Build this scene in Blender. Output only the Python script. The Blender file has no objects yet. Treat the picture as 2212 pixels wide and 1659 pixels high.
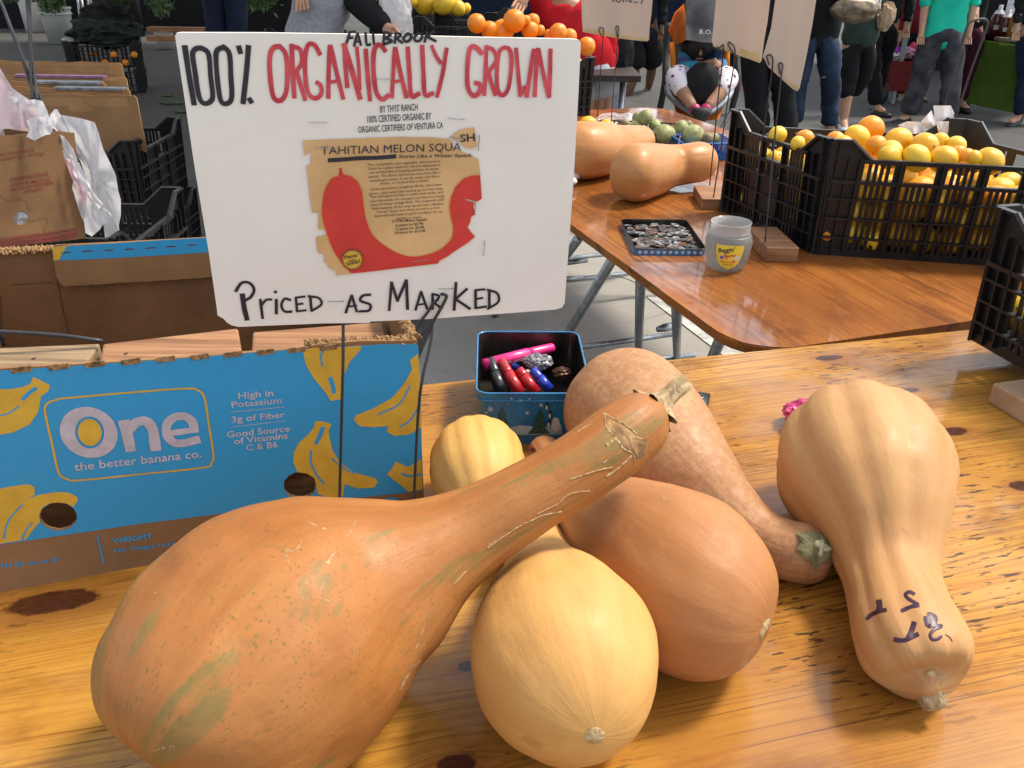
import bpy, bmesh, math, random
from mathutils import Vector, Matrix, noise
from mathutils.bvhtree import BVHTree
random.seed(7)
R = math.radians
scene = bpy.context.scene
COL = scene.collection

# ------------------------------------------------------------------ camera, light
TW = 2212.0                                   # all measurements are in a 2212 x 1659 copy of the photograph
FPX, PITCH, ROLL, CAMH = 1830.0, R(27.5), R(1.0), 1.42
CX, CY = 1106.0, 829.5
cam_d = bpy.data.cameras.new('camera'); cam = bpy.data.objects.new('camera', cam_d); COL.objects.link(cam)
cam_d.sensor_width = 36; cam_d.lens = 36 * FPX / TW; cam_d.clip_start = .01; cam_d.clip_end = 800
_fw = Vector((0, math.cos(PITCH), -math.sin(PITCH))); _rt = Vector((1, 0, 0)); _up = _rt.cross(_fw)
RT = _rt * math.cos(ROLL) + _up * math.sin(ROLL); UP = -_rt * math.sin(ROLL) + _up * math.cos(ROLL); FW = _fw
CAM = Vector((0, 0, CAMH))
cam.matrix_world = Matrix(((RT.x, UP.x, -FW.x, 0), (RT.y, UP.y, -FW.y, 0), (RT.z, UP.z, -FW.z, CAMH), (0, 0, 0, 1)))
scene.camera = cam

SUN_EL, SUN_AZ = R(57), R(68)                 # azimuth measured from +Y towards +X
world = bpy.data.worlds.new('World'); scene.world = world; world.use_nodes = True
wn = world.node_tree; bg = wn.nodes['Background']; sky = wn.nodes.new('ShaderNodeTexSky')
sky.sky_type = 'NISHITA'; sky.sun_disc = False; sky.sun_elevation = SUN_EL; sky.sun_rotation = SUN_AZ
sky.dust_density = 1.5; sky.air_density = 1.0; sky.ozone_density = 1.0
hs = wn.nodes.new('ShaderNodeHueSaturation'); hs.inputs['Saturation'].default_value = .35; wn.links.new(sky.outputs[0], hs.inputs['Color']); wn.links.new(hs.outputs[0], bg.inputs[0]); bg.inputs[1].default_value = .15
sd = bpy.data.lights.new('sun', 'SUN'); sd.energy = 2.2; sd.angle = R(10); sd.color = (1, .90, .74)
sun = bpy.data.objects.new('sun', sd); COL.objects.link(sun)
SUNV = Vector((math.sin(SUN_AZ) * math.cos(SUN_EL), math.cos(SUN_AZ) * math.cos(SUN_EL), math.sin(SUN_EL)))
sun.rotation_euler = SUNV.to_track_quat('Z', 'Y').to_euler(); sun.location = (3, 3, 8)
scene.view_settings.view_transform = 'Standard'; scene.view_settings.look = 'None'
scene.view_settings.exposure = 1.03; scene.view_settings.gamma = 1; scene.view_settings.use_curve_mapping = False
scene.render.engine = 'CYCLES'; scene.cycles.max_bounces = 8; scene.cycles.transparent_max_bounces = 12
scene.cycles.use_denoising = True

# ------------------------------------------------------------------ measuring helpers
def ray(px, py): return FW + RT * ((px - CX) / FPX) - UP * ((py - CY) / FPX)
def at(px, py, z): v = ray(px, py); return CAM + v * ((z - CAMH) / v.z)
def aty(px, py, y): v = ray(px, py); return CAM + v * (y / v.y)
def depth(p): return (Vector(p) - CAM).dot(FW)
def proj(p): q = Vector(p) - CAM; d = q.dot(FW); return CX + FPX * q.dot(RT) / d, CY - FPX * q.dot(UP) / d
def zat(p, py):
    lo, hi = -1.0, 5.0
    for _ in range(50):
        m = (lo + hi) / 2
        if proj((p[0], p[1], m))[1] > py: lo = m
        else: hi = m
    return m
def zone(x0, y0, f): return lambda x, y: ((x0 + x / f) / 1.82278, (y0 + y / f) / 1.82278)
T = .75

class Plane:
    """a flat face in the place: origin, in-plane axes u and v, normal n (towards the viewer)"""
    def __init__(s, o, u, v):
        s.o = Vector(o); s.u = Vector(u).normalized(); s.n = s.u.cross(Vector(v)).normalized(); s.v = s.n.cross(s.u)
    def hit(s, px, py):
        r = ray(px, py); t = (s.o - CAM).dot(s.n) / r.dot(s.n); p = CAM + r * t - s.o
        return Vector((p.dot(s.u), p.dot(s.v)))
    def world(s, q, off=0): return s.o + s.u * q[0] + s.v * q[1] + s.n * off
    def mat(s, off=0): return Matrix(((s.u.x, s.v.x, s.n.x, 0), (s.u.y, s.v.y, s.n.y, 0), (s.u.z, s.v.z, s.n.z, 0), (0, 0, 0, 1))).copy()

# ------------------------------------------------------------------ object helpers
def setp(o, label=None, cat=None, group=None, kind=None):
    if label: o['label'] = label
    if cat: o['category'] = cat
    if group: o['group'] = group
    if kind: o['kind'] = kind
    return o
def obj(name, me, m=None, parent=None, smooth=False):
    if isinstance(me, bmesh.types.BMesh):
        b = me; me = bpy.data.meshes.new(name); b.normal_update(); b.to_mesh(me); b.free()
    if smooth:
        for p in me.polygons: p.use_smooth = True
    if m is not None:
        me.materials.clear(); me.materials.append(m)
    o = bpy.data.objects.new(name, me); COL.objects.link(o)
    if parent is not None:
        o.parent = parent; o.matrix_parent_inverse = Matrix.Translation(parent.location).inverted() if parent.type == 'EMPTY' else Matrix.Identity(4)
        if parent.type != 'EMPTY' : o.matrix_parent_inverse = Matrix.Identity(4)
    return o
def thing(name, label, cat, loc=(0, 0, 0), group=None):
    o = bpy.data.objects.new(name, None); COL.objects.link(o); o.location = loc; o.empty_display_size = .05
    return setp(o, label, cat, group)
def copy_tree(src, delta=(0, 0, 0), rz=0, label=None):
    """copy of a thing whose parts share its mesh data"""
    r = src.copy(); COL.objects.link(r); r.location = src.location + Vector(delta); r.rotation_euler.z += rz
    if label: r['label'] = label
    for ch in list(src.children):
        c = ch.copy(); COL.objects.link(c); c.parent = r
        for g in list(ch.children):
            d = g.copy(); COL.objects.link(d); d.parent = c
    return r
def NB(): return bmesh.new()
def box(b, c, s, ux=(1, 0, 0), uy=(0, 1, 0), bev=0):
    ux = Vector(ux).normalized(); uy = Vector(uy).normalized(); uz = ux.cross(uy).normalized(); c = Vector(c)
    vs = [b.verts.new(c + ux * (sx * s[0] / 2) + uy * (sy * s[1] / 2) + uz * (sz * s[2] / 2)) for sx in (-1, 1) for sy in (-1, 1) for sz in (-1, 1)]
    fs = [b.faces.new([vs[i] for i in f]) for f in ((0, 1, 3, 2), (4, 6, 7, 5), (0, 4, 5, 1), (2, 3, 7, 6), (0, 2, 6, 4), (1, 5, 7, 3))]
    if bev:
        es = {e for f in fs for e in f.edges}
        bmesh.ops.bevel(b, geom=list(es), offset=bev, segments=2, profile=.5, affect='EDGES')
def tube(b, pts, rad, seg=8, caps=True, closed=False):
    pts = [Vector(p) for p in pts]; n = len(pts)
    rads = rad if isinstance(rad, (list, tuple)) else [rad] * n
    rings = []; ref = None
    for i, p in enumerate(pts):
        if closed: t = pts[(i + 1) % n] - pts[i - 1]
        else: t = pts[min(i + 1, n - 1)] - pts[max(i - 1, 0)]
        if t.length < 1e-9: t = Vector((0, 0, 1))
        t.normalize()
        if ref is None: ref = t.orthogonal().normalized()
        ref = (ref - t * ref.dot(t)); ref = ref.normalized() if ref.length > 1e-6 else t.orthogonal().normalized()
        q = t.cross(ref)
        rings.append([b.verts.new(p + (ref * math.cos(a) + q * math.sin(a)) * rads[i]) for a in [2 * math.pi * k / seg for k in range(seg)]])
    m = n if closed else n - 1
    for i in range(m):
        A, B = rings[i], rings[(i + 1) % n]
        for k in range(seg): b.faces.new((A[k], A[(k + 1) % seg], B[(k + 1) % seg], B[k]))
    if caps and not closed: b.faces.new(rings[0][::-1]); b.faces.new(rings[-1])
def smooth_path(pts, n=6):
    pts = [Vector(p) for p in pts]; out = []
    P = [pts[0] * 2 - pts[1]] + pts + [pts[-1] * 2 - pts[-2]]
    for i in range(1, len(P) - 2):
        for k in range(n):
            t = k / n; a, b_, c, d = P[i - 1], P[i], P[i + 1], P[i + 2]
            out.append(.5 * ((2 * b_) + (c - a) * t + (2 * a - 5 * b_ + 4 * c - d) * t * t + (3 * b_ - a - 3 * c + d) * t ** 3))
    out.append(pts[-1]); return out
def lathe(b, prof, c=(0, 0, 0), seg=24, lobe=0, nl=5):
    c = Vector(c); rings = []
    for r, z in prof:
        rings.append([b.verts.new(c + Vector((math.cos(a) * r * (1 + lobe * math.cos(nl * a)), math.sin(a) * r * (1 + lobe * math.cos(nl * a)), z))) for a in [2 * math.pi * k / seg for k in range(seg)]])
    for A, B in zip(rings, rings[1:]):
        for k in range(seg): b.faces.new((A[k], A[(k + 1) % seg], B[(k + 1) % seg], B[k]))
    return rings
def rrect(w, d, r, n=5):
    out = []
    for cx, cy, a0 in ((w / 2 - r, d / 2 - r, 0), (-w / 2 + r, d / 2 - r, 90), (-w / 2 + r, -d / 2 + r, 180), (w / 2 - r, -d / 2 + r, 270)):
        for k in range(n + 1):
            a = R(a0 + 90 * k / n); out.append((cx + r * math.cos(a), cy + r * math.sin(a)))
    return out
def tub(b, c, w, d, h, r, wall=.0015, taper=1.0, yaw=0, lip=0):
    """open container with rounded corners"""
    c = Vector(c); M = Matrix.Rotation(yaw, 3, 'Z'); rings = []
    lv = [(taper, 0, 0), (1, h, 0)] + ([(1, h, lip)] if lip else []) + [(1, h, -wall), (taper, wall * 2, -wall)]
    for t, z, o in lv:
        rings.append([b.verts.new(c + M @ Vector((x * t + (o if x > 0 else -o), y * t + (o if y > 0 else -o), z))) for x, y in rrect(w, d, r)])
    n = len(rings[0])
    for A, B in zip(rings, rings[1:]):
        for k in range(n): b.faces.new((A[k], A[(k + 1) % n], B[(k + 1) % n], B[k]))
    b.faces.new(rings[0][::-1]); b.faces.new(rings[-1])

def curve_mesh(loops, thick):
    """flat shape with holes, made from closed 2D loops"""
    cu = bpy.data.curves.new('shape', 'CURVE'); cu.dimensions = '2D'; cu.fill_mode = 'BOTH'; cu.extrude = thick / 2
    for lp in loops:
        s = cu.splines.new('POLY'); s.points.add(len(lp) - 1); s.use_cyclic_u = True
        for i, q in enumerate(lp): s.points[i].co = (q[0], q[1], 0, 1)
    o = bpy.data.objects.new('shape', cu); COL.objects.link(o)
    me = bpy.data.meshes.new_from_object(o); bpy.data.objects.remove(o); bpy.data.curves.remove(cu); return me
def place(me, pl, off):
    M = pl.mat(); M.translation = pl.o + pl.n * off; me.transform(M); return me
def shape_on(name, pl, loops, m, parent, off=.0006, thick=.0003, zn=None, loc=None):
    L = loc if loc else [[pl.hit(*(zn(*q) if zn else q)) for q in lp] for lp in loops]
    return obj(name, place(curve_mesh(L, thick), pl, off), m, parent)
def ribbon_me(pl, strokes, zn, off, thick=.0002):
    b = NB()
    for st in strokes:
        w, pts, closed = st if len(st) == 3 else (st[0], st[1], False)
        q = [pl.hit(*zn(*p)) for p in pts]
        sc = (pl.hit(*zn(pts[0][0] + 10, pts[0][1])) - q[0]).length / 10
        w2 = w * sc / 2
        v3 = [Vector((a.x, a.y, 0)) for a in q]
        if len(v3) > 2:
            v3 = smooth_path(v3 + [v3[0]], 5)[:-1] if closed else smooth_path(v3, 5)
        n = len(v3); L = []; Rr = []
        for i, p in enumerate(v3):
            t = (v3[(i + 1) % n] - v3[i - 1]) if closed else (v3[min(i + 1, n - 1)] - v3[max(0, i - 1)])
            t = t.normalized() if t.length > 1e-9 else Vector((1, 0, 0)); nn = Vector((-t.y, t.x, 0))
            ww = w2 * (1 + .12 * noise.noise(p * 90))
            e = t * (-w2 * .5 if i == 0 else w2 * .5 if i == n - 1 else 0) if not closed else Vector()
            L.append(b.verts.new(pl.world(p + e + nn * ww, off))); Rr.append(b.verts.new(pl.world(p + e - nn * ww, off)))
        for i in range(n if closed else n - 1):
            j = (i + 1) % n; b.faces.new((L[i], Rr[i], Rr[j], L[j]))
        off += .00003
    return b
def text_me(s, bold=0, shear=0, res=2, space=1):
    cu = bpy.data.curves.new('t', 'FONT'); cu.body = s; cu.size = 1; cu.offset = bold; cu.resolution_u = res; cu.shear = shear; cu.space_character = space; cu.extrude = .0
    o = bpy.data.objects.new('t', cu); COL.objects.link(o); me = bpy.data.meshes.new_from_object(o)
    bpy.data.objects.remove(o); bpy.data.curves.remove(cu); return me
def text_parts(pl, items, zn, off):
    """items: (text, x0, y0, x1, y1, cap height px, bold, shear) along a baseline; one joined mesh"""
    b = NB()
    for it in items:
        s, x0, y0, x1, y1, h = it[:6]; bold = it[6] if len(it) > 6 else 0; sh = it[7] if len(it) > 7 else 0
        me = text_me(s, bold, sh)
        p0 = pl.hit(*zn(x0, y0)); p1 = pl.hit(*zn(x1, y1))
        dx, dy = x1 - x0, y1 - y0; l = math.hypot(dx, dy); p2 = pl.hit(*zn(x0 + dy / l * h, y0 - dx / l * h))
        xs = [v.co.x for v in me.vertices]; a, c = min(xs), max(xs); ex = (p1 - p0) / (c - a); ey = (p2 - p0) / .72
        base = len(b.verts); vs = [b.verts.new(pl.world(p0 + ex * (v.co.x - a) + ey * v.co.y, off)) for v in me.vertices]
        for f in me.polygons:
            try: b.faces.new([vs[i] for i in f.vertices])
            except ValueError: pass
        bpy.data.meshes.remove(me)
    return b

# ------------------------------------------------------------------ materials
def nodes(m): return m.node_tree.nodes, m.node_tree.links
def lin(c): return tuple(x ** 2.2 for x in c)
def mat(name, c, rough=.6, spec=.5, metal=0, var=.12, vs=30, bump=0, bs=200, coat=0, trans=0, c2=None, stretch=None, coord='Object', sss=0, alpha=1, transl=0):
    m = bpy.data.materials.new(name); m.use_nodes = True; N, L = nodes(m); bs_ = N['Principled BSDF']
    c = tuple(c)
    bs_.inputs['Roughness'].default_value = rough; bs_.inputs['Specular IOR Level'].default_value = spec; bs_.inputs['Metallic'].default_value = metal
    if coat: bs_.inputs['Coat Weight'].default_value = coat; bs_.inputs['Coat Roughness'].default_value = .12
    if trans: bs_.inputs['Transmission Weight'].default_value = trans
    if sss: bs_.inputs['Subsurface Weight'].default_value = sss; bs_.inputs['Subsurface Radius'].default_value = (.02, .012, .006); bs_.inputs['Subsurface Scale'].default_value = .5
    if alpha < 1: bs_.inputs['Alpha'].default_value = alpha
    tc = N.new('ShaderNodeTexCoord'); mp = N.new('ShaderNodeMapping'); L.new(tc.outputs[coord], mp.inputs[0])
    if stretch: mp.inputs['Scale'].default_value = stretch
    nz = N.new('ShaderNodeTexNoise'); nz.inputs['Scale'].default_value = vs; nz.inputs['Detail'].default_value = 6; nz.inputs['Roughness'].default_value = .6; L.new(mp.outputs[0], nz.inputs['Vector'])
    rp = N.new('ShaderNodeValToRGB'); L.new(nz.outputs['Fac'], rp.inputs[0])
    d = c2 if c2 else tuple(x * (1 - var * 2) for x in c)
    rp.color_ramp.elements[0].position = .35; rp.color_ramp.elements[1].position = .65
    rp.color_ramp.elements[0].color = (*d, 1); rp.color_ramp.elements[1].color = (*[min(1, x * (1 + var * .6)) for x in c], 1)
    L.new(rp.outputs[0], bs_.inputs['Base Color'])
    if bump:
        n2 = N.new('ShaderNodeTexNoise'); n2.inputs['Scale'].default_value = bs; n2.inputs['Detail'].default_value = 4; L.new(mp.outputs[0], n2.inputs['Vector'])
        bp = N.new('ShaderNodeBump'); bp.inputs['Strength'].default_value = bump; bp.inputs['Distance'].default_value = .002
        L.new(n2.outputs['Fac'], bp.inputs['Height']); L.new(bp.outputs[0], bs_.inputs['Normal'])
    if transl:
        tr = N.new('ShaderNodeBsdfTranslucent'); L.new(rp.outputs[0], tr.inputs[0]); mx = N.new('ShaderNodeMixShader'); mx.inputs[0].default_value = transl
        L.new(bs_.outputs[0], mx.inputs[1]); L.new(tr.outputs[0], mx.inputs[2]); L.new(mx.outputs[0], N['Material Output'].inputs[0])
    return m
def math_node(N, L, op, a, b=None, c=None, clamp=False):
    n = N.new('ShaderNodeMath'); n.operation = op; n.use_clamp = clamp
    for i, x in enumerate((a, b, c)):
        if x is None: continue
        if isinstance(x, (int, float)): n.inputs[i].default_value = x
        else: L.new(x, n.inputs[i])
    return n.outputs[0]
def ramp(N, L, fac, stops):
    r = N.new('ShaderNodeValToRGB'); L.new(fac, r.inputs[0]); e = r.color_ramp.elements
    while len(e) < len(stops): e.new(.5)
    for i, (p, c) in enumerate(stops):
        e[i].position = p; e[i].color = (*(c if isinstance(c, (tuple, list)) else (c, c, c)), 1)
    return r.outputs[0]
def mixc(N, L, fac, a, b, mode='MIX'):
    n = N.new('ShaderNodeMix'); n.data_type = 'RGBA'; n.blend_type = mode
    for s, x in ((0, fac), (6, a), (7, b)):
        if isinstance(x, (int, float)): n.inputs[s].default_value = x
        elif isinstance(x, tuple): n.inputs[s].default_value = (*x, 1)
        else: L.new(x, n.inputs[s])
    return n.outputs[2]
def noise_n(N, L, vec, scale, detail=4, rough=.55, dist=0, sc=None):
    if sc:
        mp = N.new('ShaderNodeMapping'); mp.inputs['Scale'].default_value = sc; L.new(vec, mp.inputs[0]); vec = mp.outputs[0]
    n = N.new('ShaderNodeTexNoise'); n.inputs['Scale'].default_value = scale; n.inputs['Detail'].default_value = detail
    n.inputs['Roughness'].default_value = rough; n.inputs['Distortion'].default_value = dist; L.new(vec, n.inputs['Vector']); return n.outputs['Fac']

def wood(name, cols, origin, ang, knots=(), ring=60, dents=1.0, coat=.8, crough=.1, streak=.5, dark=(.03, .012, .005), sc=1, late_w=.6):
    """varnished boards: grain along the local x of a frame turned by ang; knots are (x, y, size along, size across) in that frame"""
    m = bpy.data.materials.new(name); m.use_nodes = True; N, L = nodes(m); P = N['Principled BSDF']
    tc = N.new('ShaderNodeTexCoord'); vr = N.new('ShaderNodeVectorRotate'); vr.rotation_type = 'Z_AXIS'
    sub = N.new('ShaderNodeVectorMath'); sub.operation = 'SUBTRACT'; L.new(tc.outputs['Object'], sub.inputs[0]); sub.inputs[1].default_value = origin
    L.new(sub.outputs[0], vr.inputs['Vector']); vr.inputs['Angle'].default_value = -ang
    vec = vr.outputs[0]; sp = N.new('ShaderNodeSeparateXYZ'); L.new(vec, sp.inputs[0]); X, Y = sp.outputs[0], sp.outputs[1]
    warp = None; kmask = None; kcore = None
    for kx, ky, sx, sy in knots:
        dx = math_node(N, L, 'DIVIDE', math_node(N, L, 'SUBTRACT', X, kx), sx); dy = math_node(N, L, 'DIVIDE', math_node(N, L, 'SUBTRACT', Y, ky), sy)
        d2 = math_node(N, L, 'ADD', math_node(N, L, 'MULTIPLY', dx, dx), math_node(N, L, 'MULTIPLY', dy, dy))
        g = math_node(N, L, 'EXPONENT', math_node(N, L, 'MULTIPLY', d2, -.22))
        w = math_node(N, L, 'MULTIPLY', math_node(N, L, 'MULTIPLY', g, math_node(N, L, 'SIGN', dy)), sy * 1.3)
        warp = w if warp is None else math_node(N, L, 'ADD', warp, w)
        kk = ramp(N, L, math_node(N, L, 'ADD', d2, math_node(N, L, 'MULTIPLY', noise_n(N, L, vec, 50, 3, .6), .7)), [(.95, 1.), (1., .0)]) if 0 else math_node(N, L, 'SUBTRACT', 1, math_node(N, L, 'SMOOTH_MIN', 1, math_node(N, L, 'MULTIPLY', math_node(N, L, 'MAXIMUM', math_node(N, L, 'SUBTRACT', math_node(N, L, 'ADD', d2, math_node(N, L, 'MULTIPLY', noise_n(N, L, vec, 60, 3, .6), .9)), 1.1), 0), 3.5), .1), None, True)
        kmask = kk if kmask is None else math_node(N, L, 'MAXIMUM', kmask, kk)
        halo = math_node(N, L, 'EXPONENT', math_node(N, L, 'MULTIPLY', d2, -.35))
        kcore = halo if kcore is None else math_node(N, L, 'MAXIMUM', kcore, halo)
    lowf = noise_n(N, L, vec, 3.0 * sc, 3, .5, 0, (.25, 1, 1)); 
    yy = math_node(N, L, 'ADD', Y, math_node(N, L, 'MULTIPLY', math_node(N, L, 'SUBTRACT', lowf, .5), .16 / sc))
    if warp is not None: yy = math_node(N, L, 'SUBTRACT', yy, warp)
    s = math_node(N, L, 'MULTIPLY', yy, ring)
    n1 = N.new('ShaderNodeTexNoise'); n1.noise_dimensions = '1D'; n1.inputs['Detail'].default_value = 1.5; n1.inputs['Scale'].default_value = 1; L.new(s, n1.inputs['W'])
    fine = noise_n(N, L, vec, 95 * sc, 5, .65, 0, (.06, 1.6, 1))
    v = math_node(N, L, 'ADD', math_node(N, L, 'MULTIPLY', n1.outputs['Fac'], streak), math_node(N, L, 'MULTIPLY', fine, 1 - streak))
    col = ramp(N, L, v, [(.34, cols[1]), (.5, cols[0]), (.66, cols[1])])
    late = ramp(N, L, math_node(N, L, 'ABSOLUTE', math_node(N, L, 'SUBTRACT', n1.outputs['Fac'], .46)), [(0., 1.), (.05, 0.)])
    col = mixc(N, L, math_node(N, L, 'MULTIPLY', math_node(N, L, 'MULTIPLY', late, ramp(N, L, noise_n(N, L, vec, 7, 3, .5, 0, (.4, 1, 1)), [(.35, .2), (.65, 1.)])), late_w), col, cols[2])
    broad = noise_n(N, L, vec, 2.6, 4, .6, .4, (.45, 1, 1)); col = mixc(N, L, math_node(N, L, 'MULTIPLY', ramp(N, L, broad, [(.42, 0.), (.6, 1.)]), .7), col, cols[3])
    blotches = noise_n(N, L, vec, 7, 5, .7, .2, (.5, 1, 1)); col = mixc(N, L, math_node(N, L, 'MULTIPLY', ramp(N, L, blotches, [(.50, 0.), (.66, 1.)]), .6), col, cols[2])  # random darker brown blotches across the boards
    if kmask is not None:
        col = mixc(N, L, math_node(N, L, 'MULTIPLY', kcore, .75), col, (.20, .06, .014)); kn = noise_n(N, L, vec, 90, 4, .6, 0, (1, 2.2, 1))
        col = mixc(N, L, math_node(N, L, 'MULTIPLY', kmask, ramp(N, L, kn, [(.3, .85), (.6, 1.)])), col, (.05, .012, .004))
    # dents, cracks and worn marks along the grain
    dm = noise_n(N, L, vec, 60, 3, .6, .2, (.45, 2.6, 1)); dm2 = noise_n(N, L, vec, 4, 2, .5)
    dents_f = math_node(N, L, 'MULTIPLY', ramp(N, L, dm, [(.585, 0.), (.61, 1.)]), ramp(N, L, dm2, [(.47, .1), (.6, 1.)]))
    cr = noise_n(N, L, vec, 9, 2, .5, .15, (.06, 3.2, 1)); crk = ramp(N, L, math_node(N, L, 'ABSOLUTE', math_node(N, L, 'SUBTRACT', cr, .56)), [(0., 1.), (.010, 0.)])
    cm = ramp(N, L, noise_n(N, L, vec, 3.1, 2, .5), [(.5, 0.), (.56, .85)]); cracks = math_node(N, L, 'MULTIPLY', crk, cm)
    wear = math_node(N, L, 'MAXIMUM', math_node(N, L, 'MULTIPLY', dents_f, dents), math_node(N, L, 'MULTIPLY', cracks, dents))
    col = mixc(N, L, math_node(N, L, 'MULTIPLY', wear, .88), col, dark)
    L.new(col, P.inputs['Base Color']); P.inputs['Roughness'].default_value = .5; P.inputs['Specular IOR Level'].default_value = .12; P.inputs['Coat Weight'].default_value = coat
    cw_n = ramp(N, L, noise_n(N, L, vec, 5, 5, .7, .3, (.5, 1, 1)), [(.40, coat * .12), (.56, coat)]); L.new(cw_n, P.inputs['Coat Weight'])
    rr = ramp(N, L, noise_n(N, L, vec, 14, 5, .65, 0, (.3, 1, 1)), [(.35, crough), (.7, crough * 2.6)]); L.new(rr, P.inputs['Coat Roughness'])
    bp = N.new('ShaderNodeBump'); bp.inputs['Strength'].default_value = .35; bp.inputs['Distance'].default_value = .0012
    hh = math_node(N, L, 'SUBTRACT', math_node(N, L, 'MULTIPLY', noise_n(N, L, vec, 30, 4, .6, 0, (.4, 1.4, 1)), .5), math_node(N, L, 'MULTIPLY', wear, .8))
    L.new(hh, bp.inputs['Height']); L.new(bp.outputs[0], P.inputs['Normal'])
    b2 = N.new('ShaderNodeBump'); b2.inputs['Strength'].default_value = .16; b2.inputs['Distance'].default_value = .001; L.new(noise_n(N, L, vec, 22, 4, .6, 0, (.5, 1.3, 1)), b2.inputs['Height']); L.new(b2.outputs[0], P.inputs['Coat Normal'])
    return m

def squash_mat(name, base, alt, pale, streak=.5, spots=0, spotc=(.1, .09, .02), mott=0, mottc=None, rough=.5, patch=0, patchc=(.16, .14, .04)):
    m = bpy.data.materials.new(name); m.use_nodes = True; N, L = nodes(m); P = N['Principled BSDF']
    tc = N.new('ShaderNodeTexCoord'); uv = tc.outputs['UV']; ob = tc.outputs['Object']
    st = noise_n(N, L, uv, 14, 5, .6, .2, (1.0, .12, 1)); br = noise_n(N, L, ob, 9, 4, .55)
    st2 = noise_n(N, L, uv, 55, 4, .6, 0, (1, .16, 1))
    col = mixc(N, L, math_node(N, L, 'MULTIPLY', ramp(N, L, st, [(.42, 0.), (.58, 1.)]), streak), base, alt)
    col = mixc(N, L, math_node(N, L, 'MULTIPLY', ramp(N, L, br, [(.42, 0.), (.66, 1.)]), .5), col, pale)
    col = mixc(N, L, math_node(N, L, 'MULTIPLY', ramp(N, L, st2, [(.45, 0.), (.62, 1.)]), .13), col, tuple(x * .72 for x in alt))
    if mott:
        mo = noise_n(N, L, ob, 110, 5, .65, .3); col = mixc(N, L, math_node(N, L, 'MULTIPLY', ramp(N, L, mo, [(.45, 0.), (.6, 1.)]), mott), col, mottc)
    if spots:
        vo = N.new('ShaderNodeTexVoronoi'); vo.inputs['Scale'].default_value = 250; mp = N.new('ShaderNodeMapping'); mp.inputs['Scale'].default_value = (1, .75, 1); L.new(uv, mp.inputs[0]); L.new(mp.outputs[0], vo.inputs['Vector'])
        sm = ramp(N, L, noise_n(N, L, uv, 11, 3, .6, 0, (1, .5, 1)), [(.36, 0.), (.5, 1.)])
        s = math_node(N, L, 'MULTIPLY', ramp(N, L, math_node(N, L, 'ADD', vo.outputs['Distance'], math_node(N, L, 'MULTIPLY', math_node(N, L, 'SUBTRACT', noise_n(N, L, ob, 260, 3, .6), .5), .9)), [(.16, 1.), (.36, 0.)]), sm)
        gate = ramp(N, L, vo.outputs['Color'], [(.35, 0.), (.45, 1.)]); s = math_node(N, L, 'MULTIPLY', s, gate)
        col = mixc(N, L, math_node(N, L, 'MULTIPLY', s, spots), col, spotc)
    if patch:
        pn = noise_n(N, L, uv, 11, 4, .55, .6, (1, .42, 1)); pe = noise_n(N, L, ob, 60, 3, .6)
        pf = ramp(N, L, math_node(N, L, 'ADD', pn, math_node(N, L, 'MULTIPLY', math_node(N, L, 'SUBTRACT', pe, .5), .06)), [(.565, 0.), (.59, 1.)])
        col = mixc(N, L, math_node(N, L, 'MULTIPLY', math_node(N, L, 'MULTIPLY', pf, ramp(N, L, noise_n(N, L, ob, 22, 4, .65), [(.35, .35), (.65, 1.)])), patch), col, patchc)
    sc = noise_n(N, L, ob, 38, 2, .5, .4, (1, 1, 1)); blem = ramp(N, L, sc, [(.71, 0.), (.75, 1.)])
    col = mixc(N, L, math_node(N, L, 'MULTIPLY', blem, .3), col, (.28, .13, .05))
    L.new(col, P.inputs['Base Color']); P.inputs['Roughness'].default_value = rough; P.inputs['Specular IOR Level'].default_value = .32
    L.new(ramp(N, L, noise_n(N, L, ob, 30, 3), [(.3, rough - .05), (.7, rough + .14)]), P.inputs['Roughness'])
    P.inputs['Subsurface Weight'].default_value = .12; P.inputs['Subsurface Radius'].default_value = (.012, .006, .002); P.inputs['Subsurface Scale'].default_value = .5
    bp = N.new('ShaderNodeBump'); bp.inputs['Strength'].default_value = .35; bp.inputs['Distance'].default_value = .004
    h = math_node(N, L, 'ADD', math_node(N, L, 'ADD', noise_n(N, L, uv, 30, 4, .6, 0, (1, .25, 1)), math_node(N, L, 'MULTIPLY', noise_n(N, L, ob, 18, 3, .5), 1.2)), math_node(N, L, 'MULTIPLY', noise_n(N, L, ob, 160, 3, .6), .25))
    L.new(h, bp.inputs['Height']); L.new(bp.outputs[0], P.inputs['Normal'])
    return m

# ------------------------------------------------------------------ palette
M_board = mat('white_board', (.81, .785, .73), .55, var=.03, vs=5, c2=(.76, .725, .65), bump=.15, bs=60)
M_black_ink = mat('black_ink', (.018, .018, .028), .45, var=.1)
M_red_ink = mat('red_ink', (.64, .08, .10), .6, var=.1, vs=28, c2=(.44, .025, .04))
M_print = mat('black_print', (.03, .03, .035), .6)
M_kraft_paper = mat('yellowed_paper', (.66, .42, .19), .5, var=.15, vs=12, c2=(.54, .33, .14), bump=.3, bs=30)
M_red_print = mat('red_print', (.62, .04, .03), .45, var=.12, vs=18)
M_orange_line = mat('orange_line', (.75, .30, .05), .5)
M_staple = mat('steel_staple', (.5, .5, .52), .3, metal=1)
M_wire = mat('dark_wire', (.06, .06, .065), .45, metal=.5, spec=.5)
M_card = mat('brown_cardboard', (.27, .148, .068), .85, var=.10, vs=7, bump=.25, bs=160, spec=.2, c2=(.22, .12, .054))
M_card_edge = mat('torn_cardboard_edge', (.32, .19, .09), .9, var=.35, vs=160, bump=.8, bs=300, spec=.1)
M_card_dark = mat('dark_cardboard', (.20, .108, .05), .85, var=.12, vs=8, bump=.25, bs=160, spec=.2)
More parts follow.
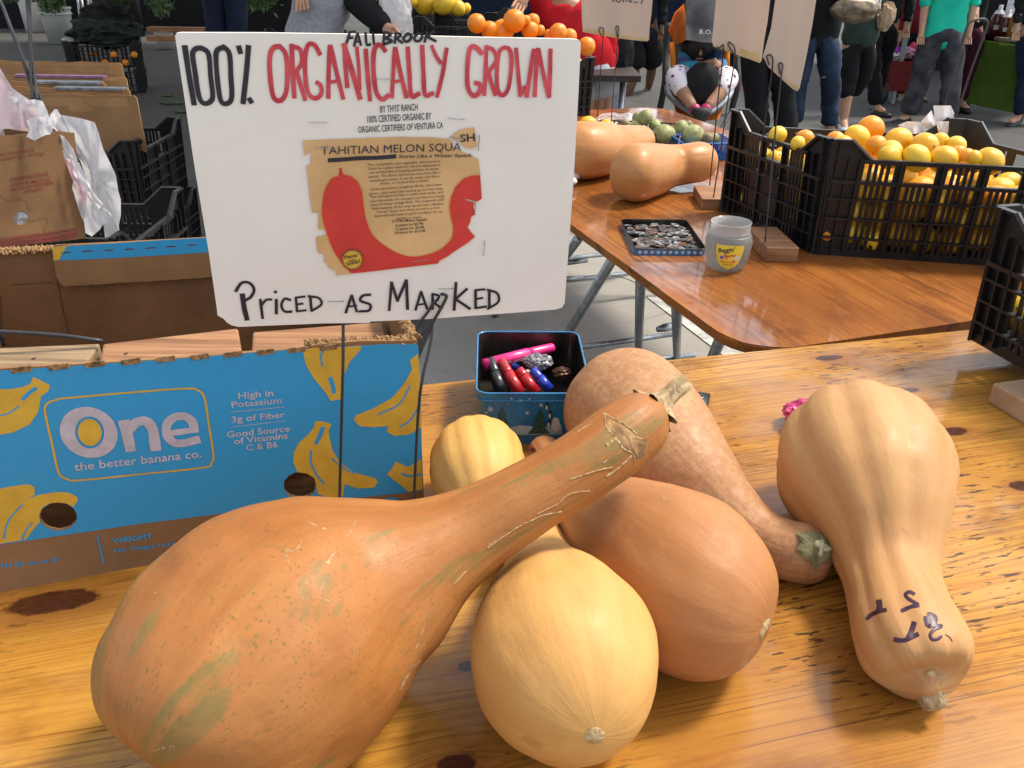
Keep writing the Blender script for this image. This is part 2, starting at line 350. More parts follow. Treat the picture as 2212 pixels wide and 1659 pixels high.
M_card_pale = mat('pale_cardboard', (.36, .20, .088), .85, var=.12, vs=10, bump=.2, bs=120, spec=.2)
M_blue = mat('blue_print', (.03, .29, .56), .5, var=.02, vs=120, spec=.35)
M_yellow = mat('yellow_print', (.62, .38, .045), .5, var=.08, vs=30, spec=.35)
M_lilac = mat('pale_lilac_print', (.50, .45, .50), .55, var=.1, vs=60)
M_teal_line = mat('teal_print', (.02, .22, .34), .6)
M_ply_edge = mat('plywood_edge', (.032, .019, .012), .7, var=.45, vs=50, bump=.8, bs=120, stretch=(1, 1, 9))
M_block = mat('lumber', (.34, .175, .08), .7, var=.22, vs=55, stretch=(.08, 1.6, 1.6), bump=.4, bs=60, c2=(.17, .07, .028))
M_block_grey = mat('weathered_lumber', (.30, .21, .12), .75, var=.2, vs=55, stretch=(.08, 1.6, 1.6), bump=.4, bs=60, c2=(.17, .11, .06))
M_dowel = mat('dark_knot', (.05, .025, .015), .7)
M_crate = mat('black_plastic', (.009, .009, .010), .42, var=.2, vs=30, spec=.5)
M_crate_dusty = mat('dusty_black_plastic', (.02, .02, .022), .55, var=.3, vs=40, spec=.4)
M_galv = mat('galvanised_steel', (.36, .39, .41), .38, metal=.85, var=.15, vs=40)
M_lemon = mat('lemon_skin', (.77, .45, .018), .32, var=.10, vs=12, bump=.25, bs=420, c2=(.71, .36, .014), sss=.08)
M_lemon_y = mat('pale_lemon_skin', (.77, .53, .03), .32, var=.08, vs=12, bump=.25, bs=420, c2=(.74, .44, .02), sss=.08)
M_orange = mat('orange_skin', (.80, .27, .012), .35, var=.08, vs=12, bump=.3, bs=380, c2=(.74, .22, .01), sss=.08)
M_nub = mat('fruit_button', (.16, .15, .05), .8)
M_cheri = mat('cherimoya_skin', (.33, .38, .14), .5, var=.35, vs=14, bump=.3, bs=60, c2=(.20, .17, .07))
M_cheri_b = mat('brown_cherimoya_skin', (.26, .20, .10), .6, var=.3, vs=14, bump=.3, bs=60, c2=(.13, .09, .045))
M_bag = mat('white_plastic_film', (.80, .79, .80), .3, var=.03, bump=.15, bs=40, transl=.5)
M_bag_pink = mat('pink_tinted_film', (.80, .74, .76), .3, var=.1, vs=7, c2=(.76, .50, .55), bump=.25, bs=60, transl=.35)
M_paper = mat('crumpled_white_paper', (.82, .80, .79), .7, var=.05, vs=30, bump=.2, bs=60, transl=.2)
M_cream = mat('cream_board', (.70, .56, .44), .7, var=.07, vs=5, stretch=(2, 1, .3), c2=(.62, .52, .42), transl=.35)
M_cream_y = mat('yellowed_board', (.72, .56, .27), .7, var=.08, transl=.35)
M_stem = mat('dry_stem', (.40, .29, .16), .8, var=.35, vs=50, stretch=(3, 3, .5), bump=.8, bs=120, c2=(.25, .17, .08))
M_stem_pale = mat('pale_cut_stem', (.62, .58, .34), .8, var=.2, vs=70, bump=.6, bs=200)
M_stem_green = mat('greenish_stem_base', (.24, .22, .10), .75, var=.3, vs=60, bump=.8, bs=120)
M_scab = mat('dry_scar', (.46, .33, .17), .85, var=.3, vs=120, bump=.8, bs=250, c2=(.33, .19, .075))
M_gash = mat('brown_gash', (.33, .19, .08), .8, var=.4, vs=70, bump=.9, bs=120, c2=(.17, .085, .03))
M_scratch = mat('healed_scratch', (.46, .27, .13), .7, var=.3, vs=150)
M_marker = mat('purple_black_marker', (.045, .012, .03), .4)
M_maroon = mat('maroon_marker', (.16, .02, .03), .4)

# ------------------------------------------------------------------ ground
def ground_mat():
    m = bpy.data.materials.new('ground_concrete'); m.use_nodes = True; N, L = nodes(m); P = N['Principled BSDF']
    tc = N.new('ShaderNodeTexCoord'); v = tc.outputs['Object']; sp = N.new('ShaderNodeSeparateXYZ'); L.new(v, sp.inputs[0])
    c = ramp(N, L, noise_n(N, L, v, 160, 3, .7), [(.3, (.24, .23, .21)), (.52, (.35, .335, .305)), (.72, (.46, .44, .40))])
    c = mixc(N, L, .5, c, ramp(N, L, noise_n(N, L, v, 5, 4), [(.3, (.28, .27, .245)), (.7, (.38, .365, .335))]))
    vr = N.new('ShaderNodeVectorRotate'); vr.rotation_type = 'Z_AXIS'; vr.inputs['Angle'].default_value = R(-22); L.new(v, vr.inputs['Vector'])
    s2 = N.new('ShaderNodeSeparateXYZ'); L.new(vr.outputs[0], s2.inputs[0])
    w = math_node(N, L, 'SINE', math_node(N, L, 'ADD', math_node(N, L, 'MULTIPLY', s2.outputs[0], 420), math_node(N, L, 'MULTIPLY', noise_n(N, L, v, 6, 2), 6)))
    c = mixc(N, L, math_node(N, L, 'MULTIPLY', ramp(N, L, w, [(.15, 1.), (.5, 0.)]), .22), c, (.24, .23, .20))
    L.new(c, P.inputs['Base Color']); P.inputs['Roughness'].default_value = .9; P.inputs['Specular IOR Level'].default_value = .2
    bp = N.new('ShaderNodeBump'); bp.inputs['Strength'].default_value = .25; bp.inputs['Distance'].default_value = .003; L.new(w, bp.inputs['Height']); L.new(bp.outputs[0], P.inputs['Normal'])
    return m
def asphalt_mat():
    m = bpy.data.materials.new('asphalt'); m.use_nodes = True; N, L = nodes(m); P = N['Principled BSDF']
    v = N.new('ShaderNodeTexCoord').outputs['Object']
    c = ramp(N, L, noise_n(N, L, v, 120, 3, .7), [(.3, (.045, .045, .044)), (.55, (.08, .08, .077)), (.75, (.14, .137, .13))])
    c = mixc(N, L, .5, c, ramp(N, L, noise_n(N, L, v, 1.3, 5, .6), [(.3, (.05, .05, .048)), (.7, (.095, .093, .088))]))
    st = ramp(N, L, noise_n(N, L, v, 3.4, 3, .6, .5), [(.62, 0.), (.7, .5)]); c = mixc(N, L, st, c, (.035, .035, .037))
    cr = ramp(N, L, math_node(N, L, 'ABSOLUTE', math_node(N, L, 'SUBTRACT', noise_n(N, L, v, .8, 3, .5, .6), .5)), [(0., 1.), (.004, 0.)])
    c = mixc(N, L, math_node(N, L, 'MULTIPLY', cr, .6), c, (.02, .02, .02))
    L.new(c, P.inputs['Base Color']); P.inputs['Roughness'].default_value = .85; P.inputs['Specular IOR Level'].default_value = .3
    bp = N.new('ShaderNodeBump'); bp.inputs['Strength'].default_value = .5; bp.inputs['Distance'].default_value = .004; L.new(noise_n(N, L, v, 150, 3), bp.inputs['Height']); L.new(bp.outputs[0], P.inputs['Normal'])
    return m
M_conc = ground_mat(); M_asph = asphalt_mat()
def sheet(name, pts, z, m, kind='structure'):
    b = NB(); b.faces.new([b.verts.new((x, y, z)) for x, y in pts]); return setp(obj(name, b, m), kind=kind)
sheet('ground', [(-300, -300), (300, -300), (300, 300), (-300, 300)], -.004, M_asph)
sheet('pavement', [(-.75, -2), (1.75, -2), (2.3, 4.3), (-.2, 4.9)], 0, M_conc)
M_paint = mat('road_paint', (.55, .55, .52), .8, var=.25, vs=14)
def stripe(p0, p1, w, z=.004, m=None):
    a = Vector((*p0, 0)); c = Vector((*p1, 0)); n = (c - a).cross(Vector((0, 0, 1))).normalized() * w / 2
    return [(q.x, q.y) for q in (a + n, c + n, c - n, a - n)]
q0 = at(1425, 640, 0); q1 = at(1600, 770, 0)
sheet('painted_line', stripe((q0.x, q0.y), (q0.x + (q1.x - q0.x) * 3, q0.y + (q1.y - q0.y) * 3), .13), .0045, M_paint)

# ------------------------------------------------------------------ tables
tb0 = at(930, 830, T); tb1 = at(2080, 714, T); NU = (tb1 - tb0).normalized(); NV = Vector((-NU.y, NU.x, 0))      # near table: NU along the grain, NV away from the viewer
nang = math.atan2(NU.y, NU.x)
def kn(px, py, sx, sy):
    d = at(px, py, T) - tb0; return (d.dot(NU), d.dot(NV), sx, sy)
M_near = wood('varnished_pine', ((.50, .25, .038), (.38, .155, .02), (.14, .042, .007), (.27, .10, .016)), tuple(tb0), nang,
              [kn(115, 1300, .055, .021), kn(1790, 773, .030, .012), kn(1965, 843, .02, .008), kn(2060, 932, .026, .013), kn(2208, 1050, .022, .013), kn(985, 1652, .02, .013), kn(1010, 1440, .012, .008)], ring=70, dents=1.0, coat=.9, late_w=.8, crough=.1)
fc = at(1600, 742, T); FD = Vector((-.336, .94, 0)).normalized(); FWD = Vector((FD.y, -FD.x, 0))
M_far = wood('orange_plywood', ((.38, .14, .026), (.28, .085, .014), (.10, .028, .007), (.20, .062, .012)), tuple(fc), math.atan2(FD.y, FD.x), ring=34, dents=.5, coat=1.0, late_w=1.0, crough=.05, streak=.85)
def tabletop(name, poly, z0, z1, m, parent):
    b = NB(); lo = [b.verts.new((x, y, z0)) for x, y in poly]; hi = [b.verts.new((x, y, z1)) for x, y in poly]; n = len(poly)
    top = b.faces.new(hi); b.faces.new(lo[::-1]); sides = [b.faces.new((lo[i], lo[(i + 1) % n], hi[(i + 1) % n], hi[i])) for i in range(n)]
    bmesh.ops.bevel(b, geom=list(top.edges), offset=.003, segments=2, affect='EDGES'); b.normal_update()
    for f in b.faces: f.material_index = 0 if f.normal.z > .95 else 1
    o = obj(name, b, m, parent); o.data.materials.append(M_ply_edge); return o
def edge_poly(o, ux, uy, u0, u1, v0, v1, r, jag=.0012):
    c = [(u1 - r, v1 - r, 0), (u0 + r, v1 - r, 90), (u0 + r, v0 + r, 180), (u1 - r, v0 + r, 270)]; pts = []
    for cx_, cy_, a0 in c:
        for k in range(9): a = R(a0 + 90 * k / 8); pts.append((cx_ + r * math.cos(a), cy_ + r * math.sin(a)))
    out = []
    for i, p in enumerate(pts):
        q = pts[(i + 1) % len(pts)]; n = max(1, int(math.dist(p, q) / .02))
        for k in range(n):
            t = k / n; x = p[0] + (q[0] - p[0]) * t; y = p[1] + (q[1] - p[1]) * t; j = jag * noise.noise(Vector((x * 40, y * 40, 3))); out.append((x + j, y + j))
    return [((o + ux * x + uy * y).x, (o + ux * x + uy * y).y) for x, y in out]
def sawhorse_leg(parent, a, c, bot_spread, name='leg', r=.014):
    """folding trestle: two inverted tube frames under the table between points a and c"""
    a = Vector(a); c = Vector(c); ax = (c - a).normalized(); pr = Vector((-ax.y, ax.x, 0))
    for s in (-1, 1):
        for e in (a, c):
            b = NB(); tube(b, [e - Vector((0, 0, .03)) + pr * s * .02, Vector((e.x, e.y, .0)) + pr * s * bot_spread], r, 10); obj(name, b, M_galv, parent, True)
        for h in (.12, .45):
            k = (1 - h / .72) * bot_spread; b = NB(); tube(b, [Vector((a.x, a.y, h)) + pr * s * k, Vector((c.x, c.y, h)) + pr * s * k], r * .75, 8); obj('cross_bar', b, M_galv, parent, True)
nt = thing('market_table', 'near table with knotty golden varnished pine top carrying the squashes and the blue banana box', 'table', (0, .9, 0))
ntp = edge_poly(tb0, NU, NV, -1.1, 1.7, -.95, 0, .05)
tabletop('tabletop', ntp, T - .022, T, M_near, nt)
for u in (-.95, 1.45):
    o = tb0 + NU * u; sawhorse_leg(nt, Vector((o.x, o.y, T)) + NV * -.85, Vector((o.x, o.y, T)) + NV * -.1, .16)
ft = thing('market_table', 'farther table with orange varnished plywood top and worn dark rounded edge, holding the lemon crate', 'table', (fc.x, fc.y, 0))
ftp = edge_poly(fc, FD, FWD, -.045, 2.42, -.012, 1.12, .11)
tabletop('tabletop', ftp, T - .02, T, M_far, ft)
# folding legs of the far table, measured where they show between the tables
def leg_px(p_top, p_bot_px, par, name='leg', r=.013, m=M_galv, flat=False):
    g = at(*p_bot_px, 0); b = NB(); tube(b, [p_top, g], r, 10); return obj(name, b, m, par, True)
def under(px, py): p = at(px, py, T - .022); return p
def vpx(px, py, y): return aty(px, py, y)
for (tx, ty, bx, by) in ((1300, 562, 1160, 830), (1360, 590, 1378, 800), (1436, 650, 1462, 775), (1225, 520, 1160, 640)):
    p = at(tx, ty, T - .03); p = p + FWD * .03 * (1 if tx != 1300 else 1); g0 = at(bx, by, .0)
    # follow the sight line but end on the ground below the table
    b = NB(); tube(b, [p, at(bx, by, .02)], .0135, 10); obj('leg', b, M_galv, ft, True)
def bar(par, a, c, r=.010): b = NB(); tube(b, [a, c], r, 8); obj('cross_bar', b, M_galv, par, True)
bar(ft, at(1255, 750, .14), at(1452, 722, .14)); bar(ft, at(1225, 568, .35), at(1268, 562, .35)); bar(ft, at(1150, 606, .25), at(1262, 600, .25)); bar(ft, at(1290, 792, .03), at(1500, 768, .03), .012)
b = NB(); tube(b, [at(1420, 712, .145), at(1436, 708, .147), at(1456, 704, .148)], [.011, .017, .017], 8); obj('crushed_bar_end', b, M_galv, ft, True)
for (tx, ty, bx, by) in ((1560, 720, 1515, 770), (2128, 690, 2110, 715)):
    b = NB(); tube(b, [at(tx, ty, T - .03) + Vector((.02, .05, 0)), at(bx, by, .3) + Vector((0, .1, -.3))], .014, 8); obj('leg', b, M_galv, ft, True)
oo = fc + FD * 2.1; sawhorse_leg(ft, Vector((oo.x, oo.y, T)) + FWD * .15, Vector((oo.x, oo.y, T)) + FWD * .95, .16)
b = NB(); tube(b, smooth_path([at(1300, 590, .3), at(1360, 605, .2), at(1420, 640, .1), at(1450, 665, .02)]), .002, 6); setp(obj('cord', b, M_wire), 'thin dark cord drooping behind the steel legs of the orange table', 'cord')

# ------------------------------------------------------------------ squashes
def squash(name, label, spec, m, ribs=0, rib_d=.02, rest=True, lift=None, tilt=None, seed=0, cat='squash', lump=.03):
    """spec rows: pixel x, pixel y, half width in pixels, height of the centre above the table (None = resting)"""
    C = []
    for row in spec:
        px, py, hw = row[:3]; zc = row[3] if len(row) > 3 else None
        if zc is None:
            r = .05
            for _ in range(12): c = at(px, py, T + r); r = hw * depth(c) / FPX
        else:
            c = at(px, py, T + zc); r = hw * depth(c) / FPX
        C.append((c, r))
    pts = smooth_path([c for c, r in C], 8); rr = [p.x for p in smooth_path([Vector((r, 0, 0)) for c, r in C], 8)]
    rr = [max(.0015, r) for r in rr]; n = len(pts)
    for _ in range(4): pts = [pts[0]] + [(pts[i - 1] + pts[i] * 2 + pts[i + 1]) / 4 for i in range(1, n - 1)] + [pts[-1]]
    for _ in range(6): rr = [rr[0], rr[1]] + [(rr[i - 1] + rr[i] * 2 + rr[i + 1]) / 4 for i in range(2, n - 2)] + [rr[-2], rr[-1]]; SEG = 72; b = NB(); uvl = b.loops.layers.uv.new('UVMap')
    ln = [0.0]
    tn = [(pts[min(i + 1, n - 1)] - pts[max(i - 1, 0)]).normalized() for i in range(n)]
    for _ in range(90): tn = [((tn[max(i - 1, 0)] + tn[i] + tn[min(i + 1, n - 1)])).normalized() for i in range(n)]
    for i in range(1, n): ln.append(ln[-1] + (pts[i] - pts[i - 1]).length)
    rings = []; up = Vector((0, 0, 1)); ph = seed * 1.7
    for i, p in enumerate(pts):
        t = tn[i]; q = t.cross(up)
        if q.length < .2: q = t.cross(Vector((1, 0, 0)))
        q.normalize(); w = q.cross(t).normalized(); ring = []
        for k in range(SEG):
            a = 2 * math.pi * k / SEG - math.pi / 2; d = q * math.cos(a) + w * math.sin(a); r = rr[i]
            if ribs:
                s = math.cos(ribs * a + ph + .4 * math.sin(a * 2 + ph)); r *= 1 - rib_d * (.5 - .5 * s) ** 2.5 * 2
            v = p + d * r; nz = noise.noise(v * 9 + Vector((seed * 5, 0, 0))) * lump + noise.noise(v * 28 + Vector((0, seed * 3, 0))) * lump * .4 - max(0, noise.noise(v * 22 + Vector((3, seed * 7, 0))) - .25) * lump * 1.6
            ring.append(b.verts.new(p + d * r * (1 + nz)))
        rings.append(ring)
    rad_m = max(rr)
    for i in range(n - 1):
        for k in range(SEG):
            k2 = (k + 1) % SEG; f = b.faces.new((rings[i][k], rings[i + 1][k], rings[i + 1][k2], rings[i][k2]))
            for l, (uu, vv) in zip(f.loops, ((k, i), (k, i + 1), (k + 1, i + 1), (k + 1, i))): l[uvl].uv = (uu / SEG * 2 * math.pi * rad_m, ln[vv])
    b.faces.new(rings[0]); b.faces.new(rings[-1][::-1])
    bmesh.ops.recalc_face_normals(b, faces=b.faces[:])
    root = thing(name, label, cat, C[len(C) // 2][0] - Vector((0, 0, C[len(C) // 2][1])))
    o = obj('rind', b, m, root, True)
    bb = NB(); bb.from_mesh(o.data); tree = BVHTree.FromBMesh(bb); bb.free()
    return root, o, tree, C
def hit(tree, px, py):
    r = ray(px, py).normalized(); h = tree.ray_cast(CAM, r); return (h[0], h[1]) if h[0] is not None else (None, None)
def surf_stroke(name, tree, zn, strokes, m, parent, h=.0006, jag=.15, bump=0):
    """marks that lie on a curved surface"""
    b = NB()
    for w, pts in strokes:
        P3 = smooth_path([Vector((x, y, 0)) for x, y in pts], 6); prev = None
        for i, p in enumerate(P3):
            t = (P3[min(i + 1, len(P3) - 1)] - P3[max(i - 1, 0)]); t = t.normalized() if t.length else Vector((1, 0, 0)); nn = Vector((-t.y, t.x, 0)) * (w / 2 * (1 + jag * noise.noise(p * .15 + Vector((w, 0, 0))) * 2))
            A = hit(tree, *zn(p.x + nn.x, p.y + nn.y)); B = hit(tree, *zn(p.x - nn.x, p.y - nn.y)); Cc = hit(tree, *zn(p.x, p.y))
            if A[0] is None or B[0] is None or Cc[0] is None: prev = None; continue
            cur = [b.verts.new(A[0] + A[1] * h * .3), b.verts.new(Cc[0] + Cc[1] * (h + bump * (.6 + .8 * random.random()))), b.verts.new(B[0] + B[1] * h * .3)]
            if prev and (prev[1].co - cur[1].co).length < .03:
                b.faces.new((prev[0], prev[1], cur[1], cur[0])); b.faces.new((prev[1], prev[2], cur[2], cur[1]))
            prev = cur
    return obj(name, b, m, parent, True)
def surf_strokes(name, tree, zn, strokes, m, parent, h=.0006, jag=.15, bump=0):
    for st in strokes: surf_stroke(name, tree, zn, [(st[0] * .7, st[1])], m, parent, h * .6, .9, bump)
def surf_patch(name, tree, zn, outline, m, parent, h=.0008, rough=.0):
    cx_ = sum(p[0] for p in outline) / len(outline); cy_ = sum(p[1] for p in outline) / len(outline)
    b = NB(); P3 = smooth_path([Vector((x, y, 0)) for x, y in outline + [outline[0]]], 4)[:-1]; rings = []
    for s in (1.0, .75, .5, .25):
        ring = []
        for p in P3:
            x, y = cx_ + (p.x - cx_) * s, cy_ + (p.y - cy_) * s; q = hit(tree, *zn(x, y))
            if q[0] is None: return None
            ring.append(b.verts.new(q[0] + q[1] * (h * (1 if s < 1 else .2) + rough * noise.noise(q[0] * 300))))
        rings.append(ring)
    n = len(P3)
    for A, B in zip(rings, rings[1:]):
        for k in range(n): b.faces.new((A[k], A[(k + 1) % n], B[(k + 1) % n], B[k]))
    b.faces.new(rings[-1]); bmesh.ops.recalc_face_normals(b, faces=b.faces[:]); return obj(name, b, m, parent, True)

MS_big = squash_mat('big_squash_skin', (.37, .145, .034), (.27, .088, .018), (.42, .185, .062), streak=.65, spots=.7, spotc=(.15, .11, .03), patch=.75)
MS_cream = squash_mat('cream_squash_skin', (.58, .31, .095), (.50, .23, .055), (.64, .38, .13), streak=.22)
MS_orange = squash_mat('dusky_orange_skin', (.41, .175, .060), (.35, .132, .040), (.45, .21, .080), streak=.4)
MS_mott = squash_mat('mottled_squash_skin', (.38, .185, .082), (.33, .145, .06), (.42, .21, .095), streak=.3, mott=.5, mottc=(.50, .29, .14), patch=.35, patchc=(.2, .16, .06))
MS_cream2 = squash_mat('yellow_cream_skin', (.62, .35, .085), (.50, .24, .045), (.66, .41, .14), streak=.5)
MS_butter = squash_mat('butternut_skin', (.49, .265, .105), (.42, .205, .072), (.53, .31, .13), streak=.5)
MS_far = squash_mat('far_squash_skin', (.52, .24, .085), (.44, .17, .05), (.56, .30, .12), streak=.5, rough=.36)

big, bigo, bigt, bigC = squash('long_neck_squash', 'huge long-necked orange squash with green speckles and a scarred neck, at front left', [
    (332, 1650, 12, .112), (340, 1638, 150, .114), (378, 1592, 238, .116), (435, 1530, 278, .118), (502, 1462, 298, .119), (585, 1394, 297, .121), (680, 1330, 276, .124), (775, 1276, 232, .130), (870, 1232, 175, .142),
    (950, 1188, 122, .158), (1030, 1142, 94, .172), (1110, 1095, 84, .19), (1190, 1048, 80, .205), (1270, 998, 78, .22), (1335, 950, 79, .232), (1374, 920, 74, .238), (1398, 900, 60, .242), (1412, 889, 40, .245), (1420, 882, 8, .246)], MS_big, ribs=5, rib_d=.008, seed=1, lump=.05)
cen, ceno, cent, cenC = squash('squash', 'pale cream squash in the front centre with its round blossom end facing out', [
    (1292, 1592, 8, .094), (1286, 1580, 85, .093), (1268, 1545, 150, .091), (1242, 1492, 192, .089), (1222, 1435, 206, .087), (1213, 1388, 198, .085), (1201, 1342, 172, .081), (1189, 1300, 134, .073), (1178, 1262, 102, .062), (1168, 1225, 80, .052), (1158, 1185, 68, .044), (1148, 1140, 54, .036), (1142, 1110, 45, .034), (1139, 1098, 10, .034)], MS_cream, ribs=8, rib_d=.010, seed=2, lump=.03)
org, orgo, orgt, orgC = squash('squash', 'smooth dusky orange squash right of the cream one, scar facing right', [
    (1166, 958, 8, .035), (1172, 968, 32, .035), (1192, 1000, 40, .038), (1222, 1045, 48, .045), (1262, 1090, 68, .052), (1320, 1132, 112, .066), (1390, 1188, 160, .078), (1465, 1245, 186, .085), (1535, 1295, 180, .087), (1600, 1326, 152, .088), (1646, 1344, 98, .088), (1664, 1352, 10, .088)], MS_orange, ribs=12, rib_d=.006, seed=3, lump=.035)
mot, moto, mott, motC = squash('squash', 'brown mottled squash behind the others, bulb by the pen tin, greenish stem scar at right', [
    (1301, 826, 8, .084), (1305, 832, 45, .084), (1315, 845, 88, .084), (1330, 863, 122, .083), (1354, 890, 141, .082), (1395, 935, 143, .08), (1450, 992, 128, .074), (1510, 1052, 104, .062), (1570, 1110, 80), (1630, 1156, 65), (1685, 1183, 64), (1735, 1196, 67), (1768, 1203, 60), (1790, 1208, 40, .036), (1800, 1210, 8, .036)], MS_mott, ribs=0, seed=4, lump=.035)
yel, yelo, yelt, yelC = squash('squash', 'ribbed yellow cream squash standing behind the big squash neck, right of the banana box', [
    (1014, 940, 8, .064), (1015, 944, 32, .064), (1018, 953, 62, .063), (1023, 970, 87, .063), (1028, 988, 100, .062), (1031, 1008, 104, .061), (1038, 1045, 99, .058), (1046, 1085, 80, .050), (1052, 1120, 58, .040), (1056, 1145, 20, .034)], MS_cream2, ribs=13, rib_d=.016, seed=5, lump=.025)
but, buto, butt, butC = squash('butternut_squash', 'tan ribbed butternut squash at the right with a price handwritten in marker on its neck', [
    (1846, 906, 8, .094), (1847, 911, 58, .094), (1850, 928, 111, .094), (1854, 957, 155, .094), (1860, 991, 179, .094), (1870, 1030, 186, .092), (1885, 1085, 168, .086), (1902, 1140, 138, .075), (1914, 1195, 113, .062), (1926, 1250, 101), (1942, 1305, 103), (1960, 1360, 114), (1976, 1405, 119), (1990, 1442, 108), (2002, 1475, 74), (2008, 1492, 12, .044)], MS_butter, ribs=10, rib_d=.024, seed=6, lump=.025)
# stem, scars and marks
ZN = zone(1600, 1200, 1.7015); ZM = zone(2900, 2100, 1.795); ZB = zone(200, 1900, 1.2289); ZC = zone(1700, 1900, 1.3825)
b = NB(); e0 = bigC[-2][0]; s1 = at(1441, 860, T + .255); s2 = at(1479, 824, T + .268)
ax = [e0 + (s1 - e0) * .1, e0 + (s1 - e0) * .55, s1, s1 + (s2 - s1) * .5, s2]
rings = []
for i, (p, r) in enumerate(zip(ax, (.023, .013, .0088, .0084, .0098))):
    t = (ax[min(i + 1, 4)] - ax[max(i - 1, 0)]).normalized(); u_ = t.orthogonal().normalized(); w_ = t.cross(u_)
    rings.append([b.verts.new(p + (u_ * math.cos(a) + w_ * math.sin(a)) * r * (1 + (.22 if i else .38) * math.cos(5 * a + i * .12))) for a in [2 * math.pi * k / 40 for k in range(40)]])
for A, B in zip(rings, rings[1:]):
    for k in range(40): b.faces.new((A[k], A[(k + 1) % 40], B[(k + 1) % 40], B[k]))
b.faces.new(rings[-1]); stem = obj('stem', b, M_stem, big, True)
b = NB(); t = (s2 - s1).normalized(); u_ = t.orthogonal().normalized(); w_ = t.cross(u_); b.faces.new([b.verts.new(s2 + t * .0006 + (u_ * math.cos(a) + w_ * math.sin(a)) * .0086 * (1 + .2 * math.cos(5 * a + .5))) for a in [2 * math.pi * k / 30 for k in range(30)]])
obj('cut_end', b, M_stem_pale, stem)
surf_patch('gash', bigt, ZN, [(1325, 735), (1400, 790), (1480, 830), (1545, 880), (1600, 900), (1615, 950), (1590, 1020), (1550, 1030), (1510, 990), (1450, 950), (1390, 880), (1345, 820)], M_gash, big, .0008, .0012)
surf_strokes('scar', bigt, ZN, [(14, [(1325, 730), (1345, 830), (1400, 880), (1450, 960), (1520, 1000), (1530, 1060)]), (12, [(1325, 730), (1420, 780), (1500, 830), (1545, 880), (1530, 960)]),
    (9, [(545, 1630), (620, 1575), (700, 1520), (780, 1470), (850, 1440)]), (13, [(850, 1440), (900, 1415), (960, 1400), (1040, 1385)]),
    (14, [(1100, 1170), (1170, 1145), (1250, 1120), (1320, 1100), (1385, 1090)]), (6, [(880, 1400), (950, 1365), (1020, 1330), (1100, 1265), (1230, 1245)]),
    (28, [(1340, 940), (1375, 915), (1410, 890)]), (18, [(1340, 1150), (1400, 1110), (1460, 1060), (1510, 1010)]), (5, [(1150, 850), (1200, 820), (1250, 800)]), (8, [(1320, 1060), (1350, 1035), (1375, 1015)])], M_scab, big, .0008, .35, .0005)
surf_strokes('scratch', bigt, ZB, [(7, [(1140, 330), (1145, 370), (1165, 430)]), (6, [(1205, 520), (1222, 562), (1290, 558), (1390, 588)]), (9, [(1235, 185), (1290, 210), (1345, 232)]), (8, [(1475, 185), (1450, 240), (1430, 262)]),
    (14, [(1365, 350), (1350, 372), (1345, 392)]), (9, [(1215, 285), (1180, 330), (1140, 325)]), (9, [(1325 + 10, 0 + 430 - 430 + 390), (1380, 330)]), (8, [(500, 532), (516, 531)]), (7, [(1935, 510), (1970, 470), (2010, 428)]), (9, [(1690, 1010), (1730, 930), (1790, 860)]), (6, [(1765, 810), (1790, 740), (1840, 630)]),
    (8, [(495, 1300), (540, 1285), (590, 1275), (600, 1300)]), (7, [(2110, 310), (2160, 275), (2205, 255)])], M_scratch, big, .0004, .3)
surf_strokes('scratch', orgt, ZC, [(12, [(1155, 432), (1170, 418), (1178, 408)])], M_gash, org, .0004)
surf_strokes('scratch', orgt, ZC, [(10, [(1255, 75), (1270, 92), (1282, 84)]), (4, [(1560, 170), (1620, 195), (1665, 218)]), (5, [(1615, 280), (1625, 298)])], M_scab, org, .0004)
surf_patch('blossom_scar', cent, ZC, [(835, 1360), (865, 1335), (905, 1330), (940, 1355), (940, 1395), (905, 1420), (860, 1420), (832, 1395)], M_scab, cen, .0012, .001)
surf_patch('blossom_scar', orgt, ZC, [(1785, 850), (1790, 800), (1812, 755), (1838, 738), (1838, 770), (1815, 810), (1798, 850)], M_scab, org, .001, .001)
surf_patch('stem_scar', mott, ZC, [(1980, 280), (2040, 275), (2110, 268), (2165, 310), (2180, 380), (2165, 430), (2110, 450), (2085, 478), (2050, 430), (2010, 400), (1985, 370), (1995, 320)], M_stem_green, mot, .004, .003)
surf_patch('cut_end', mott, ZC, [(2065, 315), (2110, 305), (2120, 330), (2160, 345), (2165, 375), (2125, 385), (2110, 410), (2090, 395), (2095, 360), (2070, 345)], M_stem_pale, mot, .0055, .003)
e0 = butC[-2][0]; e1 = at(2014, 1512, T + .026); b = NB(); t = (e1 - e0).normalized(); u_ = t.orthogonal().normalized(); w_ = t.cross(u_)
rg = [[b.verts.new(e0 + t * d_ + (u_ * math.cos(a) + w_ * math.sin(a)) * r * (1 + .16 * math.cos(5 * a + d_ * 20) + .1 * noise.noise(Vector((a * 3, d_ * 80, 0))))) for a in [2 * math.pi * k / 30 for k in range(30)]] for d_, r in ((.0, .022), (.008, .017), (.014, .012), (.024, .0095), (.026, .003))]
for A, B in zip(rg, rg[1:]):
    for k in range(30): b.faces.new((A[k], A[(k + 1) % 30], B[(k + 1) % 30], B[k]))
b.faces.new(rg[-1]); obj('stem', b, M_stem, but, True)
surf_patch('wart', butt, ZM, [(1340, 975), (1375, 962), (1412, 970), (1418, 995), (1390, 1015), (1350, 1010), (1335, 992)], M_scab, but, .0018, .0006)
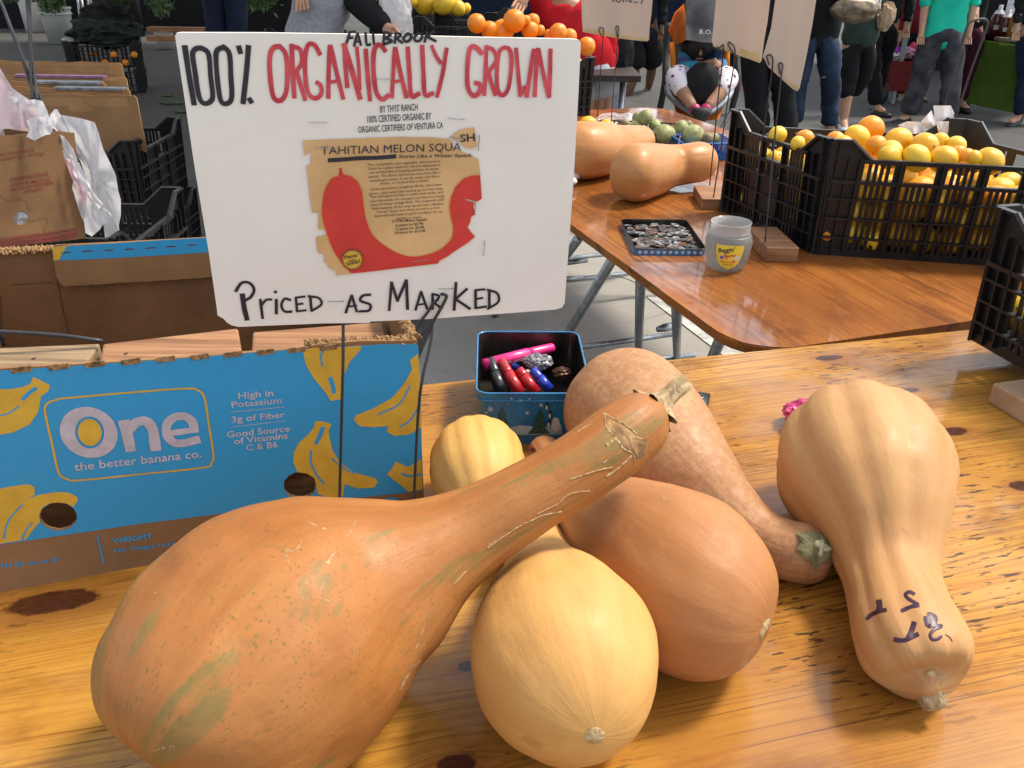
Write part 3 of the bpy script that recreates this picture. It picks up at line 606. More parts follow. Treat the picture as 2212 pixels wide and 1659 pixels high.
surf_stroke('handwritten_price', butt, ZM, [(43, [(1005, 470), (1012, 510), (1008, 548)]), (31, [(918, 608), (955, 575), (1005, 552), (1062, 540)]),
    (26, [(1262, 432), (1225, 415), (1195, 432), (1215, 462), (1288, 505)]), (29, [(1292, 508), (1230, 520), (1162, 552)]),
    (40, [(1258, 625), (1238, 690), (1215, 742)]), (34, [(1110, 750), (1180, 757), (1235, 735), (1288, 710)]),
    (49, [(1345, 580), (1390, 590), (1395, 625), (1365, 650), (1348, 615), (1345, 585)]), (37, [(1370, 600), (1385, 630)]), (26, [(1385, 655), (1450, 655), (1400, 680), (1370, 715), (1385, 750), (1425, 745), (1448, 722)]), (8, [(1475, 715), (1505, 735), (1525, 765)])], M_marker, but, .0006, .1)
ZT = zone(1600, 1200, 1.7015)
surf_stroke('marker_line', orgt, ZT, [(16, [(815, 985), (830, 940), (850, 915)]), (30, [(825, 955), (850, 975), (862, 985)])], M_maroon, org, .0006, .1)
f7, f7o, f7t, _ = squash('butternut_squash', 'larger shiny tan squash on the orange table, half hidden behind the white sign', [
    (1205, 325, 8, .07), (1210, 325, 40, .07), (1232, 325, 58), (1268, 326, 61), (1305, 322, 55), (1342, 314, 42), (1372, 308, 36), (1395, 305, 30), (1405, 304, 6, .05)], MS_far, ribs=0, seed=7, lump=.03)
f8, f8o, f8t, _ = squash('butternut_squash', 'smooth tan butternut squash before the green fruits, neck propped on a wooden block', [
    (1321, 372, 6, .07), (1325, 372, 32, .07), (1342, 373, 52, .075), (1375, 374, 62), (1412, 367, 56, .072), (1448, 359, 46, .07), (1480, 355, 43, .075), (1510, 350, 43, .078), (1530, 346, 33, .08), (1538, 345, 6, .08)], MS_far, ribs=0, seed=8, lump=.03)
surf_strokes('scratch', f8t, zone(2200, 0, 2.458), [(5, [(560, 1440), (700, 1385), (900, 1370), (1100, 1400)]), (4, [(1050, 1540), (1250, 1510), (1400, 1490), (1470, 1500)])], M_gash, f8, .0004)

# ------------------------------------------------------------------ hand-lettered sign on wires
SG = zone(650, 80, 1.3012); SH = zone(500, 0, 1.2289); SK = zone(1150, 480, 2.5525)
wl = at(736, 1165, T); wr = at(893, 1172, T)
sv = ray(1026, 3971).normalized() * -1; su = ray(9400, 255).normalized()
anchor = aty(742, 690, wl.y)
sp_ = Plane(anchor, su, sv)
sg = thing('price_sign', 'white poster board sign hand lettered ORGANICALLY GROWN and PRICED AS MARKED above the squashes', 'sign', tuple(sp_.world(sp_.hit(850, 690))))
out = [(378, 78), (381, 72), (390, 70.5), (560, 71), (760, 74), (1000, 80), (1240, 84.5), (1251, 87), (1255, 93), (1250, 200), (1240, 380), (1227, 560), (1220, 655), (1214, 665), (1200, 669), (1100, 677), (1000, 684), (935, 689), (800, 695), (798, 698), (700, 699), (600, 703), (515, 706.5), (500, 703), (490, 697), (483, 689), (470, 682), (468, 665), (450, 540), (420, 360), (398, 210)]
o = obj('board', place(curve_mesh([[sp_.hit(*p) for p in out]], .004), sp_, -.0025), M_board, sg)
black = [(28, [(280, 225), (300, 360), (325, 503)]), (25, [(362, 232), (395, 262), (405, 370), (415, 465), (398, 495), (366, 497), (346, 455), (330, 350), (318, 262), (335, 235)], True),
         (25, [(468, 226), (496, 262), (503, 370), (507, 470), (486, 500), (456, 490), (442, 420), (432, 310), (434, 248)], True), (26, [(541, 226), (549, 254)]), (26, [(588, 224), (578, 350), (562, 497)]), (24, [(592, 478), (602, 494)])]
obj('black_lettering', ribbon_me(sp_, black, SH, .0004), M_black_ink, sg)
red = [(24, [(738, 222), (768, 262), (776, 350), (770, 445), (743, 486), (711, 472), (696, 400), (690, 290), (705, 235)], True), (24, [(797, 218), (802, 350), (810, 470)]), (20, [(797, 222), (838, 240), (846, 300), (818, 348)]), (22, [(822, 350), (840, 410), (862, 482)]),
       (22, [(934, 262), (908, 218), (876, 218), (861, 290), (866, 400), (882, 458), (915, 475), (940, 452), (938, 415), (918, 398)]), (22, [(982, 222), (976, 350), (974, 472)]), (22, [(985, 222), (1012, 340), (1046, 476)]), (16, [(978, 398), (1030, 390)]),
       (22, [(1052, 215), (1058, 330), (1066, 420)]), (26, [(1050, 215), (1085, 330), (1128, 476)]), (18, [(1112, 228), (1122, 330), (1126, 430)]), (22, [(1155, 240), (1164, 360), (1176, 484)]), (22, [(1250, 246), (1226, 218), (1198, 235), (1192, 330), (1205, 440), (1234, 480), (1266, 460)]),
       (20, [(1296, 232), (1288, 350), (1282, 470)]), (22, [(1298, 232), (1320, 340), (1352, 470)]), (15, [(1290, 395), (1336, 388)]), (22, [(1358, 230), (1366, 350), (1376, 462), (1414, 452)]), (22, [(1428, 222), (1434, 350), (1442, 456), (1480, 450)]), (18, [(1474, 222), (1495, 270), (1518, 305)]), (20, [(1546, 235), (1528, 350), (1500, 466)]),
       (22, [(1716, 258), (1684, 226), (1657, 240), (1646, 340), (1650, 425), (1676, 462), (1704, 446), (1708, 408), (1684, 400)]), (20, [(1738, 225), (1735, 340), (1728, 458)]), (18, [(1738, 226), (1772, 242), (1786, 290), (1748, 350)]), (20, [(1750, 352), (1762, 400), (1782, 458)]), (20, [(1826, 228), (1850, 240), (1860, 300), (1846, 420), (1818, 460), (1792, 430), (1790, 320), (1802, 248)], True),
       (20, [(1882, 235), (1892, 350), (1902, 462)]), (18, [(1902, 462), (1924, 420), (1932, 466)]), (20, [(1934, 466), (1950, 350), (1968, 240)]), (20, [(1972, 464), (1978, 350), (1988, 236)]), (20, [(1990, 238), (2012, 350), (2040, 468)]), (20, [(2042, 466), (2046, 350), (2048, 240)])]
obj('red_lettering', ribbon_me(sp_, red, SH, .0004), M_red_ink, sg)
fb = [(11, [(1078, 152), (1070, 185), (1058, 216)]), (11, [(1078, 155), (1104, 152)]), (11, [(1066, 185), (1092, 181)]), (11, [(1099, 222), (1115, 160)]), (11, [(1116, 160), (1132, 218)]), (9, [(1104, 202), (1128, 199)]), (11, [(1154, 158), (1160, 215), (1178, 213)]), (11, [(1190, 160), (1197, 213), (1218, 210)]),
      (11, [(1245, 155), (1240, 215)]), (12, [(1243, 155), (1276, 166), (1248, 184)]), (12, [(1248, 184), (1282, 198), (1240, 215)]), (11, [(1300, 160), (1295, 208)]), (11, [(1300, 160), (1326, 168), (1302, 186)]), (11, [(1304, 186), (1332, 207)]), (12, [(1358, 162), (1376, 172), (1366, 195), (1346, 200), (1338, 182)], True), (12, [(1410, 160), (1428, 170), (1418, 194), (1398, 198), (1390, 180)], True), (11, [(1450, 153), (1440, 202)]), (11, [(1484, 150), (1452, 178)]), (11, [(1452, 178), (1494, 198)])]
fb = [(w * 1.15, *r) for w, *r in fb]
obj('small_lettering', ribbon_me(sp_, fb, SH, .0005), M_black_ink, sg)
pm = [(26, [(396, 1405), (405, 1470), (420, 1532)]), (16, [(362, 1388), (392, 1345), (432, 1345), (456, 1378), (438, 1418), (396, 1440)]), (15, [(488, 1430), (494, 1480), (500, 1526)]), (13, [(492, 1462), (518, 1432), (545, 1430)]), (16, [(570, 1430), (570, 1502)]), (14, [(562, 1388), (569, 1394)]), (14, [(642, 1432), (612, 1426), (596, 1460), (612, 1490), (648, 1492)]),
      (13, [(670, 1420), (676, 1488)]), (12, [(668, 1420), (716, 1414)]), (12, [(672, 1455), (706, 1450)]), (12, [(674, 1490), (722, 1484)]), (14, [(744, 1416), (750, 1486)]), (13, [(734, 1412), (788, 1422), (800, 1455), (750, 1488)]), (14, [(926, 1496), (956, 1408)]), (14, [(956, 1408), (982, 1492)]), (10, [(936, 1466), (982, 1460)]), (14, [(1052, 1404), (1012, 1410), (1002, 1436), (1050, 1455), (1044, 1485), (994, 1490)]),
      (14, [(1148, 1484), (1160, 1340)]), (15, [(1160, 1342), (1190, 1436)]), (16, [(1190, 1436), (1236, 1330)]), (16, [(1236, 1330), (1242, 1478)]), (13, [(1283, 1482), (1311, 1388)]), (13, [(1311, 1388), (1342, 1476)]), (10, [(1290, 1456), (1336, 1450)]), (14, [(1370, 1400), (1370, 1478)]), (13, [(1368, 1400), (1402, 1410), (1390, 1436), (1372, 1442)]), (12, [(1374, 1442), (1418, 1476)]),
      (15, [(1490, 1342), (1480, 1482)]), (14, [(1546, 1374), (1488, 1426)]), (14, [(1488, 1426), (1562, 1476)]), (14, [(1590, 1380), (1590, 1472)]), (12, [(1590, 1380), (1638, 1376)]), (12, [(1590, 1426), (1626, 1420)]), (12, [(1590, 1472), (1644, 1464)]), (14, [(1660, 1380), (1660, 1472)]), (13, [(1650, 1378), (1700, 1396), (1706, 1440), (1652, 1476)])]
obj('lower_lettering', ribbon_me(sp_, pm, SG, .0004), M_black_ink, sg)
obj('printed_lines', text_parts(sp_, [("BY THYS' RANCH", 1103, 472, 1295, 460, 36, .008), ('100% CERTIFIED ORGANIC BY', 1036, 524, 1365, 506, 36, .008), ('ORGANIC CERTIFIERS OF VENTURA CA', 990, 576, 1424, 552, 34, .008)], SG, .0005), M_print, sg)
main_o = [(107, 185), (420, 170), (745, 160), (745, 156), (1100, 148), (1400, 152), (1570, 168), (1610, 195), (1600, 235), (1640, 262), (1700, 292), (1790, 330), (1875, 375), (1888, 530), (1898, 650), (1905, 770), (1850, 802), (1790, 780), (1740, 768), (1745, 785), (1810, 800), (1832, 812), (1820, 850), (1842, 925), (1800, 950), (1786, 1010), (1762, 1055), (1800, 1105), (1840, 1150), (1760, 1215), (1640, 1290), (1560, 1350), (1480, 1390), (1465, 1420), (1100, 1462), (800, 1500), (600, 1520), (440, 1540), (448, 1500), (400, 1478), (360, 1452), (357, 1420), (325, 1402), (322, 1360), (325, 1325), (262, 1310), (250, 1230), (240, 1152), (300, 1140), (348, 1126), (350, 1085), (335, 1078), (262, 1074), (264, 1000), (268, 935), (250, 890), (240, 905), (205, 912), (180, 760), (160, 560), (145, 432), (190, 425), (190, 350), (186, 285), (160, 300), (150, 325), (128, 334)]
clip = shape_on('newspaper_clipping', sp_, [main_o], M_kraft_paper, sg, .0008, .0004, SK)
shape_on('torn_scrap', sp_, [[(1590, 152), (1640, 105), (1680, 80), (1740, 62), (1830, 50), (1845, 140), (1858, 240), (1800, 265), (1740, 250), (1700, 215), (1672, 195), (1640, 178)]], M_kraft_paper, clip, .0012, .0004, SK)
redl = [(470, 540), (400, 560), (345, 640), (318, 720), (302, 850), (302, 930), (322, 1030), (350, 1120), (390, 1230), (440, 1330), (520, 1440), (600, 1518), (800, 1498), (1100, 1461), (1463, 1418), (1480, 1390), (1560, 1348), (1640, 1289), (1760, 1213), (1838, 1150), (1799, 1107), (1761, 1056), (1785, 1010), (1799, 950), (1840, 925), (1819, 850), (1830, 812), (1808, 801), (1744, 786), (1738, 768), (1790, 779), (1850, 800), (1903, 769), (1897, 650), (1888, 532), (1800, 537), (1720, 570), (1640, 650), (1598, 750), (1582, 850), (1595, 950), (1618, 1050), (1600, 1170), (1500, 1270), (1360, 1328), (1200, 1350), (1050, 1310), (900, 1220), (800, 1120), (742, 970), (718, 830), (700, 690), (660, 600), (600, 550), (530, 528)]
pf = shape_on('printed_squash', sp_, [redl], M_red_print, clip, .0014, .0002, SK)
shape_on('printed_stem', sp_, [[(472, 458), (498, 458), (505, 500), (518, 532), (464, 545), (474, 500)]], M_red_print, clip, .0015, .0002, SK)
obj('outline', ribbon_me(sp_, [(6, [(470, 536), (400, 556), (343, 640), (314, 720), (298, 850), (299, 930), (318, 1030), (347, 1120), (387, 1230), (437, 1330), (517, 1442), (597, 1520)]), (6, [(1888, 528), (1800, 533), (1718, 566), (1636, 648), (1594, 750), (1578, 850), (1591, 950), (1614, 1050), (1597, 1168), (1498, 1267), (1360, 1325), (1200, 1346), (1052, 1306), (903, 1216), (804, 1118), (746, 970), (722, 830), (704, 690), (664, 600), (602, 546), (530, 524)])], SK, .0017), M_orange_line, clip)
obj('crossed_out_line', ribbon_me(sp_, [(42, [(370, 382), (520, 372), (700, 360), (860, 356), (1035, 342)])], SK, .0016), M_black_ink, clip)
obj('clipping_text', text_parts(sp_, [('TAHITIAN MELON SQUA', 292, 325, 1695, 283, 84, 0), ('SH', 1690, 197, 1836, 186, 78, .018), ('Stores Like a Winter Squash', 1066, 357, 1800, 345, 34, .012, .25),
    ('This remarkable new vegetable, discovered in', 755, 438, 1487, 400, 25), ('Tahiti by a plant explorer, has the appearance', 757, 477, 1485, 437, 25), ('and extraordinary keeping qualities of winter', 773, 515, 1477, 475, 25), ('squash. The flavor and aroma are more like a', 765, 557, 1492, 512, 25),
    ('cantaloupe melon. It can be eaten raw like a', 780, 597, 1483, 550, 25), ('melon, or cooked like a squash.', 888, 626, 1378, 592, 25), ('Some specimens weighing 40 lbs. have been', 790, 683, 1505, 632, 25), ('grown, with necks that extend up to 3 feet long.', 772, 728, 1515, 673, 25),
    ('The enlarged end has a small seed cavity, and', 783, 760, 1517, 710, 25), ('once the seeds are scooped out there is a large', 777, 803, 1528, 748, 25), ('area of meaty orange flesh. The longneck solid', 790, 840, 1525, 785, 25), ('flesh extends all the way up and has a distinct', 800, 878, 1520, 825, 25),
    ('"honey" flavor and when stored in a cool', 850, 913, 1480, 865, 25), ('basement will keep in good condition for six', 827, 951, 1510, 905, 25), ('months or more.', 1047, 976, 1300, 960, 25), ('V17782 Melon Squash', 1000, 1006, 1352, 985, 25, .014), ('6 plants for $5.98;', 1040, 1046, 1320, 1026, 25, .012), ('12 plants for $9.98;', 1038, 1084, 1330, 1063, 25, .012), ('24 plants for $15.98.', 1030, 1121, 1342, 1098, 25, .012)], SK, .0019), M_print, clip)
cxs, cys = 605, 1375
star = []
for k in range(56):
    a = 2 * math.pi * k / 56; r_ = 122 if k % 2 else 92; star.append((cxs + math.cos(a) * r_, cys + math.sin(a) * r_ * .95))
shape_on('starburst', sp_, [star], M_black_ink, clip, .0020, .0002, SK)
shape_on('starburst_fill', sp_, [[(cxs + (x - cxs) * .9, cys + (y - cys) * .9) for x, y in star]], M_yellow, clip, .0023, .0002, SK)
obj('starburst_text', text_parts(sp_, [('Plants', 528, 1370, 655, 1345, 36, .015), ('not', 572, 1402, 632, 1392, 32, .015), ('Seeds!', 548, 1438, 685, 1405, 38, .015)], SK, .0027), M_print, clip)
for x0, y0, x1, y1 in ((740, 521, 828, 520), (1451, 499, 1531, 505), (768, 651, 855, 650), (1458, 598, 1545, 600), (1608, 587, 1603, 664), (1635, 1130, 1630, 1200), (1266, 1233, 1346, 1222), (838, 1437, 915, 1436), (1406, 1372, 1474, 1372), (1085, 298, 1158, 300), (1588, 935, 1584, 990)):
    a = sp_.world(sp_.hit(*SG(x0, y0)), .0022); c = sp_.world(sp_.hit(*SG(x1, y1)), .0022); b = NB(); tube(b, [a - sp_.n * .003, a, c, c - sp_.n * .003], .00045, 6); obj('staple', b, M_staple, sg)
# wires that hold the sign
def wire(name, label, pts, r=.0018, grp=None, m=None):
    b = NB(); tube(b, smooth_path(pts, 5), r, 8); o = obj(name, b, m or M_wire, None, True); return setp(o, label, 'wire', grp)
w0 = sp_.world(sp_.hit(742, 640), -.007); w1 = sp_.world(sp_.hit(742, 705), -.007)
wire('sign_wire', 'left dark steel wire rising behind the white sign in front of the blue box', [Vector((wl.x, wl.y, T + .02)), aty(734, 1060, wl.y), aty(738, 900, wl.y), aty(741, 780, wl.y), w1, w0])
c0 = sp_.world(sp_.hit(938, 700), -.007)
wire('sign_wire', 'right dark steel wire bent at the lettered sign, ending in a paper-clip loop', [Vector((wr.x, wr.y, T + .02)), aty(895, 1060, wr.y), aty(903, 900, wr.y), aty(912, 820, wr.y + .0), aty(930, 740, sp_.world(sp_.hit(930, 740)).y - .002), sp_.world(sp_.hit(936, 690), -.006), sp_.world(sp_.hit(940, 655), -.005), sp_.world(sp_.hit(950, 640), -.004),
     sp_.world(sp_.hit(958, 634), .003), sp_.world(sp_.hit(962, 642), .004), sp_.world(sp_.hit(935, 690), .004), sp_.world(sp_.hit(915, 713), .004), sp_.world(sp_.hit(902, 712), .004), sp_.world(sp_.hit(901, 700), .004), sp_.world(sp_.hit(925, 668), .004), sp_.world(sp_.hit(938, 646), .004)])
blk = thing('wood_block', 'wooden base block of the sign wires, hidden behind the big orange squash', 'wood block', ((wl + wr) / 2)[:])
bx_ = (wr - wl).normalized(); b = NB(); box(b, (wl + wr) / 2 + Vector((0, 0, .016)), ((wr - wl).length + .05, .045, .032), bx_, Vector((-bx_.y, bx_.x, 0)), .002); obj('block', b, M_block, blk)

# ------------------------------------------------------------------ banana box
JJ = zone(0, 1250, 1.264)
A0 = at(917, 1110, T); B0 = at(0, 1280, T); BU = (B0 - A0).normalized(); BV = Vector((BU.y, -BU.x, 0)); BV = BV if BV.y > 0 else -BV
BL = (B0 - A0).length + .05; BD = .475
bxp = Plane(A0, -BU, (0, 0, 1))                # front face, u to the right
bb_ = thing('banana_box', 'open blue and brown cardboard banana box printed with yellow bananas, left of the squashes', 'box', tuple(A0 + BU * .2 + BV * .2))
TH = .005
def topz(px, py): q = bxp.hit(px, py); return (q.x, q.y)
tops = [topz(-60, 806)] + [topz(*JJ(x, y)) for x, y in ((0, 258), (300, 240), (560, 222), (820, 205), (1080, 185), (1330, 165), (1520, 150), (1580, 135), (1700, 128), (1800, 120), (2000, 118), (2070, 112), (2082, 120))]
front = [(-BL, 0.0), (0.0, 0.0)] + [(0.0, tops[-1][1])] + [(x, y + .0007 * math.sin(i * 7)) for i, (x, y) in enumerate(tops[::-1][1:])]
front[-1] = (-BL, tops[0][1])
def ellipse_px(cx_, cy_, rx, ry, n=28, j=0): return [(cx_ + rx * math.cos(2 * math.pi * k / n) + j * random.uniform(-1, 1), cy_ + ry * math.sin(2 * math.pi * k / n) + j * random.uniform(-1, 1)) for k in range(n)]
holes = [[bxp.hit(*JJ(*p)) for p in ellipse_px(290, 990, 93, 70, 40, 2)], [bxp.hit(*JJ(*p)) for p in ellipse_px(1493, 835, 81, 66, 40, 2)]]
fw_ = obj('front_wall', place(curve_mesh([front] + holes, TH), bxp, -TH / 2), M_card, bb_)
blue = [(-BL, bxp.hit(*JJ(0, 1130)).y + .028)] ; 
bl = [bxp.hit(*JJ(*p)) for p in ((-75, 1141), (700, 1026), (1400, 938), (2104, 861), (2100, 700), (2095, 400), (2081, 140), (2060, 132), (1900, 133), (1760, 142), (1520, 156), (1330, 170), (1080, 190), (820, 210), (560, 227), (300, 246), (-75, 268))]
shape_on('blue_print', bxp, None, M_blue, bb_, .0003, .0002, loc=[bl] + [[q for q in h] for h in holes])
hb = .0009
def clipx(pts): return [(min(x, 2096), y) for x, y in pts]
ban = {
 'b1': [(-70, 352), (40, 356), (110, 346), (150, 330), (165, 295), (205, 312), (250, 337), (240, 366), (205, 390), (198, 430), (190, 470), (150, 530), (60, 572), (-70, 592)],
 'b2': [(-70, 868), (40, 842), (140, 828), (172, 842), (174, 880), (140, 898), (120, 906), (200, 880), (280, 868), (340, 869), (385, 892), (388, 908), (340, 922), (250, 948), (190, 1000), (150, 1060), (128, 1104), (-70, 1135)],
 'b3': [(1508, 160), (1560, 150), (1715, 146), (1800, 141), (1790, 165), (1740, 220), (1710, 290), (1697, 405), (1645, 414), (1620, 372), (1560, 300), (1520, 230)],
 'b4': [(2080, 180), (2040, 210), (2050, 260), (2010, 330), (1950, 400), (1850, 455), (1770, 486), (1760, 510), (1790, 540), (1860, 545), (1935, 538), (1922, 565), (1960, 588), (2040, 580), (2096, 545), (2090, 300)],
 'b5': [(1570, 514), (1610, 517), (1650, 530), (1635, 560), (1640, 600), (1655, 660), (1690, 720), (1760, 770), (1870, 800), (1880, 820), (1860, 845), (1780, 850), (1715, 828), (1707, 885), (1690, 895), (1640, 895), (1582, 878), (1574, 840), (1566, 800), (1530, 776), (1480, 768), (1460, 720), (1462, 670), (1490, 620), (1540, 575), (1562, 545)],
 'b6': [(1970, 716), (2030, 745), (2097, 705), (2103, 855), (2030, 865), (1990, 830), (1925, 780), (1950, 752)]}
def cut_hole(pts): return pts
for k_, pts in ban.items():
    lp = [bxp.hit(*JJ(*p)) for p in pts]
    if k_ == 'b2':   # goes round the hole
        pts2 = [(-70, 868), (40, 842), (140, 828), (172, 842), (174, 880), (140, 898), (120, 906), (200, 880), (280, 868), (340, 869), (385, 892), (388, 908), (366, 942), (335, 925), (290, 918), (245, 924), (210, 945), (194, 985), (200, 1015), (168, 1050), (128, 1104), (-70, 1135)]
        lp = [bxp.hit(*JJ(*p)) for p in pts2]
    shape_on('printed_banana', bxp, None, M_yellow, bb_, .0007, .0002, loc=[lp])
for _st in [(10, [(1548, 660), (1548, 720), (1575, 780), (1612, 826)]), (8, [(1652, 700), (1700, 742), (1762, 776)]), (9, [(2040, 340), (1985, 430), (1880, 482)]), (9, [(2092, 430), (2040, 510), (1990, 541)]), (10, [(1612, 158), (1595, 195), (1606, 242)]), (9, [(20, 1100), (42, 1010), (112, 930)]), (9, [(110, 1108), (128, 1060), (160, 1020)]), (9, [(-40, 492), (40, 476), (96, 440)]), (22, [(1572, 625), (1590, 590), (1606, 548)]), (22, [(1642, 300), (1655, 335), (1662, 372)]), (22, [(115, 405), (145, 375), (180, 350)]), (12, [(2000, 775), (2040, 788), (2092, 778)])]: obj('printed_leaf_line', ribbon_me(bxp, [_st], JJ, hb), M_blue, bb_)
obj('yellow_frame', ribbon_me(bxp, [(12, [(300, 402), (620, 374), (920, 352), (985, 362), (1018, 400), (1040, 540), (1062, 680), (1052, 722), (1015, 745), (700, 778), (400, 808), (335, 802), (292, 768), (258, 620), (225, 470), (238, 425)], True)], JJ, hb), M_yellow, bb_)
def ell(cx_, cy_, rx, ry, rot=0, n=36):
    return [bxp.hit(*JJ(cx_ + rx * math.cos(a) * math.cos(rot) - ry * math.sin(a) * math.sin(rot), cy_ + rx * math.cos(a) * math.sin(rot) + ry * math.sin(a) * math.cos(rot))) for a in [2 * math.pi * k / n for k in range(n)]]
shape_on('letter_o', bxp, None, M_lilac, bb_, hb, .0002, loc=[ell(442, 570, 147, 124, .35), ell(447, 570, 72, 80, -.2)])
shape_on('yellow_oval', bxp, None, M_yellow, bb_, hb, .0002, loc=[ell(447, 570, 59, 67, -.2)])
obj('large_lettering', ribbon_me(bxp, [(56, [(618, 520), (636, 590), (650, 655)]), (54, [(640, 560), (680, 520), (728, 515), (758, 550), (768, 600), (775, 652)]), (36, [(838, 575), (900, 567), (972, 557)]), (46, [(966, 562), (960, 522), (925, 492), (870, 494), (832, 530), (832, 580), (862, 618), (910, 624), (985, 606)])], JJ, hb), M_lilac, bb_)
obj('white_lettering', text_parts(bxp, [('the better banana co.', 372, 762, 1003, 694, 42, .012), ('High in', 1187, 404, 1360, 388, 33, .014), ('Potassium', 1153, 447, 1403, 424, 31, .014), ('3g of Fiber', 1153, 521, 1418, 495, 31, .014), ('Good Source', 1130, 597, 1442, 565, 32, .014), ('of Vitamins', 1165, 630, 1433, 599, 31, .014), ('C & B6', 1226, 661, 1382, 644, 31, .014)], JJ, hb), M_lilac, bb_)
obj('rule_line', ribbon_me(bxp, [(3, [(1150, 470), (1416, 443)]), (3, [(1157, 542), (1418, 513)])], JJ, hb), M_lilac, bb_)
obj('blue_lettering', text_parts(bxp, [('WEIGHT', 560, 1124, 762, 1096, 25, .03), ('Net Weight 18.14 Kgs. (40 lbs.)', 568, 1168, 1090, 1106, 18, .02), ('LENGTH 20 cm or 8"', -120, 1262, 298, 1212, 22, .02)], JJ, .0006), M_blue, bb_)
obj('blue_rule', ribbon_me(bxp, [(9, [(486, 1085), (515, 1220)]), (9, [(1258, 978), (1264, 1010)])], JJ, .0006), M_blue, bb_)
shape_on('blue_seal', bxp, None, M_blue, bb_, .0006, .0002, loc=[[bxp.hit(*JJ(1945 + (58 if k % 2 else 48) * math.cos(math.pi * k / 16), 935 + (44 if k % 2 else 36) * math.sin(math.pi * k / 16))) for k in range(32)]])
H1 = tops[-1][1]; H0 = tops[0][1]
def wallpoly(name, pl, loops, m, off=-TH / 2, th=TH, sub=None): return obj(name, place(curve_mesh(loops, th), pl, off), m, sub or bb_)
rsp = Plane(A0, BV, (0, 0, 1))
rt = [(TH + .001, 0), (BD, 0), (BD, H1 + .012), (BD - .03, H1 + .01), (BD - .05, H1 - .015), (BD - .10, H1 - .008), (.25, H1 - .012), (.12, H1 - .004), (.04, H1 + .002), (TH + .001, H1 - .001)]
wallpoly('side_wall', rsp, [[(x, y) for x, y in rt]], M_card)
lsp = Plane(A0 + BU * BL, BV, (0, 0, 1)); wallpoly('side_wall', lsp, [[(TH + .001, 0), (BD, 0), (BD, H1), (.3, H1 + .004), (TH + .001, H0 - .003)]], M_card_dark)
bkp = Plane(A0 + BV * BD, -BU, (0, 0, 1))
hz = lambda px, py: tuple(bkp.hit(px, py))
bt = [hz(-60, 541), hz(0, 540), hz(60, 536), hz(117, 532), hz(118, 530), hz(250, 524), hz(443, 514)]
bkl = [(-BL + TH + .001, 0), (-TH - .001, 0), (-TH - .001, bt[-1][1])] + bt[::-1][:-1] + [(-BL + TH + .001, bt[0][1])]
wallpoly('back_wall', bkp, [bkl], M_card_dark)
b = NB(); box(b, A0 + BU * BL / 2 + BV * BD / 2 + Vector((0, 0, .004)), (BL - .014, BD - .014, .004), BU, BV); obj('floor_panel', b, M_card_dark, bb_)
# folded-in flap of the back wall: blue band on top, brown below, with slots
fl = Plane(A0 + BV * (BD - .012), -BU, (0, 0, 1)); fz = lambda px, py: tuple(fl.hit(px, py))
Z3 = zone(0, 650, 2.212)
slots = []
for cx_, cy_ in ((575, 760), (762, 748), (943, 739), (1128, 731), (1313, 720), (1488, 708), (1668, 695)): slots.append([fz(*Z3(cx_ + 50 * math.cos(a), cy_ + 7 * math.sin(a) - 4 * math.cos(a))) for a in [2 * math.pi * k / 14 for k in range(14)]])
wallpoly('flap', fl, [[fz(*Z3(*p)) for p in ((456, 712), (700, 690), (1000, 676), (1400, 650), (1790, 628), (2150, 600), (2150, 952), (1830, 970), (1400, 1000), (1000, 1022), (640, 1047), (560, 1046), (515, 1015), (488, 960))]] + slots, M_card, 0, .003)
shape_on('blue_band', fl, None, M_blue, bb_, .0018, .0003, loc=[[fz(*Z3(*p)) for p in ((585, 703), (1000, 678), (1400, 652), (1790, 630), (2150, 602), (2150, 735), (1800, 757), (1200, 795), (700, 820), (515, 826))]] + slots)
shape_on('yellow_band', fl, None, M_yellow, bb_, .0018, .0003, loc=[[fz(*Z3(*p)) for p in ((458, 714), (583, 704), (513, 826), (466, 828))]])
M_crease = mat('cardboard_crease', (.10, .05, .022), .9)
for _w, _pts in ((3.5, [(116, 545), (124, 600), (136, 665), (150, 722)]), (2.2, [(2, 640), (3, 690), (4, 740)]), (1.6, [(30, 615), (70, 612), (112, 610)])): obj('crease', ribbon_me(bkp, [(_w, _pts)], lambda x, y: (x, y), .0008), M_crease, bb_)
obj('flap_edge_highlight', ribbon_me(fl, [(5, [(488, 962), (515, 1016), (560, 1047), (640, 1049), (1000, 1024), (1400, 1002), (1830, 972)])], Z3, .0018), M_card_edge, bb_)  # pale strip painted as a highlight along the flap's bottom edge
# torn ragged corrugated edges
def ragged(name, P0, P1, w, h, n=40, seed=0):
    b = NB(); P0 = Vector(P0); P1 = Vector(P1); U = (P1 - P0).normalized(); Vv = Vector((-U.y, U.x, 0)); rows = []
    for i in range(n + 1):
        c = P0 + (P1 - P0) * (i / n); row = []
        for k in range(9):
            a = math.pi * k / 8; j = 1 + .6 * noise.noise(Vector((i * .35, k * .8, seed))) + .3 * noise.noise(Vector((i * 1.3, k * 1.1, seed))); row.append(b.verts.new(c + Vv * math.cos(a) * w / 2 * j + Vector((0, 0, math.sin(a) * h * j))))
        rows.append(row)
    for A, B in zip(rows, rows[1:]):
        for k in range(8): b.faces.new((A[k], B[k], B[k + 1], A[k + 1]))
    b.faces.new(rows[0]); b.faces.new(rows[-1][::-1])
    return obj(name, b, M_card_edge, bb_)
def fp(q, back=.0): return bxp.world(q, -back)
ragged('torn_edge', fp(Vector((tops[7][0], tops[7][1] - .002)), .008), fp(Vector((-.002, H1 - .002)), .008), .014, .007, 90, 1)
ragged('torn_edge', A0 + BV * .015 + Vector((0, 0, H1 - .003)), A0 + BV * .19 + Vector((0, 0, H1 - .014)), .015, .008, 70, 3)
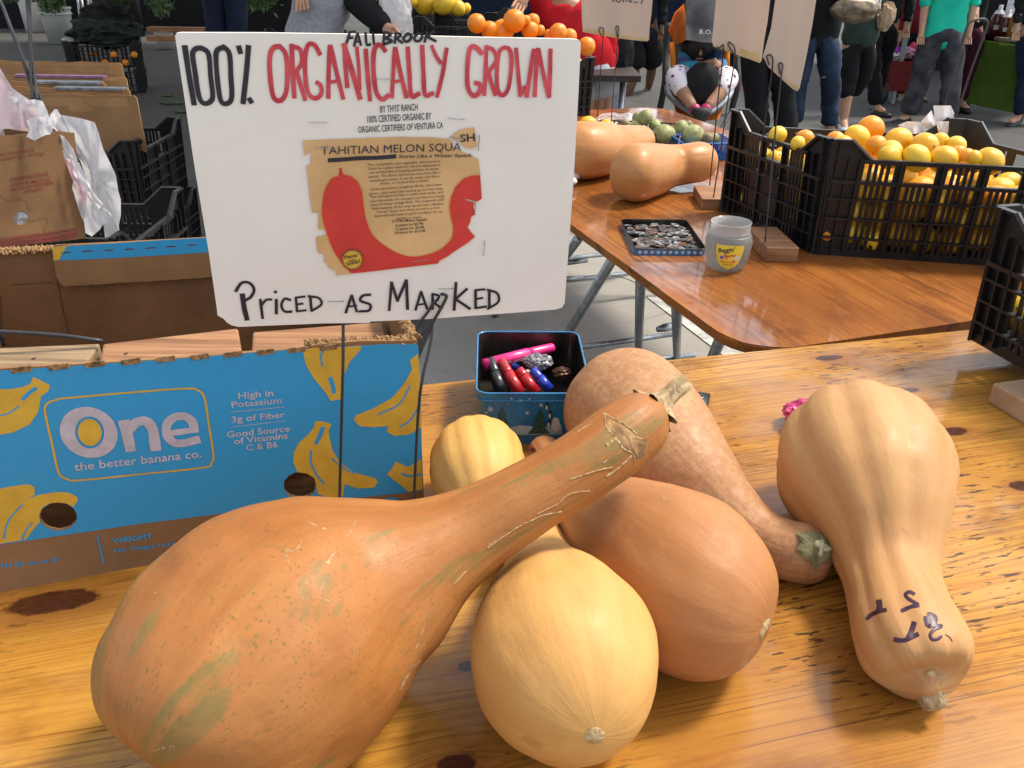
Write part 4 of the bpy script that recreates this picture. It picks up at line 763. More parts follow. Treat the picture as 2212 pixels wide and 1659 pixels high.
ragged('torn_edge', bkp.world(Vector((-BL + .01, bt[0][1] - .006)), .0), bkp.world(Vector((fz(118, 530)[0], bt[3][1] - .006)), .0), .02, .007, 90, 5)
ed = NB()
for i in range(10):   # perforated tabs along the top edge of the front wall
    x = -.415 + i * .0345; yy = tops[1][1] + (tops[7][1] - tops[1][1]) * ((x - tops[1][0]) / (tops[7][0] - tops[1][0]))
    box(ed, bxp.world(Vector((x, yy - .0015)), .0006), (.019, .002, .006), BU, BV)
setp(obj('perforated_edge', ed, M_card_edge, bb_), kind='stuff')
# lumber offcuts inside the box
def lumber(px, py_t, px1, py1, w, th, label, m, zt):
    a = at(px, py_t, zt); c = at(px1, py1, zt); U = (c - a).normalized(); V = Vector((-U.y, U.x, 0)); L_ = (c - a).length
    t = thing('wood_block', label, 'wood block', tuple(a)); b = NB(); box(b, (a + c) / 2 - V * (w / 2) - Vector((0, 0, th / 2)), (L_, w, th), U, V, .003); o = obj('block', b, m, t)
    for k in range(3):
        q = a + (c - a) * (.2 + .3 * k + random.uniform(-.05, .05)) - V * w * (.25 + .4 * random.random()); b = NB(); tube(b, [q + Vector((0, 0, -.002)), q + Vector((0, 0, .0005))], .0028, 8); obj('nail_hole', b, M_dowel, o)
    return t
zt = T + .205
lumber(-40, 752, 216, 741, .14, .19, 'greyish lumber block at the left end inside the banana box', M_block_grey, zt)
lumber(222, 742, 514, 708, .15, .195, 'reddish brown lumber block in the middle of the banana box', M_block, zt + .004)
lumber(546, 716, 826, 694, .16, .19, 'pale worn lumber block at the right end inside the banana box', M_block, zt)
wire('loose_wire', 'straight dark wire lying across the inside of the banana box', [at(-30, 715, zt + .03), at(120, 724, zt + .02), at(222, 737, zt + .008)], .003)

# ------------------------------------------------------------------ pen tin
hz_ = .088
r0 = at(1037, 718, T + hz_); r1 = at(1252, 716, T + hz_); r2 = at(1041, 852, T + hz_)
tw = (r1 - r0).length; td = (r0 - r2).length; tyaw = math.atan2((r1 - r0).y, (r1 - r0).x) * .5
tc_ = (r0 + r1) / 2 - Vector((0, td / 2, 0)); tc_.z = T
M_tin_blue = mat('blue_printed_tin', (.03, .22, .48), .3, metal=.2, var=.2, vs=22, c2=(.02, .15, .36), coat=.4)
M_tin_in = mat('dark_tin_inside', (.09, .08, .07), .3, metal=.8, var=.4, vs=20)
tn = thing('tin_box', 'open square blue tin with winter scene print, full of marker pens', 'tin', tuple(tc_))
b = NB(); tub(b, tc_, tw, td, hz_, .018, .0012, .97, tyaw); o = obj('tin_body', b, M_tin_blue, tn, False); o.data.materials.append(M_tin_in)
nn_ = 24
for i, f in enumerate(o.data.polygons):
    if i >= nn_ * 2 and i != nn_ * 4 : f.material_index = 1
Mz = Matrix.Rotation(tyaw, 3, 'Z')
def tinp(x, y, z): return tc_ + Mz @ Vector((x, y, z))
b = NB(); tube(b, [tinp(x, y, hz_) for x, y in rrect(tw, td, .018)], .0016, 8, closed=True); obj('rolled_rim', b, M_tin_blue, tn, True)
b = NB(); tube(b, [tinp(x, y, hz_ - .012) for x, y in rrect(tw + .001, td + .001, .018)], .0011, 8, closed=True); obj('bead', b, M_tin_blue, tn, True)
tfp = Plane(tinp(0, -td * .485 - .0004, 0), Mz @ Vector((1, 0, 0)), (0, .03 * td / 2 * 0 + 0, 1))
tfp.o = tinp(0, -td / 2 * .97 - .0006, 0); tilt_ = Vector((0, -td / 2 * .03, hz_)).normalized(); tfp = Plane(tfp.o, Mz @ Vector((1, 0, 0)), Mz @ tilt_)
M_tree = mat('tree_print', (.02, .10, .09), .4); M_white_print = mat('white_print', (.65, .68, .7), .4); M_snow = mat('snow_print', (.35, .48, .56), .4); M_redp = mat('red_dot_print', (.45, .08, .07), .4); M_blackp = mat('black_dot_print', (.015, .015, .02), .4)
shape_on('snow_ground', tfp, [[(528, 820), (600, 808), (700, 822), (760, 806), (860, 815), (1040, 800), (1045, 868), (528, 872)]], M_snow, tn, .0006, .0002, ZN)
for pts in ([(640, 680), (668, 745), (655, 748), (688, 800), (675, 805), (712, 852), (575, 850), (610, 803), (600, 798), (622, 748), (612, 745)], [(897, 690), (925, 760), (912, 765), (940, 812), (928, 818), (962, 862), (812, 862), (850, 818), (842, 812), (872, 765), (862, 760)]):
    shape_on('printed_tree', tfp, [pts], M_tree, tn, .0010, .0002, ZN)
dots = NB()
for x, y, r in ((640, 720, 4), (650, 770, 5), (630, 790, 4), (615, 830, 5), (660, 820, 5), (680, 840, 4), (895, 740, 4), (905, 780, 5), (880, 795, 4), (870, 835, 5), (915, 835, 5), (935, 850, 4)):
    f = [dots.verts.new(tfp.world(tfp.hit(*ZN(x + r * math.cos(a), y + r * math.sin(a))), .0014)) for a in [2 * math.pi * k / 8 for k in range(8)]]; dots.faces.new(f[::-1])
setp(obj('printed_ornaments', dots, M_redp, tn), kind='stuff')
fl_ = NB()
for x, y, r in ((563, 698, 20), (810, 722, 15), (765, 640, 12), (535, 720, 10), (705, 625, 10), (825, 628, 9), (600, 660, 4), (740, 700, 4), (860, 650, 4), (990, 690, 5), (1010, 640, 4), (680, 660, 4)):
    for k in range(3):
        a = math.pi * k / 3; dx, dy = math.cos(a) * r, math.sin(a) * r; nx_, ny_ = -math.sin(a) * r * .12, math.cos(a) * r * .12
        f = [fl_.verts.new(tfp.world(tfp.hit(*ZN(x + sx * dx + sn * nx_, y + sx * dy + sn * ny_)), .0010 + k * .0001)) for sx, sn in ((-1, -1), (1, -1), (1, 1), (-1, 1))]; fl_.faces.new(f[::-1])
setp(obj('printed_snowflakes', fl_, M_white_print, tn), kind='stuff')
for cx_, cy_ in ((942, 680), (962, 735), (955, 795)):
    shape_on('printed_bird', tfp, [[(cx_ + 14 * math.cos(a), cy_ + 26 * math.sin(a)) for a in [2 * math.pi * k / 14 for k in range(14)]]], M_blackp, tn, .0010, .0002, ZN)
    shape_on('printed_belly', tfp, [[(cx_ - 2 + 8 * math.cos(a), cy_ + 6 + 17 * math.sin(a)) for a in [2 * math.pi * k / 12 for k in range(12)]]], M_white_print, tn, .0014, .0002, ZN)
shape_on('printed_bear', tfp, [[(1000 + 28 * math.cos(a), 800 + 48 * math.sin(a)) for a in [2 * math.pi * k / 16 for k in range(16)]]], M_white_print, tn, .0010, .0002, ZN)
shape_on('printed_star', tfp, [[(903 + (16 if k % 2 else 6) * math.cos(math.pi * k / 5 + .3), 670 + (16 if k % 2 else 6) * math.sin(math.pi * k / 5 + .3)) for k in range(10)]], M_white_print, tn, .0010, .0002, ZN)
M_pink = mat('neon_pink_plastic', (.85, .03, .25), .3, coat=.4); M_pred = mat('red_plastic', (.48, .012, .018), .3, coat=.4); M_pblk = mat('black_gloss_plastic', (.015, .015, .017), .3, coat=.4); M_pblue = mat('blue_plastic', (.02, .05, .45), .3, coat=.4); M_pwhite = mat('white_plastic', (.7, .7, .72), .35)
def pen(label, a, c, r, cap, body, capfrac=.42, txt=None):
    a, c = Vector(a), Vector(c); t = thing('marker_pen', label, 'marker pen', tuple(a)); d = c - a
    b = NB(); tube(b, [a, a + d * .02, a + d * (capfrac - .06), a + d * capfrac], [r * .75, r * .92, r, r], 14); obj('cap', b, cap, t, True)
    b = NB(); tube(b, [a + d * capfrac, a + d * (capfrac + .01), c], [r * 1.0, r * 1.12, r * 1.1], 14); o = obj('barrel', b, body, t, True); return t, o
def zn3(x, y, z): return at(*ZN(x, y), T + z)
pen('black marker pen at the left side inside the tin', zn3(560, 362, .068), zn3(640, 592, .03), .0095, M_pblk, M_pblk)
t, o = pen('thick red marker pen with white lettering, second from the left in the tin', zn3(632, 370, .066), zn3(760, 590, .032), .0088, M_pred, M_pred)
pen('plain red marker pen leaning right of the lettered red one', zn3(752, 430, .058), zn3(872, 592, .028), .0082, M_pred, M_pred, .3)
pen('blue marker pen in the middle of the tin', zn3(842, 432, .058), zn3(962, 570, .03), .0080, M_pblue, M_pblue)
pen('white barrelled pen with a blue cap lying under the markers', zn3(700, 400, .040), zn3(930, 530, .022), .0065, M_pblue, M_pwhite)
pen('slim dark pen lying at the bottom right of the tin', zn3(1000, 480, .035), zn3(1080, 440, .05), .0050, M_pblk, M_pblk)
t, o = pen('neon pink highlighter lying across the top of the pens', zn3(985, 285, .066), zn3(518, 402, .062), .0088, M_pink, M_pink, .36)
hp = Plane(zn3(518, 402, .0715), (zn3(985, 285, .0755) - zn3(518, 402, .0715)), (0, .75, .6)); hp.o += hp.n * .0036
obj('lettering', text_parts(hp, [('ACCENT', 722, 385, 815, 362, 14, .02), ('pie.', 655, 396, 712, 384, 16, .02)], ZN, .001), M_print, t)
def crumple(name, c, s, m, seed, amp=.35, sub=4, parent=None, freq=3.0, rz=0):
    b = NB(); bmesh.ops.create_icosphere(b, subdivisions=sub, radius=1); c = Vector(c); M = Matrix.Rotation(rz, 3, 'Z')
    for v in b.verts:
        p = v.co.copy(); q = p * freq + Vector((seed * 3.1, seed, 0)); rdg = 1 - 2 * abs(noise.noise(q)); rdg2 = 1 - 2 * abs(noise.noise(q * 2.3))
        k = 1 + amp * (rdg - .5) + amp * .45 * (rdg2 - .5); v.co = c + M @ Vector((p.x * s[0] * k, p.y * s[1] * k, p.z * s[2] * k))
    return obj(name, b, m, parent, False)
M_clear = mat('smoky_film', (.22, .22, .23), .15, spec=.8, coat=.6)
o = crumple('plastic_packet', zn3(880, 380, .062), (.022, .014, .012), M_clear, 3, .35, 4, None, 1.5); setp(o, 'crumpled smoky plastic packet on top of the pens', 'packet')
o = crumple('dark_clip', zn3(1040, 455, .05), (.014, .012, .009), mat('dark_copper', (.12, .05, .03), .3, metal=.6), 8, .4, 3, None, 1.6); setp(o, 'small dark copper coloured clutter against the right wall of the tin', 'clutter')
# phone and pink clip behind the squashes
zp = T + .009
pa, pb_, pc_ = at(1478, 840, zp), at(1536, 849, zp), at(1520, 896, zp)
pu = (pb_ - pa).normalized(); pv = Vector((-pu.y, pu.x, 0)); pl_, pw_ = (pb_ - pa).length + .0, .145
ph = thing('phone', 'black smartphone lying face down on the table behind the mottled squash', 'phone', tuple(pb_))
cph = pb_ - pu * .036 - pv * .072 + Vector((0, 0, -.0045)); b = NB(); box(b, cph, (.072, .145, .009), pu, pv, .003); o = obj('phone_body', b, M_pblk, ph, True)
b = NB(); q = pb_ - pu * .020 - pv * .020 + Vector((0, 0, .0006)); tube(b, [q + pu * .010 * math.cos(a) + pv * .0055 * math.sin(a) for a in [2 * math.pi * k / 16 for k in range(16)]], .0007, 6, closed=True); obj('camera_ring', b, M_staple, o, True)
o = crumple('pink_clip', at(1738, 895, T + .022), (.030, .03, .020), mat('hot_pink_plastic', (.62, .03, .16), .3, coat=.5), 5, .3, 4, None, 1.7); setp(o, 'hot pink plastic piece peeking out behind the right butternut squash', 'clip')

# ------------------------------------------------------------------ plastic crates
def crate(label, O, ux, L_, W_, H_, parts_m=M_crate, uyv=None, flare=.012, dip=.042, pw=.07, sp=.0145, levels=(.2, .4, .6, .8), cat='crate', group=None, dense=True):
    """vented plastic crate: four slatted walls with dipped rims, four raised corner posts and a base"""
    O = Vector(O); ux = Vector((ux[0], ux[1], 0)).normalized(); uy = Vector((-ux.y, ux.x, 0)) if uyv is None else Vector(uyv).normalized(); t = thing('plastic_crate', label, cat, tuple(O), group)
    up = Vector((0, 0, 1)); cs = [O, O + ux * L_, O + ux * L_ + uy * W_, O + uy * W_]
    b = NB(); box(b, O + ux * L_ / 2 + uy * W_ / 2 + up * .012, (L_ - .02, W_ - .02, .006), ux, uy); box(b, O + ux * L_ / 2 + uy * W_ / 2 + up * .004, (L_ - .03, W_ - .03, .008), ux, uy); obj('base', b, parts_m, t)
    for i in range(4):
        P, Q = cs[i], cs[(i + 1) % 4]; U = (Q - P).normalized(); Nn = Vector((U.y, -U.x, 0)); ln = (Q - P).length
        def pt(s, h, o=0): return P + U * s + up * h + Nn * (o + flare * (h / H_ - 1))
        def bx(bm, s0, s1, h0, h1, o0, o1):
            v = [bm.verts.new(pt(s, h, o)) for s in (s0, s1) for h in (h0, h1) for o in (o0, o1)]
            for f in ((0, 1, 3, 2), (4, 6, 7, 5), (0, 4, 5, 1), (2, 3, 7, 6), (0, 2, 6, 4), (1, 5, 7, 3)): bm.faces.new([v[k] for k in f])
        Hm = H_ - dip; b = NB()
        bx(b, pw, ln - pw, Hm - .010, Hm, -.004, .008); bx(b, .01, ln - .01, .0, .018, -.003, .004)
        top0 = Hm - .052
        nb = max(3, round((ln - 2 * pw) / .088)); bay = (ln - 2 * pw) / nb
        for k in range(nb + 1): s = pw + k * bay; bx(b, s - .0015, s + .0015, .01, Hm - .004, .0031, .0125)
        for k in range(nb + 1): s = pw + k * bay; bx(b, max(pw, s - .012), min(ln - pw, s + .012), .018, Hm - .01, -.0015, .003)
        openb = [k for k in range(nb) if k % 2 == 1]
        n = int(ln / sp)
        for k in range(nb):
            s0 = pw + k * bay + .012; s1 = pw + (k + 1) * bay - .012; m_ = max(2, round((s1 - s0) / sp)); st = (s1 - s0) / m_
            for j in range(1, m_): s = s0 + j * st; bx(b, s - .0040, s + .0040, .018, top0 if k in openb else Hm - .01, -.0012, .0029)
        for lv in levels:
            h = lv * Hm if lv < .75 else top0; bx(b, pw * .0 + .012, ln - .012, h - .0022 - (.004 if lv >= .75 else 0), h + .0022, -.001, .0125)
        if i % 2 == 1 and dense:   # label plate on the short sides
            bx(b, ln * .30, ln * .62, .04, Hm * .62, .0028, .0045)
        b2 = obj('slatted_wall', b, parts_m, t)
        for s0, s1, d_ in ((.0005, pw, 1), (ln - pw, ln - .0005, -1)):
            b = NB()
            bx(b, s0, s1, .0, Hm - .006, -.0022, .0006)
            a_ = s0 if d_ > 0 else s1; e_ = s1 if d_ > 0 else s0
            v = [pt(a_, Hm - .006, o) for o in (-.0022, .0006)] + [pt(a_, H_, o) for o in (-.0022, .0006)] + [pt(a_ + d_ * pw * .62, H_, o) for o in (-.0022, .0006)] + [pt(e_ + d_ * dip * .6, Hm - .006, o) for o in (-.0022, .0006)]
            vv = [b.verts.new(x) for x in v]
            for f in ((0, 2, 4, 6), (1, 7, 5, 3), (2, 3, 5, 4), (4, 5, 7, 6), (0, 1, 3, 2)): b.faces.new([vv[k] for k in f])
            bx(b, *(sorted((a_, a_ + d_ * pw * .62))), H_ - .004, H_ + .0008, -.004, .0085)
            p_, q_ = pt(a_ + d_ * pw * .6, H_ - .001, .003), pt(e_ + d_ * dip * .6, Hm - .003, .003); tube(b, [p_, q_], .0058, 6)
            for rr_ in (.25, .62): s = a_ + d_ * pw * rr_; bx(b, s - .0012, s + .0012, .005, (H_ if rr_ < .6 else Hm), .0007, .0122)
            obj('corner_post', b, parts_m, t)
    return t
def fruit_mesh(name, m, nub=True, long=1.12, tip=.0):
    b = NB(); prof = []
    for k in range(0, 17):
        a = -math.pi / 2 + math.pi * k / 16; r = math.cos(a); z = math.sin(a) * long
        if tip and k > 13: z += tip * ((k - 13) / 3) ** 2; 
        prof.append((max(r, .001), z))
    lathe(b, prof, seg=26); bmesh.ops.remove_doubles(b, verts=b.verts[:], dist=.004)
    for v in b.verts: v.co *= 1 + .03 * noise.noise(v.co * 1.6)
    n0 = len(b.faces)
    if nub: lathe(b, [(.001, -long - .015), (.07, -long - .02), (.10, -long + .01), (.05, -long + .05)], seg=7, lobe=.25)
    me = bpy.data.meshes.new(name); b.to_mesh(me); b.free(); me.materials.append(m); me.materials.append(M_nub)
    for i, p in enumerate(me.polygons): p.use_smooth = True; p.material_index = 1 if i >= n0 else 0
    return me
ME = {'lemon': fruit_mesh('lemon', M_lemon, tip=.05), 'yellow': fruit_mesh('yellow_lemon', M_lemon_y, tip=.08), 'deep': fruit_mesh('deep_lemon', mat('deep_lemon_skin', (.82, .33, .012), .32, var=.1, vs=12, bump=.25, bs=420, c2=(.78, .27, .01), sss=.08), long=1.08), 'orange': fruit_mesh('orange', M_orange, long=1.0)}
def fruit(kind, p, r, label, group, name=None, cat=None, face=None):
    o = bpy.data.objects.new(name or ('orange' if kind == 'orange' else 'lemon'), ME[kind]); COL.objects.link(o); o.location = p; o.scale = (r, r, r)
    if face is not None: o.rotation_euler = Vector(face).to_track_quat('-Z', 'Y').to_euler()
    else: o.rotation_euler = (random.uniform(0, 6), random.uniform(0, 6), random.uniform(0, 6))
    return setp(o, label, cat or ('orange' if kind == 'orange' else 'lemon'), group)

cN = at(1752, 551, T); cR = at(2131, 576, T); cu = (cR - cN).normalized(); cL = at(1552, 455, T); cv = (cL - cN).normalized()
CH = min(.30, zat(cN, 300) - T); CW = (cL - cN).length; CL_ = .60
crate('black vented plastic crate heaped with yellow lemons on the orange table', cN, cu, CL_, CW, CH, uyv=cv)
def cuv(p):
    d = p - cN; det = cu.x * cv.y - cu.y * cv.x; return (d.x * cv.y - d.y * cv.x) / det, (cu.x * d.y - cu.y * d.x) / det
Z5 = zone(2800, 350, 1.795); camdir = Vector((0, -1, .5))
LEM = [(1130, 280, 90, 'deep', 'large orange-tinted lemon crowning the heap at the back'), (1030, 347, 88, 'yellow', 'bright yellow lemon just left of the topmost one'), (880, 362, 64, 'deep', 'orange lemon half hidden at the left of the main heap'), (925, 392, 66, 'lemon', 'lemon low behind the raised near corner of the crate'),
       (1168, 402, 72, 'deep', 'orange lemon under the topmost one'), (1322, 368, 94, 'lemon', 'big lemon with its green button up, in the middle of the heap'), (1268, 446, 82, 'yellow', 'yellow lemon between two bigger ones in mid heap'), (1256, 484, 84, 'lemon', 'lemon resting at the dip of the near rim'), (1504, 405, 96, 'lemon', 'blotchy golden lemon with a dark stem scar'),
       (1612, 378, 66, 'yellow', 'small yellow lemon in front of the white paper knot'), (1732, 400, 68, 'yellow', 'pale lemon right of the white paper knot'), (1450, 492, 96, 'yellow', 'pointed yellow lemon at the near rim of the crate'), (1640, 498, 97, 'lemon', 'large golden lemon at the middle of the near rim'), (1740, 462, 62, 'deep', 'orange lemon behind the large golden one'),
       (1800, 478, 60, 'deep', 'rounded orange lemon right of centre in the heap'), (1770, 555, 62, 'deep', 'orange lemon low by the near rim'), (1860, 488, 52, 'lemon', 'small lemon tucked beside the rightmost one'), (1965, 512, 96, 'lemon', 'round golden lemon at the right end of the heap'),
       (662, 352, 64, 'deep', 'orange lemon alone near the left end of the crate'), (470, 325, 62, 'yellow', 'yellow lemon behind the wires at the left end'), (612, 385, 52, 'yellow', 'small lemon peeking over the left rim'), (1862, 555, 40, 'lemon', 'tiny looking lemon wedged at the right rim')]
for x, y, r, k, lab in LEM:
    px, py = Z5(x, y); z = T + CH - .035
    for _ in range(40):
        p = at(px, py, z)
        if cuv(p)[1] <= CW - .06: break
        z += .004
    if cuv(p)[1] < .035:
        while cuv(p)[1] < .035 and z > T + .1: z -= .004; p = at(px, py, z)
    rr_ = r / 1.795 / 1.82278 * depth(p) / FPX * .97
    fruit(k, p, rr_, lab, 'lemons in the black crate')
for i in range(9):
    for j in range(6):
        for k in range(int((CH - .09) / .053)):
            if 1 <= j <= 4 and 1 <= i <= 7 and k < 2: continue
            p = cN + cu * (.062 + i * .0595 + random.uniform(-.012, .012)) + cv * (.052 + j * (CW - .104) / 5 + random.uniform(-.008, .008)) + Vector((0, 0, .052 + k * .053 + random.uniform(-.012, .012)))
            fruit(random.choice(['lemon', 'yellow', 'yellow', 'lemon', 'deep']), p, random.uniform(.031, .035), 'lemon glimpsed through the slots of the black crate', 'lemons low in the black crate')
# crate at the right edge, standing partly on a block
dN = at(2079, 729, T + .034); dE = at(2212, 806, T + .034); du = (dN - dE).normalized()   # runs towards the far left corner
dO = dN - du * .40
H2 = zat(dN, 446) - T - .034; 
c2 = crate('black plastic crate cut off by the right edge of view, propped on a wood block', (dN - du * .40), (-du.y * -1 * -1, 0, 0) if 0 else (du.y, -du.x, 0), .60, .40, min(.31, H2))
for i in range(4):
    for j in range(5):
        fruit('yellow', dO + Vector((du.y, -du.x, 0)) * (.06 + i * .075) + du * (.05 + j * .075) + Vector((0, 0, .05 + .02 * random.random())), .034, 'greenish yellow fruit inside the crate at the right edge', 'fruit in the right edge crate', name='citrus_fruit', cat='fruit')
def wblock(label, c0, c1, w, h, m=M_block, z=T):
    """block whose near bottom edge runs from pixel c0 to pixel c1"""
    a = at(*c0, z); c = at(*c1, z); U = (c - a).normalized(); V = Vector((-U.y, U.x, 0)); t = thing('wood_block', label, 'wood block', tuple(a))
    b = NB(); box(b, (a + c) / 2 + V * w / 2 + Vector((0, 0, h / 2)), ((c - a).length, w, h), U, V, .003); obj('block', b, m, t); return t, a, c, U, V
wblock('pale worn wood block under the crate at the right edge', (2132, 868), (2225, 925), .14, .036, mat('pale_lumber', (.42, .27, .16), .75, var=.2, vs=12, stretch=(.3, 1.5, 1.5), bump=.3, bs=60, c2=(.30, .17, .09)))
wblock('wood block in front of the lemon crate, holding two sign wires', (1653, 566), (1722, 566), .17, .036)
wblock('wood block under the neck of the tan butternut squash', (1514, 453), (1600, 455), .15, .032)

# ------------------------------------------------------------------ coin tray
k0 = at(1342, 486, T); k1 = at(1488, 486, T); k2 = at(1367, 553, T); k3 = at(1517, 553, T)
kc = (k0 + k1 + k2 + k3) / 4; kw = ((k1 - k0).length + (k3 - k2).length) / 2; kd = ((k2 - k0).length + (k3 - k1).length) / 2 * .97; kyaw = math.atan2((k1 - k0).y, (k1 - k0).x) * .5
tr = thing('coin_tray', 'shallow blue tin lid used as a coin tray on the orange table', 'tray', tuple(kc))
b = NB(); tub(b, kc, kw, kd, .016, .014, .001, .99, kyaw); o = obj('lid_body', b, M_tin_in, tr)
o.data.materials.append(M_tin_blue)
for i, f in enumerate(o.data.polygons):
    if i < 24: f.material_index = 1
b = NB(); Mk = Matrix.Rotation(kyaw, 3, 'Z'); tube(b, [kc + Mk @ Vector((x, y, .016)) for x, y in rrect(kw, kd, .014)], .0012, 8, closed=True); obj('rolled_rim', b, M_tin_in, tr, True)
fk = NB()
for i in range(11):
    x = -kw / 2 + .014 + i * (kw - .028) / 10; c = kc + Mk @ Vector((x, -kd / 2 - .0006, .008))
    for k in range(3):
        a = math.pi * k / 3; d_ = Mk @ Vector((math.cos(a) * .0045, 0, 0)) + Vector((0, 0, math.sin(a) * .0045)); e_ = Mk @ Vector((-math.sin(a) * .0009, 0, 0)) + Vector((0, 0, math.cos(a) * .0009)); o_ = Vector((0, -.0001 * k, 0))
        fk.faces.new([fk.verts.new(c + o_ + q) for q in (-d_ - e_, d_ - e_, d_ + e_, -d_ + e_)])
setp(obj('printed_snowflakes', fk, M_white_print, tr), kind='stuff')
M_nickel = mat('nickel', (.45, .44, .42), .32, metal=.9, var=.35, vs=60); M_copper = mat('copper_coin', (.26, .13, .08), .45, metal=.7, var=.4, vs=60); M_darkcoin = mat('tarnished_coin', (.14, .13, .12), .45, metal=.7, var=.4, vs=60)
def coin_mesh(r, m):
    b = NB(); lathe(b, [(.0001, .0), (r, 0), (r, .0016), (r * .93, .0016), (r * .9, .0012), (.0001, .0013)], seg=20); me = bpy.data.meshes.new('coin'); b.to_mesh(me); b.free(); me.materials.append(m); return me
CM = [coin_mesh(.0122, M_nickel), coin_mesh(.0106, M_nickel), coin_mesh(.0095, M_copper), coin_mesh(.009, M_nickel), coin_mesh(.0121, M_darkcoin), coin_mesh(.0095, M_darkcoin)]
for i in range(170):
    x = random.uniform(-kw / 2 + .016, kw / 2 - .016); y = random.uniform(-kd / 2 + .016, kd / 2 - .018); lay = i // 60
    me = random.choice(CM); o = bpy.data.objects.new('coin', me); COL.objects.link(o); o.location = kc + Mk @ Vector((x, y, .0025 + lay * .0022 + random.uniform(0, .0015))); o.rotation_euler = (random.gauss(0, .10), random.gauss(0, .10), random.uniform(0, 6))
    setp(o, 'coin lying among loose change in the tin lid', 'coin', 'coins in the tin lid')

# ------------------------------------------------------------------ plastic jar
jc = at(1566, 578, T); jw = at(1616, 520, T + .05); jr = 50 * depth(jc + Vector((0, 0, .05))) / FPX; jh = zat((jc.x, jc.y), 478) - T
M_jar = bpy.data.materials.new('clear_plastic'); M_jar.use_nodes = True; N_, L_n = nodes(M_jar); P_ = N_['Principled BSDF']
P_.inputs['Base Color'].default_value = (.80, .82, .82, 1); P_.inputs['Roughness'].default_value = .14; P_.inputs['Transmission Weight'].default_value = .0; P_.inputs['Alpha'].default_value = .28; P_.inputs['Specular IOR Level'].default_value = .8
M_frost = bpy.data.materials.new('frosted_plastic'); M_frost.use_nodes = True; P2 = M_frost.node_tree.nodes['Principled BSDF']; P2.inputs['Base Color'].default_value = (.30, .31, .30, 1); P2.inputs['Roughness'].default_value = .35; P2.inputs['Alpha'].default_value = .42
jar = thing('plastic_jar', 'clear frosted plastic jar with yellow Beggin label, open, on the orange table', 'jar', tuple(jc))
b = NB(); s_ = jh / .12
prof = [(.001, .001), (jr * .72, .001), (jr * .80, .006 * s_), (jr * .93, .03 * s_), (jr * 1.0, .06 * s_), (jr * 1.0, .075 * s_), (jr * .94, .088 * s_), (jr * .86, .094 * s_)]
lathe(b, prof + [(jr * .84, .090 * s_), (jr * .97, .072 * s_), (jr * .90, .03 * s_), (jr * .78, .008 * s_), (.001, .004)], jc, 40); obj('jar_body', b, M_frost, jar, True)
b = NB(); lathe(b, [(jr * .86, .0942 * s_), (jr * .88, .096 * s_), (jr * .84, .099 * s_), (jr * .86, .104 * s_), (jr * .84, .108 * s_), (jr * .86, .112 * s_), (jr * .85, .118 * s_), (jr * .87, .12 * s_), (jr * .83, .1205 * s_), (jr * .82, .0942 * s_)], jc, 40); obj('threaded_neck', b, M_jar, jar, True)
ja = math.atan2(-jc.y, -jc.x) + .12   # label faces the viewer, a little to the right
def jlab(u, v, off=.0008):   # u in metres round the jar, v height
    rr_ = None
    for (r0_, z0_), (r1_, z1_) in zip(prof, prof[1:]):
        if z0_ <= v <= z1_: rr_ = r0_ + (r1_ - r0_) * (v - z0_) / max(1e-6, z1_ - z0_)
    rr_ = (rr_ or jr) + off; a = ja + u / jr; return jc + Vector((math.cos(a) * rr_, math.sin(a) * rr_, v))
b = NB(); rows = []
for i in range(9):
    v = .012 * s_ + (.064 * s_) * i / 8; wv = .031 * (1 - (1 - i / 8) ** 2.6) ** .5 + .001
    rows.append([b.verts.new(jlab(-wv + 2 * wv * k / 12, v)) for k in range(13)])
for A, B in zip(rows, rows[1:]):
    for k in range(12): b.faces.new((A[k], A[k + 1], B[k + 1], B[k]))
lb = obj('label', b, mat('label_yellow', (.85, .66, .07), .4, var=.05), jar, True)
def jtext(s, u0, u1, v, h, m, bold=.01, slope=0):
    me = text_me(s, bold); xs = [q.co.x for q in me.vertices]; a, c = min(xs), max(xs)
    for q in me.vertices:
        f = (q.co.x - a) / (c - a); q.co = jlab(u0 + (u1 - u0) * f, v + slope * f + q.co.y / .72 * h, .0013)
    return obj('label_text', me, m, lb)
jtext("Beggin'", -.026, .010, .056 * s_, .011, M_print, .02, .006); jtext('Pucks', -.012, .014, .046 * s_, .006, M_redp, .03, .003); jtext('Bacon & Cheese Flavor', -.020, .016, .032 * s_, .004, mat('orange_print', (.75, .14, .02), .4), .03, 0); jtext('treats for dogs', -.012, .010, .025 * s_, .003, M_redp, .02, 0)
def jblob(u, v, r, m, n=12, off=.0011):
    b = NB(); b.faces.new([b.verts.new(jlab(u + r * math.cos(a), v + r * math.sin(a), off)) for a in [2 * math.pi * k / n for k in range(n)]]); return obj('printed_blob', b, m, lb)
jblob(-.017, .044 * s_, .0045, mat('violet_print', (.25, .12, .45), .4)); jblob(-.006, .046 * s_, .004, mat('pink_print', (.8, .15, .2), .4)); jblob(.018, .044 * s_, .006, M_white_print); jblob(.012, .036 * s_, .004, mat('tan_print', (.55, .33, .1), .4))

